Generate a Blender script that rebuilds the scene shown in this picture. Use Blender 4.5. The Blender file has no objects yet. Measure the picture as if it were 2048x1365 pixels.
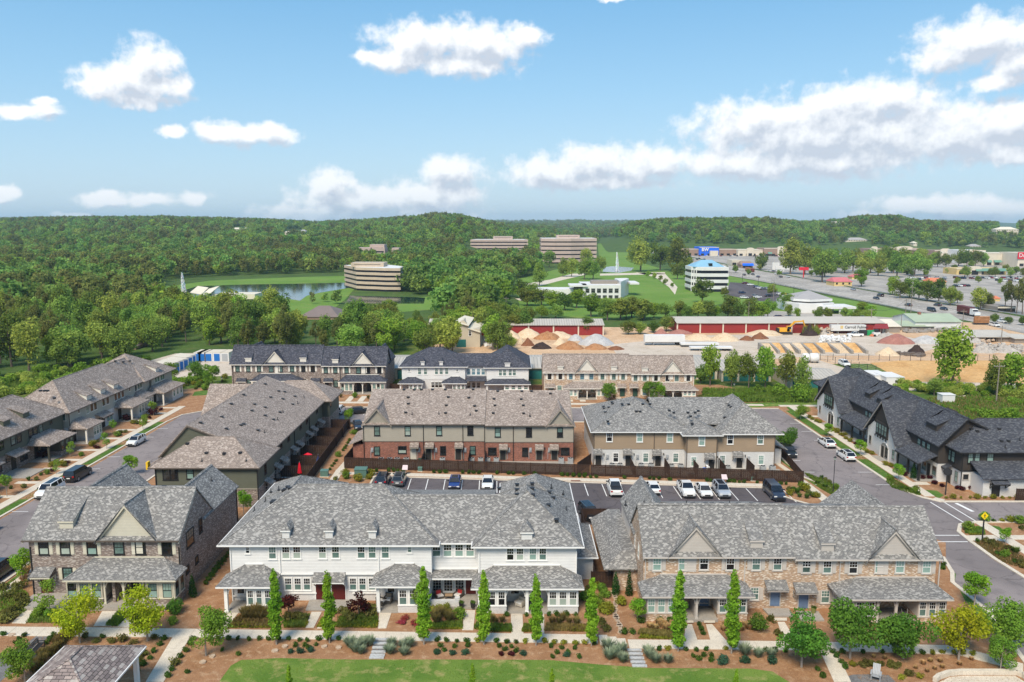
import bpy, math, random
import numpy as np
from mathutils import Vector, Matrix, noise as mnoise
from math import cos,sin,pi
Vec=Vector
def nz_(*a): return mnoise.noise(Vector(a))
SC=bpy.context.scene
COL=SC.collection
R=math.radians
ru,rch,rnd=random.uniform,random.choice,random.random
def si(n,k,v): n.inputs[k].default_value=v
def LK(nt,a,b): nt.links.new(a,b)
HAZE=0.000085
rng=np.random.default_rng(7)
random.seed(7)
# ------------------------------------------------------------------ camera, sky, sun, exposure
FPX=1590.; PITCH=R(8.39); CAMH=40.
cam=bpy.data.cameras.new('camera'); camo=bpy.data.objects.new('camera',cam); COL.objects.link(camo)
cam.sensor_width=36.; cam.lens=36.*FPX/2048; cam.clip_end=60000; cam.clip_start=.5
camo.location=(0,0,CAMH); camo.rotation_euler=(R(90)-PITCH,0,0)
SC.camera=camo
SC.view_settings.view_transform='Standard'; SC.view_settings.look='None'
SC.view_settings.gamma=1.; SC.view_settings.use_curve_mapping=False
SC.view_settings.exposure=0.92
SC.cycles.max_bounces=8; SC.cycles.volume_bounces=1; SC.cycles.transparent_max_bounces=6
SC.cycles.use_denoising=True
SC.cycles.volume_step_rate=1.
SUN_EL=R(50); SUN_AZ=R(202)   # sun behind the camera, a little to the left; azimuth from +Y clockwise
CP,SP=cos(PITCH),sin(PITCH)
def ray(p):
 x=(p[0]-1024)/FPX; y=-(p[1]-682.5)/FPX
 return (x,CP+SP*y,-SP+CP*y)
def at(p,z=0.):
 d=ray(p); t=(z-CAMH)/d[2]; return (d[0]*t,d[1]*t)
def aty(p,Y):
 d=ray(p); t=Y/d[1]; return (d[0]*t,CAMH+d[2]*t)
def atx(p,X):
 d=ray(p); t=X/d[0]; return (d[1]*t,CAMH+d[2]*t)
def slope_y(p,Y0,z0,k):            # plane z = z0 + k*(Y-Y0)
 d=ray(p); t=(z0-k*Y0-CAMH)/(d[2]-k*d[1]); return (d[0]*t,d[1]*t,CAMH+d[2]*t)
def slope_x(p,X0,z0,k):            # plane z = z0 + k*(X-X0)
 d=ray(p); t=(z0-k*X0-CAMH)/(d[2]-k*d[0]); return (d[0]*t,d[1]*t,CAMH+d[2]*t)
def proj(X,Y,Z):
 f=Y*CP-(Z-CAMH)*SP; u=Y*SP+(Z-CAMH)*CP
 if f<1: return (-9999,-9999)
 return (1024+FPX*X/f, 682.5-FPX*u/f)
def SY(*a): return lambda p:slope_y(p,*a)
def SX(*a): return lambda p:slope_x(p,*a)
def ax(p,Y): return aty(p,Y)[0]
def az(p,Y): return aty(p,Y)[1]
def mk(x0,y0,s): return lambda x,y:(x0+x/s,y0+y/s)
ZA=mk(0,900,2.9346);ZB=mk(420,930,3.69);ZC=mk(800,930,3.138);ZD=mk(1200,940,3.211);ZE=mk(1600,940,3.212)
Y1=mk(0,680,4.267);Y2=mk(440,670,4.096);Y3=mk(920,670,4.096);Y4=mk(300,750,4.452);Y5=mk(690,760,4.18);Y6=mk(1140,780,4.096);Y7=mk(1560,700,4.014)
V1=mk(0,420,3.938);V2=mk(480,430,5.12);V3=mk(850,430,4.551);V4=mk(1240,430,4.876);V5=mk(1620,430,4.785);V6=mk(1400,620,3.16);V7=mk(900,590,3.413)
W1=mk(0,1130,4.876);W2=mk(400,1180,4.876);W3=mk(1180,1180,4.267);W4=mk(1640,1130,5.02)
PX=lambda x,y:(x,y)

def build_world():
 w=bpy.data.worlds.new('World'); SC.world=w; w.use_nodes=True
 nt=w.node_tree; nt.nodes.clear(); N=nt.nodes.new; L=nt.links.new
 out=N('ShaderNodeOutputWorld'); bg=N('ShaderNodeBackground'); si(bg,'Strength',0.105)
 L(bg.outputs[0],out.inputs[0])
 sky=N('ShaderNodeTexSky'); sky.sky_type='NISHITA'; sky.sun_disc=False
 sky.sun_elevation=SUN_EL; sky.sun_rotation=SUN_AZ; sky.air_density=1.25; sky.dust_density=.45; sky.ozone_density=3.0
 # cloud shapes in (azimuth, elevation)
 def ae(px,py):
  d=Vec(ray((px,py))).normalized(); return math.atan2(d.x,d.y),math.asin(d.z)
 E=[(262,165,105,38),(300,125,55,45),(330,175,55,30),(195,180,50,22),(280,200,80,18),
    (490,268,108,26),(430,262,50,16),(540,262,50,18),(345,262,26,14),(50,222,58,18),(80,205,30,10),(0,390,32,16),
    (860,85,130,45),(960,90,120,48),(800,120,85,30),(930,130,120,28),(1050,75,45,28),(745,115,40,14),
    (1960,80,110,50),(1900,110,85,32),(2040,120,60,45),(2010,165,50,22),
    (1660,235,170,60),(1760,200,140,42),(1650,270,290,85),(1500,250,130,50),(1900,270,220,60),(2020,245,110,45),(1480,330,160,42),(1640,320,220,45),(2010,310,60,18),
    (1200,330,150,45),(1110,345,120,42),(1290,330,120,42),(1190,365,190,20),
    (900,345,75,42),(860,395,130,45),(660,370,60,35),(720,400,160,34),(640,425,140,22),(860,430,120,25),
    (210,400,50,17),(290,400,45,15),(385,395,45,16),(150,428,40,7),(240,437,50,6),
    (1850,412,110,22),(1950,420,130,24),(1760,432,80,12),(1230,-4,40,8)]
 g=bpy.data.node_groups.new('cloud_field','ShaderNodeTree')
 g.interface.new_socket('v',in_out='INPUT',socket_type='NodeSocketVector')
 g.interface.new_socket('d',in_out='OUTPUT',socket_type='NodeSocketFloat')
 GN=g.nodes.new; GL=g.links.new
 gi=GN('NodeGroupInput'); go=GN('NodeGroupOutput')
 def math_(op,a,b=None,c=None,clamp=False,NN=GN,LL=GL):
  m=NN('ShaderNodeMath'); m.operation=op; m.use_clamp=clamp
  for i,v in enumerate((a,b,c)):
   if v is None: continue
   if hasattr(v,'links'): LL(v,m.inputs[i])
   else: m.inputs[i].default_value=v
  return m.outputs[0]
 # warp
 nz=GN('ShaderNodeTexNoise'); si(nz,'Scale',30); si(nz,'Detail',5); si(nz,'Roughness',.6)
 GL(gi.outputs[0],nz.inputs['Vector'])
 wv=GN('ShaderNodeVectorMath'); wv.operation='MULTIPLY_ADD'; GL(nz.outputs['Color'],wv.inputs[0]); si(wv,1,(.03,.018,0))
 sb=GN('ShaderNodeVectorMath'); sb.operation='ADD'; GL(gi.outputs[0],sb.inputs[0]); si(sb,1,(-.015,-.009,0))
 GL(sb.outputs[0],wv.inputs[2])
 cur=None
 for (x,y,rx,ry) in E:
  a0,e0=ae(x,y); ra=rx/1590.; re=ry/1590.
  vm=GN('ShaderNodeVectorMath'); vm.operation='MULTIPLY_ADD'; GL(wv.outputs[0],vm.inputs[0])
  si(vm,1,(1/ra,1/re,0)); si(vm,2,(-a0/ra,-e0/re,0))
  ln=GN('ShaderNodeVectorMath'); ln.operation='LENGTH'; GL(vm.outputs[0],ln.inputs[0])
  cur=ln.outputs['Value'] if cur is None else math_('SMOOTH_MIN',cur,ln.outputs['Value'],.25)
 f=math_('SUBTRACT',1.08,cur)
 # beyond the photographed part of the sky the same kind of cumulus goes on
 sx=GN('ShaderNodeSeparateXYZ'); GL(gi.outputs[0],sx.inputs[0])
 az=math_('ABSOLUTE',sx.outputs[0]); side=math_('MULTIPLY',math_('SUBTRACT',az,.62),6,clamp=True)
 up=math_('MULTIPLY',math_('SUBTRACT',sx.outputs[1],.30),6,clamp=True)
 om=math_('MAXIMUM',side,up)
 n2=GN('ShaderNodeTexNoise'); si(n2,'Scale',3.2); si(n2,'Detail',3)
 mp=GN('ShaderNodeMapping'); si(mp,'Scale',(1,1.8,1)); GL(gi.outputs[0],mp.inputs[0]); GL(mp.outputs[0],n2.inputs['Vector'])
 gen=math_('MULTIPLY',math_('SUBTRACT',n2.outputs[0],.56),5.)
 gen=math_('ADD',gen,math_('MULTIPLY',math_('SUBTRACT',om,1.),5.))
 f=math_('MAXIMUM',f,gen)
 n3=GN('ShaderNodeTexNoise'); si(n3,'Scale',46); si(n3,'Detail',9); si(n3,'Roughness',.58)
 GL(gi.outputs[0],n3.inputs['Vector'])
 f=math_('ADD',f,math_('MULTIPLY',math_('SUBTRACT',n3.outputs[0],.5),1.5))
 GL(f,go.inputs[0])
 tc=N('ShaderNodeTexCoord'); s3=N('ShaderNodeSeparateXYZ'); L(tc.outputs['Generated'],s3.inputs[0])
 M=lambda *a,**k: math_(*a,NN=N,LL=L,**k)
 A=M('ARCTAN2',s3.outputs[0],s3.outputs[1]); Z=M('ARCSINE',s3.outputs[2])
 cv=N('ShaderNodeCombineXYZ'); L(A,cv.inputs[0]); L(Z,cv.inputs[1])
 g1=N('ShaderNodeGroup'); g1.node_tree=g; L(cv.outputs[0],g1.inputs[0])
 ov=N('ShaderNodeVectorMath'); ov.operation='ADD'; L(cv.outputs[0],ov.inputs[0]); si(ov,1,(-.006,.016,0))
 g2=N('ShaderNodeGroup'); g2.node_tree=g; L(ov.outputs[0],g2.inputs[0])
 al=N('ShaderNodeMapRange'); al.interpolation_type='SMOOTHSTEP'; L(g1.outputs[0],al.inputs[0])
 si(al,1,.0); si(al,2,.62)
 sh=N('ShaderNodeMapRange'); L(M('ADD',M('MULTIPLY',g2.outputs[0],.7),M('MULTIPLY',M('SUBTRACT',g2.outputs[0],g1.outputs[0]),1.0)),sh.inputs[0]); si(sh,1,-.15); si(sh,2,.9)
 cr=N('ShaderNodeMix'); cr.data_type='RGBA'; L(sh.outputs[0],cr.inputs[0])
 si(cr,6,(5.75,5.8,5.85,1)); si(cr,7,(3.25,3.55,4.05,1))
 ab=M('MULTIPLY',al.outputs[0],M('MULTIPLY',M('ADD',Z,.012),60,clamp=True))
 ab=M('MULTIPLY',ab,.96)
 # summer sky: pale at the horizon, deeper blue upwards
 rp=N('ShaderNodeValToRGB'); hz=N('ShaderNodeMapRange'); L(Z,hz.inputs[0]); si(hz,1,-.05); si(hz,2,.9); L(hz.outputs[0],rp.inputs[0])
 e=rp.color_ramp.elements; e[0].position=.05; e[0].color=(.50,.675,.84,1); e[1].position=1.; e[1].color=(.10,.30,.62,1)
 for p_,c_ in ((.13,(.40,.62,.82,1)),(.22,(.28,.54,.79,1)),(.33,(.165,.43,.72,1))): q=e.new(p_); q.color=c_
 sc_=N('ShaderNodeVectorMath'); sc_.operation='SCALE'; L(rp.outputs[0],sc_.inputs[0]); si(sc_,'Scale',5.5)
 tint=N('ShaderNodeMix'); tint.data_type='RGBA'; si(tint,0,.82); L(sky.outputs[0],tint.inputs[6]); L(sc_.outputs[0],tint.inputs[7])
 mx=N('ShaderNodeMix'); mx.data_type='RGBA'; L(ab,mx.inputs[0]); L(tint.outputs[2],mx.inputs[6]); L(cr.outputs[2],mx.inputs[7])
 L(mx.outputs[2],bg.inputs[0])
 w.cycles.sampling_method='MANUAL'; w.cycles.sample_map_resolution=512
build_world()
sun=bpy.data.lights.new('sun','SUN'); sun.energy=2.6; sun.angle=R(24); sun.color=(1,.90,.745)
suno=bpy.data.objects.new('sun',sun); COL.objects.link(suno)
_d=Vec((sin(SUN_AZ)*cos(SUN_EL),cos(SUN_AZ)*cos(SUN_EL),sin(SUN_EL)))
suno.rotation_euler=_d.to_track_quat('Z','Y').to_euler()

# ------------------------------------------------------------------ materials
MAT={}
def nmat(name):
 m=bpy.data.materials.new(name); m.use_nodes=True; MAT[name]=m
 nt=m.node_tree; b=nt.nodes['Principled BSDF']; return m,nt,b
def mixc(nt,f,a,b,mode='MIX'):
 n=nt.nodes.new('ShaderNodeMix'); n.data_type='RGBA'; n.blend_type=mode
 for i,v in ((0,f),(6,a),(7,b)):
  if hasattr(v,'links'): LK(nt,v,n.inputs[i])
  elif i==0: si(n,0,v)
  else: n.inputs[i].default_value=(*v,1)
 return n.outputs[2]
def ntex(nt,scale,detail=4,rough=.6,coord='UV',sc=(1,1,1)):
 tc=nt.nodes.new('ShaderNodeTexCoord'); n=nt.nodes.new('ShaderNodeTexNoise')
 si(n,'Scale',scale); si(n,'Detail',detail); si(n,'Roughness',rough)
 if sc!=(1,1,1):
  mp=nt.nodes.new('ShaderNodeMapping'); si(mp,'Scale',sc)
  LK(nt,tc.outputs[coord],mp.inputs[0]); LK(nt,mp.outputs[0],n.inputs['Vector'])
 else: LK(nt,tc.outputs[coord],n.inputs['Vector'])
 return n.outputs[0]
def ramp(nt,v,a,b):
 n=nt.nodes.new('ShaderNodeMapRange'); LK(nt,v,n.inputs[0]); si(n,1,a); si(n,2,b); return n.outputs[0]
def bump(nt,b,h,strength=.5,dist=.02):
 n=nt.nodes.new('ShaderNodeBump'); si(n,'Strength',strength); si(n,'Distance',dist)
 LK(nt,h,n.inputs['Height']); LK(nt,n.outputs[0],b.inputs['Normal'])
def plain(name,c,rough=.6,var=.12,scale=3.,metal=0.,coord='Object',spec=.3):
 m,nt,b=nmat(name)
 n=ntex(nt,scale,5,.65,coord)
 dark=tuple(x*(1-var) for x in c); light=tuple(min(1,x*(1+var)) for x in c)
 LK(nt,mixc(nt,ramp(nt,n,.3,.7),dark,light),b.inputs['Base Color'])
 si(b,'Roughness',rough); si(b,'Metallic',metal); si(b,'Specular IOR Level',spec)
 return m
def bricks(name,c1,c2,mortar,bw,rh,ms=.01,var2=None,bstr=.4,rough=.85,bias=0.,smooth=.1,amp=.25):
 m,nt,b=nmat(name)
 tc=nt.nodes.new('ShaderNodeTexCoord'); t=nt.nodes.new('ShaderNodeTexBrick')
 LK(nt,tc.outputs['UV'],t.inputs['Vector'])
 si(t,'Scale',1); si(t,'Brick Width',bw); si(t,'Row Height',rh)
 si(t,'Mortar Size',ms); si(t,'Mortar Smooth',smooth); si(t,'Bias',bias)
 si(t,'Color1',(*c1,1)); si(t,'Color2',(*c2,1)); si(t,'Mortar',(*mortar,1))
 col=t.outputs['Color']
 if var2:
  t2=nt.nodes.new('ShaderNodeTexBrick'); mp=nt.nodes.new('ShaderNodeMapping'); si(mp,'Location',(bw*7.5*0,rh*31,0))
  LK(nt,tc.outputs['UV'],mp.inputs[0]); LK(nt,mp.outputs[0],t2.inputs['Vector'])
  si(t2,'Scale',1); si(t2,'Brick Width',bw); si(t2,'Row Height',rh)
  si(t2,'Mortar Size',0); si(t2,'Color1',(0,0,0,1)); si(t2,'Color2',(1,1,1,1)); si(t2,'Mortar',(0,0,0,1))
  col=mixc(nt,ramp(nt,t2.outputs['Color'],.74,.80),col,var2)
 n=ntex(nt,.5,6,.7); n2=ntex(nt,9,3,.6)
 col=mixc(nt,1.,col,mixc(nt,ramp(nt,n,.25,.75),(1-amp,)*3,(1+amp*.6,)*3),'MULTIPLY')
 col=mixc(nt,1.,col,mixc(nt,ramp(nt,n2,.2,.8),(.8,)*3,(1.15,)*3),'MULTIPLY')
 LK(nt,col,b.inputs['Base Color']); si(b,'Roughness',rough); si(b,'Specular IOR Level',.2)
 inv=nt.nodes.new('ShaderNodeMath'); inv.operation='SUBTRACT'; si(inv,0,1); LK(nt,t.outputs['Fac'],inv.inputs[1])
 ad=nt.nodes.new('ShaderNodeMath'); ad.operation='MULTIPLY_ADD'; LK(nt,n2,ad.inputs[0]); si(ad,1,.5); LK(nt,inv.outputs[0],ad.inputs[2])
 bump(nt,b,ad.outputs[0],bstr,.03)
 return m
def siding(name,c,rh=.17,rough=.6,var=.06):
 m,nt,b=nmat(name)
 tc=nt.nodes.new('ShaderNodeTexCoord'); s=nt.nodes.new('ShaderNodeSeparateXYZ'); LK(nt,tc.outputs['UV'],s.inputs[0])
 d=nt.nodes.new('ShaderNodeMath'); d.operation='DIVIDE'; LK(nt,s.outputs[1],d.inputs[0]); si(d,1,rh)
 f=nt.nodes.new('ShaderNodeMath'); f.operation='FRACT'; LK(nt,d.outputs[0],f.inputs[0])
 n=ntex(nt,.8,5,.7); n2=ntex(nt,2,3,.5,sc=(.3,6,1))
 col=mixc(nt,ramp(nt,n,.3,.7),tuple(x*(1-var) for x in c),tuple(min(.9,x*(1+var)) for x in c))
 col=mixc(nt,1.,col,mixc(nt,ramp(nt,n2,.25,.75),(.95,)*3,(1.03,)*3),'MULTIPLY')
 gap=nt.nodes.new('ShaderNodeMath'); gap.operation='LESS_THAN'; LK(nt,f.outputs[0],gap.inputs[0]); si(gap,1,.1)
 col=mixc(nt,gap.outputs[0],col,tuple(x*.55 for x in c))
 LK(nt,col,b.inputs['Base Color']); si(b,'Roughness',rough); si(b,'Specular IOR Level',.25)
 inv=nt.nodes.new('ShaderNodeMath'); inv.operation='SUBTRACT'; si(inv,0,1); LK(nt,f.outputs[0],inv.inputs[1])
 bump(nt,b,inv.outputs[0],.7,.03); return m
def ground_mat(name,cols,scale,fine,rough=.95,bstr=.6,bdist=.05,coord='UV',spec=.1,worn=0):
 m,nt,b=nmat(name)
 n1=ntex(nt,scale,6,.65,coord); n2=ntex(nt,fine,5,.7,coord); n3=ntex(nt,scale*3.1,4,.6,coord)
 c=mixc(nt,ramp(nt,n1,.38,.62),cols[0],cols[1])
 c=mixc(nt,ramp(nt,n3,.52,.68),c,cols[2])
 c=mixc(nt,1.,c,mixc(nt,ramp(nt,n2,.25,.75),(.62,)*3,(1.3,)*3),'MULTIPLY')
 if worn:   # cracks, repaired patches and stains
  tc=nt.nodes.new('ShaderNodeTexCoord'); vo=nt.nodes.new('ShaderNodeTexVoronoi'); vo.feature='DISTANCE_TO_EDGE'; si(vo,'Scale',.16); si(vo,'Randomness',1.)
  wp=nt.nodes.new('ShaderNodeVectorMath'); wp.operation='MULTIPLY_ADD'; nn=nt.nodes.new('ShaderNodeTexNoise'); si(nn,'Scale',.9); LK(nt,tc.outputs['UV'],nn.inputs['Vector']); LK(nt,nn.outputs['Color'],wp.inputs[0]); wp.inputs[1].default_value=(1.6,1.6,0); LK(nt,tc.outputs['UV'],wp.inputs[2]); LK(nt,wp.outputs[0],vo.inputs['Vector'])
  c=mixc(nt,1.,c,mixc(nt,ramp(nt,vo.outputs[0],.004,.016),(.72,)*3,(1,)*3),'MULTIPLY'); c=mixc(nt,1.,c,mixc(nt,ramp(nt,ntex(nt,.07,2,.4,'UV',(1,.35,1)),.45,.5),(.88,)*3,(1.06,)*3),'MULTIPLY')
  c=mixc(nt,1.,c,mixc(nt,ramp(nt,ntex(nt,.8,3,.5),.60,.70),(1.,)*3,(.80,)*3),'MULTIPLY')
 LK(nt,c,b.inputs['Base Color']); si(b,'Roughness',rough); si(b,'Specular IOR Level',spec)
 bump(nt,b,n2,bstr,bdist); return m
def leafmat(name,c,c2,var=.35,trans=.45,nscale=.35):
 m,nt,b=nmat(name)
 oi=nt.nodes.new('ShaderNodeObjectInfo'); n=ntex(nt,nscale,4,.6,'Object'); n2=ntex(nt,nscale*7,2,.6,'Object')
 col=mixc(nt,ramp(nt,n,.35,.65),c,c2)
 hs=nt.nodes.new('ShaderNodeHueSaturation'); LK(nt,col,hs.inputs['Color'])
 mr=nt.nodes.new('ShaderNodeMapRange'); LK(nt,oi.outputs['Random'],mr.inputs[0]); si(mr,3,.5-.035*var/.35); si(mr,4,.5+.02*var/.35); LK(nt,mr.outputs[0],hs.inputs['Hue'])
 wn=nt.nodes.new('ShaderNodeTexWhiteNoise'); wn.noise_dimensions='1D'; LK(nt,oi.outputs['Random'],wn.inputs['W'])
 mr2=nt.nodes.new('ShaderNodeMapRange'); LK(nt,wn.outputs['Value'],mr2.inputs[0]); si(mr2,3,1-var); si(mr2,4,1+var); 
 ml=nt.nodes.new('ShaderNodeMath'); ml.operation='MULTIPLY'; LK(nt,mr2.outputs[0],ml.inputs[0])
 mr3=nt.nodes.new('ShaderNodeMapRange'); LK(nt,n2,mr3.inputs[0]); si(mr3,1,.3); si(mr3,2,.7); si(mr3,3,.65); si(mr3,4,1.35)
 LK(nt,mr3.outputs[0],ml.inputs[1]); LK(nt,ml.outputs[0],hs.inputs['Value'])
 nt.nodes.remove(b); out=nt.nodes['Material Output']
 d=nt.nodes.new('ShaderNodeBsdfDiffuse'); t=nt.nodes.new('ShaderNodeBsdfTranslucent'); mx=nt.nodes.new('ShaderNodeMixShader'); si(mx,0,trans)
 LK(nt,hs.outputs[0],d.inputs[0]); LK(nt,hs.outputs[0],t.inputs[0]); LK(nt,d.outputs[0],mx.inputs[1]); LK(nt,t.outputs[0],mx.inputs[2]); LK(nt,mx.outputs[0],out.inputs[0])
 return m
def glass(name,c,rough=.06,spec=.7,c2=None):
 m,nt,b=nmat(name)
 n=ntex(nt,1.3,2,.5,'Object'); LK(nt,mixc(nt,ramp(nt,n,.4,.6),c,c2 or tuple(x*.7 for x in c)),b.inputs['Base Color'])
 si(b,'Roughness',rough); si(b,'Specular IOR Level',spec); si(b,'IOR',1.5); return m
# roofs
bricks('shingle_grey',(.30,.285,.265),(.165,.162,.158),(.10,.098,.093),.24,.14,.012,(.37,.355,.33),.6,amp=.16)
bricks('shingle_brown',(.39,.315,.265),(.25,.20,.17),(.14,.115,.10),.26,.15,.012,(.44,.37,.32),.6,amp=.22)
bricks('shingle_pavilion',(.36,.29,.26),(.20,.16,.15),(.05,.045,.04),.62,.30,.022,(.43,.38,.34),.9,amp=.2)
bricks('shingle_dark',(.085,.09,.115),(.045,.048,.062),(.025,.025,.03),.32,.15,.012,(.12,.12,.14),.6,amp=.22)
bricks('shingle_slate',(.085,.09,.105),(.055,.058,.07),(.03,.03,.035),.32,.15,.012,(.115,.12,.13),.6)
bricks('brick_brown',(.30,.215,.175),(.16,.115,.10),(.30,.27,.24),.22,.075,.010,(.46,.40,.35),.5)
bricks('brick_tan',(.56,.36,.22),(.34,.19,.115),(.52,.43,.34),.22,.075,.010,(.74,.64,.52),.5,bias=-.1)
bricks('brick_red',(.32,.105,.065),(.19,.07,.05),(.33,.22,.18),.22,.075,.008,(.38,.17,.12),.5)
bricks('brick_white',(.70,.685,.66),(.63,.615,.59),(.58,.565,.54),.22,.075,.006,None,.5,amp=.06)
bricks('bunker_block',(.40,.36,.31),(.30,.27,.235),(.2,.18,.16),.6,.3,.012,None,.5)
for nm,c in dict(siding_white=(.70,.69,.67),siding_cream=(.60,.565,.46),siding_greige=(.53,.485,.44),siding_green=(.115,.12,.088),siding_taupe=(.36,.325,.265),siding_tan=(.33,.245,.165),siding_beige=(.42,.39,.32),siding_black=(.052,.044,.038),siding_ivory=(.72,.68,.60),siding_stone=(.40,.36,.33)).items(): siding(nm,c)
for nm,c in dict(trim_white=(.74,.73,.70),trim_cream=(.56,.52,.41),trim_greige=(.50,.455,.41),trim_black=(.018,.018,.018),trim_ivory=(.72,.68,.60),trim_brown=(.10,.08,.065),trim_taupe=(.30,.27,.22),trim_green=(.06,.06,.045),trim_stone=(.33,.30,.27)).items(): plain(nm,c,.55,.05,2.)
for nm,c in dict(door_maroon=(.10,.014,.012),door_blue=(.13,.19,.30),door_dark=(.03,.028,.026),door_green=(.03,.075,.055),door_cream=(.5,.47,.4),metal_grey=(.35,.36,.37),metal_dark=(.03,.03,.032),ac_grey=(.40,.41,.40),rattan=(.10,.085,.07),rattan_pale=(.5,.45,.38),cushion_white=(.75,.73,.70),cushion_red=(.45,.03,.03),cushion_tan=(.35,.24,.15),pot_black=(.02,.02,.02),pot_olive=(.2,.2,.06),red_fabric=(.72,.012,.03),blue_fabric=(.02,.05,.18),green_box=(.09,.17,.14),sign_back=(.62,.50,.50),bin_blue=(.02,.16,.55),rust=(.22,.09,.05)).items(): plain(nm,c,.5,.08,3.)
glass('glass_dark',(.012,.014,.016)); glass('glass_teal',(.13,.205,.18),.1,.6,(.07,.125,.115)); glass('glass_pale',(.26,.37,.32),.12,.6,(.20,.31,.28)); glass('glass_blind',(.36,.42,.36),.15,.5,(.30,.36,.31)); glass('glass_blue',(.10,.21,.26),.06,.8)
glass('glass_band',(.012,.014,.02),.3,.12,(.02,.024,.032)); glass('glass_car',(.012,.015,.02),.04,.8)
# ground
ground_mat('asphalt',((.215,.185,.178),(.25,.215,.205),(.185,.16,.155)),.12,14,.9,.25,.01,spec=.25,worn=1)
ground_mat('asphalt_dark',((.10,.085,.088),(.125,.108,.11),(.085,.075,.08)),.2,14,.9,.25,.01,spec=.25,worn=1)
ground_mat('asphalt_pale',((.35,.32,.285),(.42,.385,.34),(.30,.275,.25)),.03,3,.9,.1,.01,worn=1)
ground_mat('concrete',((.58,.51,.41),(.66,.585,.475),(.53,.46,.37)),.5,10,.85,.15,.01)
ground_mat('kerb_concrete',((.60,.53,.43),(.66,.59,.48),(.5,.44,.36)),.8,10,.85,.15,.01)
ground_mat('patio_stone',((.33,.30,.26),(.38,.345,.30),(.28,.255,.225)),1.5,16,.85,.2,.01)
ground_mat('mulch',((.30,.155,.078),(.39,.215,.115),(.46,.29,.17)),.45,9,.98,1.,.08)
ground_mat('lawn',((.095,.175,.028),(.16,.235,.045),(.30,.28,.10)),.22,9,.95,.8,.06)
ground_mat('lawn_green',((.06,.135,.022),(.10,.18,.035),(.15,.20,.05)),.35,9,.95,.8,.06)
ground_mat('grass_wild',((.075,.135,.022),(.14,.19,.04),(.22,.21,.07)),.10,2.2,.95,1.,.25)
ground_mat('turf_far',((.12,.22,.035),(.155,.26,.05),(.19,.25,.06)),.03,1.2,.95,.4,.1)
ground_mat('forest_floor',((.055,.10,.025),(.08,.135,.03),(.11,.13,.045)),.05,.7,.95,.6,.2)
ground_mat('dirt',((.56,.36,.21),(.64,.45,.29),(.46,.29,.17)),.06,1.6,.97,.7,.15)
ground_mat('dirt_orange',((.58,.33,.13),(.64,.40,.18),(.50,.27,.10)),.05,1.2,.97,.4,.1)
ground_mat('gravel',((.16,.155,.155),(.24,.235,.23),(.10,.10,.10)),2.,16,.95,1.,.06)
ground_mat('gravel_pale',((.52,.44,.35),(.59,.50,.41),(.45,.36,.27)),.1,3,.95,.5,.08)
ground_mat('sand_pale',((.62,.47,.31),(.68,.54,.38),(.55,.40,.25)),.2,4,.97,.8,.2,'Object')
ground_mat('soil_brown',((.20,.085,.045),(.25,.115,.065),(.16,.065,.035)),.3,4,.97,.8,.2,'Object')
ground_mat('soil_orange',((.38,.185,.085),(.44,.235,.12),(.30,.14,.065)),.3,4,.97,.8,.2,'Object')
ground_mat('soil_black',((.045,.03,.027),(.065,.045,.04),(.035,.025,.022)),.3,4,.97,.8,.2,'Object')
ground_mat('gravel_grey',((.42,.41,.40),(.52,.51,.50),(.36,.35,.34)),.3,5,.97,.8,.15,'Object')
ground_mat('gravel_red',((.33,.15,.12),(.39,.19,.155),(.28,.125,.10)),.3,5,.97,.8,.15,'Object')
ground_mat('rubble_grey',((.40,.36,.32),(.50,.46,.41),(.28,.25,.22)),.5,5,.97,.8,.2,'Object')
ground_mat('rock_pale',((.46,.34,.24),(.56,.45,.34),(.36,.24,.16)),1.5,6,.9,.6,.05,'Object')
ground_mat('slate_slab',((.44,.44,.43),(.52,.52,.51),(.37,.37,.37)),1.,9,.85,.2,.01,'Object')
plain('paint_white',(.74,.73,.70),.7,.10,6.)
plain('paint_yellow',(.75,.48,.02),.6,.05)
plain('sign_yellow',(.85,.62,.01),.5,.04)
plain('fence_wood',(.042,.022,.014),.8,.45,1.6); plain('bark',(.13,.10,.08),.9,.25,6.); plain('bark_pale',(.30,.26,.22),.9,.25,6.); plain('wood_pole',(.22,.19,.16),.9,.2,2.)
# leaves
leafmat('leaf_columnar',(0.162,0.351,0.030),(0.311,0.499,0.043),.10)
leafmat('leaf_yellow',(0.414,0.437,0.025),(0.299,0.414,0.025),.15)
leafmat('leaf_mid',(0.149,0.276,0.036),(0.240,0.383,0.054),.18)
leafmat('leaf_deep',(0.088,0.204,0.031),(0.153,0.300,0.043),.2)
leafmat('leaf_forest',(0.158,0.248,0.052),(0.293,0.398,0.075),.42)
leafmat('leaf_forest_bright',(0.191,0.331,0.040),(0.281,0.411,0.056),.25)
leafmat('leaf_pine',(0.155,0.187,0.051),(0.240,0.256,0.074),.22)
leafmat('leaf_far',(0.151,0.265,0.063),(0.283,0.413,0.093),.35,nscale=.12)
leafmat('leaf_box',(0.061,0.128,0.022),(0.095,0.176,0.030),.22); leafmat('leaf_lime',(0.253,0.276,0.032),(0.345,0.345,0.046),.2)
leafmat('leaf_maroon',(0.063,0.014,0.016),(0.103,0.023,0.023),.3); leafmat('leaf_sage',(0.284,0.351,0.230),(0.432,0.486,0.324),.12); leafmat('leaf_conifer',(0.027,0.088,0.016),(0.047,0.115,0.027),.2)
leafmat('leaf_blonde',(0.690,0.483,0.230),(0.552,0.402,0.172),.15); leafmat('leaf_olive',(0.138,0.149,0.034),(0.196,0.184,0.057),.25); leafmat('leaf_blue',(0.047,0.115,0.068),(0.081,0.149,0.081),.2); leafmat('leaf_pink',(0.414,0.081,0.069),(0.322,0.069,0.069),.2)
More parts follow.
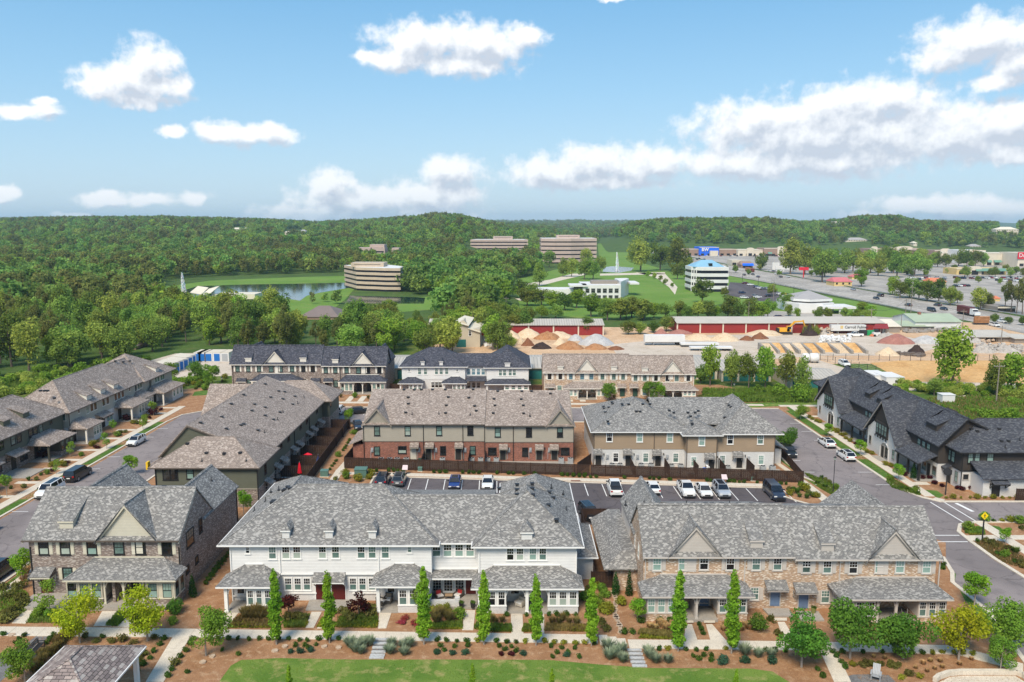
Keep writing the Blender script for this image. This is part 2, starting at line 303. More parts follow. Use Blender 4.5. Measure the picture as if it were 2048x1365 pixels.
leafmat('grass_blade',(0.115,0.218,0.025),(0.196,0.276,0.057),.2); leafmat('straw_needle',(.42,.25,.13),(.30,.16,.08),.2,0.); leafmat('straw_blade',(0.230,0.190,0.057),(0.299,0.230,0.092),.2)

# ------------------------------------------------------------------ mesh builder
class MB:
 def __init__(s): s.v=[]; s.f=[]
 def poly(s,pts):
  n=len(s.v); s.v+= [tuple(p) for p in pts]; s.f.append(tuple(range(n,n+len(pts)))); return s
 def box(s,x0,x1,y0,y1,z0,z1):
  if x0>x1:x0,x1=x1,x0
  if y0>y1:y0,y1=y1,y0
  if z0>z1:z0,z1=z1,z0
  n=len(s.v); s.v+=[(x0,y0,z0),(x1,y0,z0),(x1,y1,z0),(x0,y1,z0),(x0,y0,z1),(x1,y0,z1),(x1,y1,z1),(x0,y1,z1)]
  s.f+=[tuple(n+i for i in q) for q in ((0,3,2,1),(4,5,6,7),(0,1,5,4),(1,2,6,5),(2,3,7,6),(3,0,4,7))]; return s
 def slab(s,pts,t):            # polygon with thickness t below it
  pts=[Vec(p) for p in pts]
  nrm=Vec((0,0,0))
  for i in range(1,len(pts)-1): nrm+=(pts[i]-pts[0]).cross(pts[i+1]-pts[0])
  if nrm.z<0: pts=pts[::-1]
  n=len(s.v); k=len(pts); s.v+=[tuple(p) for p in pts]+[(p.x,p.y,p.z-t) for p in pts]
  s.f.append(tuple(range(n,n+k))); s.f.append(tuple(range(n+2*k-1,n+k-1,-1)))
  for i in range(k):
   j=(i+1)%k; s.f.append((n+i,n+k+i,n+k+j,n+j))
  return s
 def prism(s,poly,axis,a,b):   # 2-D polygon extruded along axis: 'y' poly in (x,z); 'x' poly in (y,z); 'z' poly in (x,y)
  f={'y':lambda p,q:(p[0],q,p[1]),'x':lambda p,q:(q,p[0],p[1]),'z':lambda p,q:(p[0],p[1],q)}[axis]
  n=len(s.v); k=len(poly); s.v+=[f(p,a) for p in poly]+[f(p,b) for p in poly]
  s.f.append(tuple(range(n,n+k))[::-1]); s.f.append(tuple(range(n+k,n+2*k)))
  for i in range(k):
   j=(i+1)%k; s.f.append((n+i,n+j,n+k+j,n+k+i))
  return s
 def tube(s,pts,rads,seg=6):
  pts=[Vec(p) for p in pts]
  if not hasattr(rads,'__len__'): rads=[rads]*len(pts)
  n0=len(s.v)
  for i,p in enumerate(pts):
   d=(pts[min(i+1,len(pts)-1)]-pts[max(i-1,0)]).normalized()
   a=d.orthogonal().normalized() if abs(d.z)<.9 else Vec((1,0,0))
   a=(a-d*a.dot(d)).normalized(); b=d.cross(a)
   for k in range(seg):
    t=2*pi*k/seg; q=p+(a*cos(t)+b*sin(t))*rads[i]; s.v.append(tuple(q))
  for i in range(len(pts)-1):
   for k in range(seg):
    j=(k+1)%seg; s.f.append((n0+i*seg+k,n0+i*seg+j,n0+(i+1)*seg+j,n0+(i+1)*seg+k))
  s.f.append(tuple(n0+k for k in range(seg))[::-1]); s.f.append(tuple(n0+(len(pts)-1)*seg+k for k in range(seg)))
  return s
 def cyl(s,x,y,z0,z1,r,seg=10,r1=None): return s.tube([(x,y,z0),(x,y,z1)],[r,r if r1 is None else r1],seg)
 def add(s,o,loc=(0,0,0),rz=0,sc=1):
  n=len(s.v); c,d=cos(rz),sin(rz)
  s.v+=[((x*c-y*d)*sc+loc[0],(x*d+y*c)*sc+loc[1],z*sc+loc[2]) for x,y,z in o.v]; s.f+=[tuple(i+n for i in f) for f in o.f]; return s
 def mesh(s,name,mat,o=(0,0,0),smooth=False):
  me=bpy.data.meshes.new(name)
  vs=[(x-o[0],y-o[1],z-o[2]) for x,y,z in s.v] if o!=(0,0,0) else s.v
  me.from_pydata(vs,[],s.f); set_uv(me)
  me.materials.append(MAT[mat]); 
  if smooth: me.shade_smooth()
  me.update(); return me
def set_uv(me):
 nl=len(me.loops); 
 if nl==0: return
 vi=np.empty(nl,np.int32); me.loops.foreach_get('vertex_index',vi)
 co=np.empty(len(me.vertices)*3); me.vertices.foreach_get('co',co); co=co.reshape(-1,3)[vi]
 nf=len(me.polygons); nr=np.empty(nf*3); me.polygons.foreach_get('normal',nr); nr=nr.reshape(-1,3)
 lt=np.empty(nf,np.int32); me.polygons.foreach_get('loop_total',lt); n=np.repeat(nr,lt,axis=0)
 t=np.stack([-n[:,1],n[:,0],np.zeros(nl)],1); ln=np.linalg.norm(t,axis=1); flat=ln<.02
 t[flat]=(1,0,0); ln[flat]=1; t/=ln[:,None]; b=np.cross(n,t); b[flat]=(0,1,0)
 uv=np.stack([(co*t).sum(1),(co*b).sum(1)],1)
 l=me.uv_layers.new(name='UVMap'); l.data.foreach_set('uv',uv.ravel())
def ob(name,me,parent=None,loc=(0,0,0),rz=0.,label=None):
 o=bpy.data.objects.new(name,me); COL.objects.link(o); o.location=loc; o.rotation_euler=(0,0,rz)
 if parent is not None: o.parent=parent
 if label: o['label']=label
 return o
def thing(name,label,cat,loc=(0,0,0),rz=0.,group=None):
 o=ob(name,None,None,loc,rz,label); o['category']=cat
 if group: o['group']=group
 o.empty_display_size=.2
 return o
def tag(o,label,cat,group=None,kind=None):
 if label: o['label']=label
 if cat: o['category']=cat
 if group: o['group']=group
 if kind: o['kind']=kind
 return o
def part(name,mb,mat,parent,label=None,smooth=False,kind=None):   # mb given in world coordinates, parent unrotated thing
 o=ob(name,mb.mesh(name,mat,tuple(parent.location),smooth),parent,label=label)
 if kind: o['kind']=kind
 return o
def struct(name,mb,mat,label=None,kind='structure',smooth=False):
 o=ob(name,mb.mesh(name,mat,smooth=smooth)); o['kind']=kind
 if label: o['label']=label
 return o
def copy_tree(o,parent=None,loc=None,rz=None,label=None,group=None,scale=None):
 c=o.copy(); COL.objects.link(c); c.parent=parent
 if loc is not None: c.location=loc
 if rz is not None: c.rotation_euler=(0,0,rz)
 if label: c['label']=label
 if group: c['group']=group
 if scale is not None: c.scale=scale if hasattr(scale,'__len__') else (scale,)*3
 for ch in o.children: copy_tree(ch,c)
 return c
# short names for the materials used most
GD='glass_dark'; GT='glass_teal'; GP='glass_pale'; GBL='glass_blind'; TW='trim_white'; TGR='trim_greige'; TI='trim_ivory'; TB='trim_black'; TC='trim_cream'; TS='trim_stone'; TBR='trim_brown'; TTP='trim_taupe'; CW='concrete_white'; SBR='store_brown'; SCR='store_cream'; MD='metal_dark'; MG='metal_grey'; PS='patio_stone'; BW='brick_white'; FR='f_round'; FT='f_tall'; FB='f_bright'; LBU='limebush'; MBU='midbush'; KW='car_white'; KB_='car_black'; SW='siding_white'; DD='door_dark'; BBR='brick_brown'; BT='brick_tan'; SP_='sand_pale'; AP='asphalt_pale'; FW='fence_wood'; MRC='metal_roof_cream'; WG='wood_grey'
DT=(GD,GT); DP=(GD,GP); DDD=(GD,GD); DB=(GD,GBL); TP=(GT,GP); PP=(GP,GP); TT=(GT,GT)
kb=dict(frame=TB,casing=TB); kw=dict(frame=TW,casing=TW)
def BX(*a): return MB().box(*a)
def pb(name,mb,mat,parent=None,*a): return ob(name,mb.mesh(name,mat),parent,*a)
# ------------------------------------------------------------------ house kit
_cache={}
def wmesh(w,h,style,frame,casing):
 key=(round(w,2),round(h,2),style,frame,casing)
 if key in _cache: return _cache[key]
 f=MB(); c=MB()
 c.box(-w/2-.09,-w/2,-.055,.01,-.05,h+.09); c.box(w/2,w/2+.09,-.055,.01,-.05,h+.09)
 c.box(-w/2,w/2,-.055,.01,h,h+.09); c.box(-w/2-.13,w/2+.13,-.10,.01,-.13,-.05); c.box(-w/2,w/2,-.055,.01,-.05,0)
 e=.045
 f.box(-w/2,-w/2+e,-.045,.0,0,h); f.box(w/2-e,w/2,-.045,.0,0,h); f.box(-w/2+e,w/2-e,-.045,0,h-e,h); f.box(-w/2+e,w/2-e,-.045,0,0,e)
 p1=MB(); p2=MB()
 if style=='dh':
  m=h*.5; f.box(-w/2+e,w/2-e,-.05,0,m-.03,m+.03)
  for i in (1,2): x=-w/2+w*i/3; f.box(x-.014,x+.014,-.034,0,m+.03,h-e)
  z=m+h*.25; f.box(-w/2+e,w/2-e,-.033,0,z-.014,z+.014)
  p1.box(-w/2+e,w/2-e,-.02,-.008,m+.03,h-e); p2.box(-w/2+e,w/2-e,-.02,-.008,e,m-.03)
 elif style=='grid':
  for i in (1,2): x=-w/2+w*i/3; f.box(x-.014,x+.014,-.034,0,e,h-e)
  for i in (1,2,3): z=h*i/4; f.box(-w/2+e,w/2-e,-.033,0,z-.014,z+.014)
  p1.box(-w/2+e,w/2-e,-.02,-.008,e,h-e)
 else:
  p1.box(-w/2+e,w/2-e,-.02,-.008,e,h-e)
 r=(f.mesh('window_sash',frame),c.mesh('window_casing',casing),p1,p2); r=list(r)+[{}]
 _cache[key]=r; return r
ROT={'F':0.,'R':pi/2,'L':-pi/2,'B':pi}
def locof(face,plane,a,z): return (a,plane,z) if face in 'FB' else (plane,a,z)
def hit(face,plane,p):
 return aty(p,plane) if face in 'FB' else atx(p,plane)
GL_MIX=[GT,GP,GD,GP,GBL]
def window(T,face,plane,a,z,w,h,style='dh',frame=TW,casing=TW,g=PP,shut=None,label=None):
 sash,cas,p1,p2,gc=wmesh(w,h,style,frame,casing)
 L=Vec(locof(face,plane,a,z))-T.location
 o=ob('window',cas,T,L,ROT[face],label)
 ob('sash',sash,o)
 for i,(pm,gm) in enumerate(((p1,g[0]),(p2,g[1]))):
  if not pm.v: continue
  k=(i,gm)
  if k not in gc: gc[k]=pm.mesh('pane',gm)
  ob('pane',gc[k],o)
 if shut:
  k=('sh',round(h,2),shut)
  if k not in _cache:
   s=BX(-.19,.19,-.05,0,0,h)
   for zz in (.06,h/2+.03): s.box(-.13,.13,-.065,-.05,zz,zz+h/2-.12)
   _cache[k]=s.mesh('shutter',shut)
  for sgn in (-1,1):
   d=sgn*(w/2+.30); dv={'F':(d,0,0),'B':(-d,0,0),'R':(0,d,0),'L':(0,-d,0)}[face]
   ob('shutter',_cache[k],T,L+Vec(dv),ROT[face])
 return o
def wins(T,face,plane,zf,cs,w,h,g=None,**k):
 for i,c in enumerate(cs):
  a,z=hit(face,plane,zf(*c[:2]))
  gg=g if g else rch([PP,TT,DP,DDD,(GP,GBL)])
  if len(c)>2: gg=(c[2],c[2]) if isinstance(c[2],str) else c[2]
  window(T,face,plane,a,z-h/2,w,h,g=gg,**k)
def door(T,face,plane,a,z,w,h,mat,trim=TW,label=None,panels=3):
 b=BX(-w/2,w/2,-.05,-.01,0,h)
 for i in range(panels):
  z0=.12+i*(h-.18)/panels; z1=z0+(h-.18)/panels-.12
  for sx in (-1,1): b.box(sx*w*.25-w*.17,sx*w*.25+w*.17,-.065,-.05,z0,z1)
 fr=BX(-w/2-.1,-w/2,-.08,.01,0,h+.1).box(w/2,w/2+.1,-.08,.01,0,h+.1).box(-w/2,w/2,-.08,.01,h,h+.1)
 o=ob('door',b.mesh('door',mat),T,Vec(locof(face,plane,a,z))-T.location,ROT[face],label)
 ob('door_frame',fr.mesh('door_frame',trim),o)
 pb('handle',BX(w/2-.12,w/2-.08,-.11,-.05,1.0,1.12),MD,o); return o
def bracket_mb(r,t=.10,w=.10):
 m=MB(); n=6; pts=[]
 for i in range(n+1):
  a=pi-(pi/2)*i/n; pts.append((r+r*cos(a),0,-r+r*sin(a)))
 for i in range(n):
  p,q=pts[i],pts[i+1]; 
  m.prism([(p[0],p[2]),(q[0],q[2]),(q[0]+t*.6,q[2]-t*.8),(p[0]+t*.9,p[2]-t*.3)],'y',-w/2,w/2)
 return m
def awning(T,face,plane,a0,a1,zf,zt,depth,mat,trim,label=None):
 """small shed roof on two brackets over a door"""
 w=a1-a0; ac=(a0+a1)/2
 m=MB().slab([(-w/2,-depth,zf),(w/2,-depth,zf),(w/2,0,zt),(-w/2,0,zt)],.1)
 o=ob('awning',m.mesh('awning',mat),T,Vec(locof(face,plane,ac,0))-T.location,ROT[face],label)
 b=MB()
 b.box(-w/2+.02,w/2-.02,-depth+.02,-depth+.10,zf-.26,zf-.105)
 for s in (-1,1):
  x=s*(w/2-.1)
  b.box(x-.05,x+.05,-.1,0,zf-1.0,zf-.27); b.box(x-.045,x+.045,-depth+.05,-.1,zf-.34,zf-.265)
  b.prism([(-depth+.12,zf-.33),(-depth+.26,zf-.33),(-.09,zf-.8),(-.09,zf-.95)],'x',x-.04,x+.04)
 ob('bracket',b.mesh('bracket',trim),o); return o
def gutter(T,x0,y0,x1,y1,z,trim):
 m=MB(); 
 if abs(x1-x0)>abs(y1-y0): m.box(x0,x1,y0-.10,y0+.02,z-.17,z-.03)
 else: m.box(x0-.05,x0+.07,y0,y1,z-.17,z-.03)
 return part('gutter',m,trim,T)
def downspout(T,face,plane,a,z0,z1,trim):
 o=ob('downspout',BX(-.05,.05,-.11,-.01,z0,z1).mesh('downspout',trim),T,Vec(locof(face,plane,a,0))-T.location,ROT[face]); return o
def gable_x(T,x0,x1,ye0,ze0,yr,zr,ye1,ze1,mat,t=.18,cap=True,trim=None):
 m=MB().slab([(x0,ye0,ze0),(x1,ye0,ze0),(x1,yr,zr),(x0,yr,zr)],t).slab([(x0,yr,zr),(x1,yr,zr),(x1,ye1,ze1),(x0,ye1,ze1)],t-.01)
 part('roof',m,mat,T)
 if cap: part('ridge_cap',MB().prism([(yr-.22,zr-.10),(yr,zr+.07),(yr+.22,zr-.03)],'x',x0,x1),mat,T)
 if trim:
  for x in (x0+.02,x1-.14):
   part('rake_board',MB().slab([(x,ye0+.05,ze0-t),(x+.12,ye0+.05,ze0-t),(x+.12,yr,zr-t),(x,yr,zr-t)],.2),trim,T)
def gable_y(T,x0,ze0,xr,zr,x1,ze1,y0,y1,mat,t=.18,cap=True,trim=None):
 m=MB().slab([(x0,y0,ze0),(xr,y0,zr),(xr,y1,zr),(x0,y1,ze0)],t).slab([(xr,y0,zr),(x1,y0,ze1),(x1,y1,ze1),(xr,y1,zr)],t-.01)
 part('roof',m,mat,T)
 if cap: part('ridge_cap',MB().prism([(xr-.2,zr-.08),(xr,zr+.06),(xr+.2,zr-.08)],'y',y0,y1),mat,T)
 if trim:
  for yy in (y0+.02,):
   part('rake_board',MB().slab([(x0+.05,yy,ze0-t),(xr,yy,zr-t),(xr,yy+.1,zr-t),(x0+.05,yy+.1,ze0-t)],.22).slab([(xr,yy,zr-t),(x1-.05,yy,ze1-t),(x1-.05,yy+.1,ze1-t),(xr,yy+.1,zr-t)],.22),trim,T)
def hip(T,x0,x1,y0,y1,ze,k,mat,t=.18,trim=None,caps=True):
 w,d=x1-x0,y1-y0; m=MB(); h=min(w,d)/2; zr=ze+h*k
 if w>=d: a=(x0+h,(y0+y1)/2,zr); b=(x1-h,(y0+y1)/2,zr)
 else: a=((x0+x1)/2,y0+h,zr); b=((x0+x1)/2,y1-h,zr)
 c=[(x0,y0,ze),(x1,y0,ze),(x1,y1,ze),(x0,y1,ze)]
 if w>=d: fs=[[c[0],c[1],b,a],[c[1],c[2],b],[c[2],c[3],a,b],[c[3],c[0],a]]
 else: fs=[[c[0],c[1],a],[c[1],c[2],b,a],[c[2],c[3],b],[c[3],c[0],a,b]]

 n=len(m.v)
 for f in fs: m.poly(f)
 e=t; m.poly([(p[0],p[1],p[2]-e) for p in c[::-1]])
 for i in range(4):
  p,q=c[i],c[(i+1)%4]; m.poly([(p[0],p[1],p[2]-e),(q[0],q[1],q[2]-e),q,p])
 part('roof',m,mat,T)
 if caps:
  cm=MB()
  for p,q in ((c[0],a),(c[1],b if w>=d else a),(c[2],b),(c[3],a if w>=d else b),(a,b)):
   if (Vec(p)-Vec(q)).length>.3: cm.tube([Vec(p)+Vec((0,0,-.03)),Vec(q)+Vec((0,0,-.03))],.11,4)
  part('ridge_cap',cm,mat,T)
 if trim:
  g=.02; gm=MB()
  gm.box(x0-g-.1,x1+g+.1,y0-.11,y0-.01,ze-.16,ze-.02).box(x0-.11,x0-.01,y0-.008,y1+.008,ze-.16,ze-.02).box(x1+.01,x1+.11,y0-.008,y1+.008,ze-.16,ze-.02)
  part('gutter',gm,trim,T)
 return a,b
VENTM=None
def vents(T,pts,plane,tall=False):
 """pts pixels; plane function px->(x,y,z)"""
 if 'vent' not in _cache:
  _cache['vent']=BX(-.2,.2,-.2,.2,-.1,.16).box(-.26,.26,-.26,.26,.16,.19).mesh('roof_vent',MD)
  _cache['pipe']=MB().cyl(0,0,-.1,.5,.05,6).box(-.14,.14,-.14,.14,-.1,.05).mesh('vent_pipe',MD)
 for p in pts:
  x,y,z=plane(p); o=ob('vent_pipe' if tall else 'roof_vent',_cache['pipe' if tall else 'vent'],T,Vec((x,y,z))-T.location)
def cross_gable(T,Y,apex,left,right,mainY,mainz,k,roofmat,wallmat,trim,over=.3,label=None):
 xa,za=aty(apex,Y-over); xl,zl=aty(left,Y-over); xr,zr_=aty(right,Y-over)
 ze=(zl+zr_)/2; yr=mainY+(za-mainz)/k; ye=mainY+(ze-mainz)/k
 m=MB().slab([(xl,Y-over,ze),(xa,Y-over,za),(xa,yr,za),(xl,ye,ze)],.16).slab([(xa,Y-over,za),(xr,Y-over,ze),(xr,ye,ze),(xa,yr,za)],.15)
 part('gable_roof',m,roofmat,T)
 part('ridge_cap',MB().tube([(xa,Y-over,za-.01),(xa,yr,za-.01)],.11,4),roofmat,T)
 f=.93
 part('gable_wall',MB().prism([(xa+(xl-xa)*f,ze-.1),(xa+(xr-xa)*f,ze-.1),(xa,za-.28)],'y',Y-.03,Y+.6),wallmat,T,label)

 hgt=za-ze; s=MB()
 for i in range(-3,4): s.box(xa+i*.22-.02,xa+i*.22+.02,Y-.055,Y-.03,za-.28-hgt*.33,za-.42-abs(i)*.22*hgt/((xr-xl)/2))
 part('gable_batten',s,trim,T)
 part('rake_board',MB().slab([(xl+.02,Y-over+.01,ze-.17),(xa,Y-over+.01,za-.17),(xa,Y-over+.09,za-.17),(xl+.02,Y-over+.09,ze-.17)],.22).slab([(xa,Y-over+.01,za-.17),(xr-.02,Y-over+.01,ze-.17),(xr-.02,Y-over+.09,ze-.17),(xa,Y-over+.09,za-.17)],.22),trim,T)
def shed_dormer(T,bl,br,ztop_px,plane,k,roofmat,wallmat,trim,kd=.5,over=.12):
 x0,y0,z0=plane(bl); x1,_,_=plane(br); zt=aty(ztop_px,y0)[1]+.1
 yb=y0+(zt-z0)/(k-kd)
 c=MB().prism([(y0,z0-.15),(y0,zt-.05),(yb,zt+kd*(yb-y0)-.1),(yb,z0+k*(yb-y0)-.3)],'x',x0,x1)
 d=ob('dormer',c.mesh('dormer',wallmat,tuple(T.location)),T)
 r=MB().slab([(x0-over,y0-over,zt-kd*over),(x1+over,y0-over,zt-kd*over),(x1+over,yb,zt+kd*(yb-y0)),(x0-over,yb,zt+kd*(yb-y0))],.1)
 o=ob('dormer_roof',r.mesh('dormer_roof',roofmat,tuple(T.location)),d)
 t=BX(x0-over,x1+over,y0-over-.02,y0-over,zt-kd*over-.18,zt-kd*over-.02)
 ob('dormer_trim',t.mesh('dormer_trim',trim,tuple(T.location)),d)
def hip_dormer(T,bl,br,ztop_px,plane,k,roofmat,wallmat,trim,over=.14,kd=1.0):
 x0,y0,z0=plane(bl); x1,_,_=plane(br); zt=aty(ztop_px,y0)[1]+.12; w=(x1-x0)/2+over; xc=(x0+x1)/2
 yb=y0+(zt-z0)/k; zr=zt+w*kd; yr=y0+(zr-z0)/k
 d=ob('dormer',MB().prism([(y0,z0-.15),(y0,zt),(yb+.1,zt),(yb+.1,z0)],'x',x0,x1).mesh('dormer',wallmat,tuple(T.location)),T)
 a=[(xc-w,y0-over,zt),(xc+w,y0-over,zt),(xc+w,yb,zt),(xc-w,yb,zt)]
 r=MB().slab([a[0],a[1],(xc,y0-over+w,zr)],.1).slab([a[1],a[2],(xc,yr,zr),(xc,y0-over+w,zr)],.1).slab([a[3],a[0],(xc,y0-over+w,zr),(xc,yr,zr)],.1)
 ob('dormer_roof',r.mesh('dormer_roof',roofmat,tuple(T.location)),d)
 ob('dormer_trim',BX(xc-w,xc+w,y0-over-.03,y0-over,zt-.15,zt-.02).mesh('dormer_trim',trim,tuple(T.location)),d)
def porch_roof(T,Yw,Ye,fl,fr,tl,tr,mat,trim,kind='hip'):
 xl,z0=aty(fl,Ye); xr,z1=aty(fr,Ye); ze=(z0+z1)/2; a,zt0=aty(tl,Yw); b,zt1=aty(tr,Yw); zt=(zt0+zt1)/2
 fs=[[(xl,Ye,ze),(xr,Ye,ze),(b,Yw,zt),(a,Yw,zt)]]
 if a-xl>.2: fs.append([(xl,Yw,ze),(xl,Ye,ze),(a,Yw,zt)])
 if xr-b>.2: fs.append([(xr,Ye,ze),(xr,Yw,ze),(b,Yw,zt)])
 m=MB()
 for f in fs: m.poly(f)
 m.poly([(xl,Ye,ze-.16),(xl,Yw,ze-.16),(xr,Yw,ze-.16),(xr,Ye,ze-.16)])
 c=[(xl,Yw,ze),(xl,Ye,ze),(xr,Ye,ze),(xr,Yw,ze)]
 for p,q in zip(c[:-1],c[1:]): m.poly([(p[0],p[1],p[2]-.16),(q[0],q[1],q[2]-.16),q,p])
 part('porch_roof',m,mat,T)
 cm=MB()
 if a-xl>.2: cm.tube([(xl,Ye,ze-.02),(a,Yw,zt-.02)],.10,4)
 if xr-b>.2: cm.tube([(xr,Ye,ze-.02),(b,Yw,zt-.02)],.10,4)
 if cm.v: part('ridge_cap',cm,mat,T)
 part('porch_trim',BX(xl-.02,xr+.02,Ye-.09,Ye-.005,ze-.17,ze-.03),trim,T); part('flashing',BX(a-.05,b+.05,Yw-.09,Yw-.01,zt+.0,zt+.13),trim,T)
 return xl,xr,ze
def bay(T,x0,x1,Yb,Yw,zs,ztop,wallmat,trim,n,g=None,side=None,wz=None,frame=None,zb=0.,nside=1):
 """glazed porch bay: knee wall, corner posts, header and a row of windows"""
 part('bay_wall',BX(x0,x1,Yb,Yw-.02,zb,zs),wallmat,T)
 part('bay_frame',BX(x0+.02,x1-.02,Yb+.06,Yw-.02,zs+.02,ztop),trim,T)
 part('bay_sill',BX(x0-.05,x1+.05,Yb-.06,Yb+.1,zs,zs+.08),trim,T)
 W=x1-x0; w=min(.95,(W-.25)/n-.22); h=(ztop-zs)*.74; frame=frame or trim
 for i in range(n):
  a=x0+W*(i+.5)/n if n>1 else (x0+x1)/2
  window(T,'F',Yb+.06,a,zs+.12,w,h,frame=frame,casing=trim,g=g or rch([TP,PP,DP]))
 if side:
  D=Yw-Yb
  for s in side:
   pl=x1-.02 if s=='R' else x0+.02
   ns=max(1,int(D/1.15))
   for j in range(ns): window(T,s,pl,Yb+D*(j+.5)/ns,zs+.12,min(.85,D/ns-.25),h,frame=frame,casing=trim,g=g or DT)
def post(T,x,y,z0,z1,r,trim,arms='LR',rr=.85,name='post'):
 o=part(name,BX(x-r,x+r,y-r,y+r,z0,z1).box(x-r-.04,x+r+.04,y-r-.04,y+r+.04,z0,z0+.18),trim,T)
 for a in arms:
  m=MB(); b=bracket_mb(rr)
  if a=='R': m.add(b,(x+r,y,z1)) 
  elif a=='L':
   n=MB(); n.v=[(-p[0],p[1],p[2]) for p in b.v]; n.f=[f[::-1] for f in b.f]; m.add(n,(x-r,y,z1))
  elif a=='D': m.add(b,(x,y+r,z1),pi/2)
  mm=m.mesh('bracket',trim,tuple(T.location)); ob('bracket',mm,o)
 return o
# ================================================================== front row
GR='shingle_grey'
# ---- A: brown brick townhouse, front left
A=thing('townhouse','brown brick townhouse with one cream gable, leftmost of the front row','house',(-43.8,81.4,0),group='townhouses of the front row')
ax0,ax1,aY=-51.98,-35.72,81.4
EA=az(ZA(600,537),80.95)+.1; YR=86.3; ZR=az(ZA(600,217),YR); KA=(ZR-EA)/(YR-80.95)
plA=SY(80.95,EA,KA)
part('wall',MB().prism([(aY,0),(aY,EA),(YR,ZR-.3),(90.9,6.2),(99.,6.2),(99.,0)],'x',ax0,ax1),BBR,A)
gable_x(A,ax0-.5,ax1+.12,80.95,EA,YR,ZR,91.1,6.2,GR,trim=TC)
gutter(A,ax0-.5,80.95,ax1+.1,80.95,EA,TBR)
part('rear_roof',MB().slab([(-47.6,YR+.1,ZR-.12),(-40.,YR+.1,ZR-.12),(-40.,98.8,6.6),(-47.6,98.8,6.6)],.18),GR,A)
wx,wz=aty(ZA(1240,85),99.6)
gable_y(A,wx-(ax1+.15-wx),6.25,wx,wz,ax1+.15,6.25,YR+1.5,99.6,GR,trim=TC)
wx2,wz2=aty(ZA(740,80),99.6)
gable_y(A,wx2-3.2,6.25,wx2,wz2,wx2+3.2,6.25,YR+1.5,99.6,GR)
part('siding_wall',MB().prism([(wx-2.9,6.2),(ax1-.05,6.2),(wx,wz-.3)],'y',98.4,98.9),'siding_cream',A)
cross_gable(A,81.4,ZA(725,322),ZA(560,537),ZA(935,537),80.95,EA,KA,GR,'siding_cream',TC)
shed_dormer(A,ZA(350,462),ZA(428,466),ZA(390,420),plA,KA,GR,'siding_cream',TC)
k=dict(**kb,shut=TC)
wins(A,'F',aY,ZA,[(257,576,DB),(383,576,DB),(540,576,DP),(980,576,GD)],.95,1.45,**k)
k2=dict(**kb)
wins(A,'F',aY-.002,ZA,[(698,572,GT),(824,572,GD)],.98,1.5,**k2)
part('siding_panel',BX(ax(ZA(730,0),aY),ax(ZA(797,0),aY),aY-.04,aY,az(ZA(0,615),aY),az(ZA(0,532),aY)),'siding_cream',A)
for xx in (180,1052): downspout(A,'F',aY,ax(ZA(xx,600),aY),0,5.6,TB)
downspout(A,'R',ax1,98.9,0,6.1,TB)
wins(A,'R',ax1,ZA,[(1115,515,GD)],1.9,1.75,**k2)
wins(A,'R',ax1,ZA,[(1176,446,GD)],.8,1.55,**k2); wins(A,'R',ax1,ZA,[(1154,645,GD),(1100,702,GD)],.75,.75,style='fx',**k2)
part('floor_slab',BX(-50.9,-36.2,78.,aY-.01,0,.38),PS,A)
# porch
xl,xr,ze=porch_roof(A,aY,78.3,ZA(368,766),ZA(1030,766),ZA(560,632),ZA(962,632),GR,TC)
bx=lambda x:ax(ZA(x,800),78.8)
bay(A,bx(385),bx(600),78.8,aY,.95,ze-.16,BBR,TC,3,frame=TB)
bay(A,bx(850),bx(1022),78.8,aY,.95,ze-.16,BBR,TC,2,side='R',frame=TB)
post(A,bx(724),78.85,.38,ze-.16,.11,TC,'LR')
post(A,bx(612),78.85,.38,ze-.16,.09,TC,'R'); post(A,bx(838),78.85,.38,ze-.16,.09,TC,'L')
part('porch_wall',BX(-42.2,-41.9,79.2,aY-.01,.38,ze-.2),BBR,A)
door(A,'F',aY,-43.3,.38,1.,2.15,DD,TB); door(A,'F',aY,-40.6,.38,1.,2.15,DD,TB)
a0=ax(ZA(172,745),80.2); a1=ax(ZA(292,748),80.2)
awning(A,'F',aY,a0,a1,2.75,3.35,1.25,GR,TC)
door(A,'F',aY,ax(ZA(275,790),aY),.25,1.1,2.1,'door_maroon',TBR)
wins(A,'F',aY,ZA,[(398,728,GT)],.95,1.3,**kb,shut=TC)
# patio in front
pp=[at(ZA(150,900)),at(ZA(325,900)),at(ZA(368,850)),at(ZA(205,850))]
part('terrace',MB().slab([(x,y,.22) for x,y in pp],.3),PS,A)
vents(A,[ZA(x,206) for x in (560,690,750,825,960)],lambda p:(aty(p,87.5)[0],87.5,ZR-.5))
vents(A,[ZA(1240,180)],SX(wx,wz,-(wz-6.25)/(ax1+.15-wx)),True)
# ---- B: white siding townhouse, centre
B=thing('townhouse','long white townhouse with grey hipped roofs and maroon doors, front row','house',(-11.,80.3,0),group='townhouses of the front row')
LY=79.75; EB=az(ZB(600,600),LY)+.1; YRB=LY+6.9; KB=(az(ZB(900,142),YRB)-EB)/6.9; EB3=az(ZC(800,520),79.4)+.1; KB3=(az(ZC(780,160),85.25)-EB3)/5.85
part('siding_wall',BX(-30.0,-8.55,80.25,93.2,3.05,EB-.19),SW,B)
part('wall',BX(-29.95,-8.6,80.33,98.8,0,3.05),BW,B)
part('band_board',BX(-26.,-8.5,80.14,80.25,2.98,3.16),TW,B)
EC0=az(ZC(350,495),80.75)+.1
part('siding_wall',BX(-8.6,-3.62,81.25,90.5,3.05,EC0-.19),SW,B)
part('wall',BX(-8.6,-3.62,81.3,97.9,0,3.05),BW,B)
part('siding_wall',BX(-3.62,6.83,79.95,92.9,3.0,EB3-.19),SW,B)
part('wall',BX(-3.57,6.78,80.02,98.8,0,3.0),BW,B)
hip(B,-31.0,-7.75,LY,LY+13.8,EB,KB,GR,trim=TW)
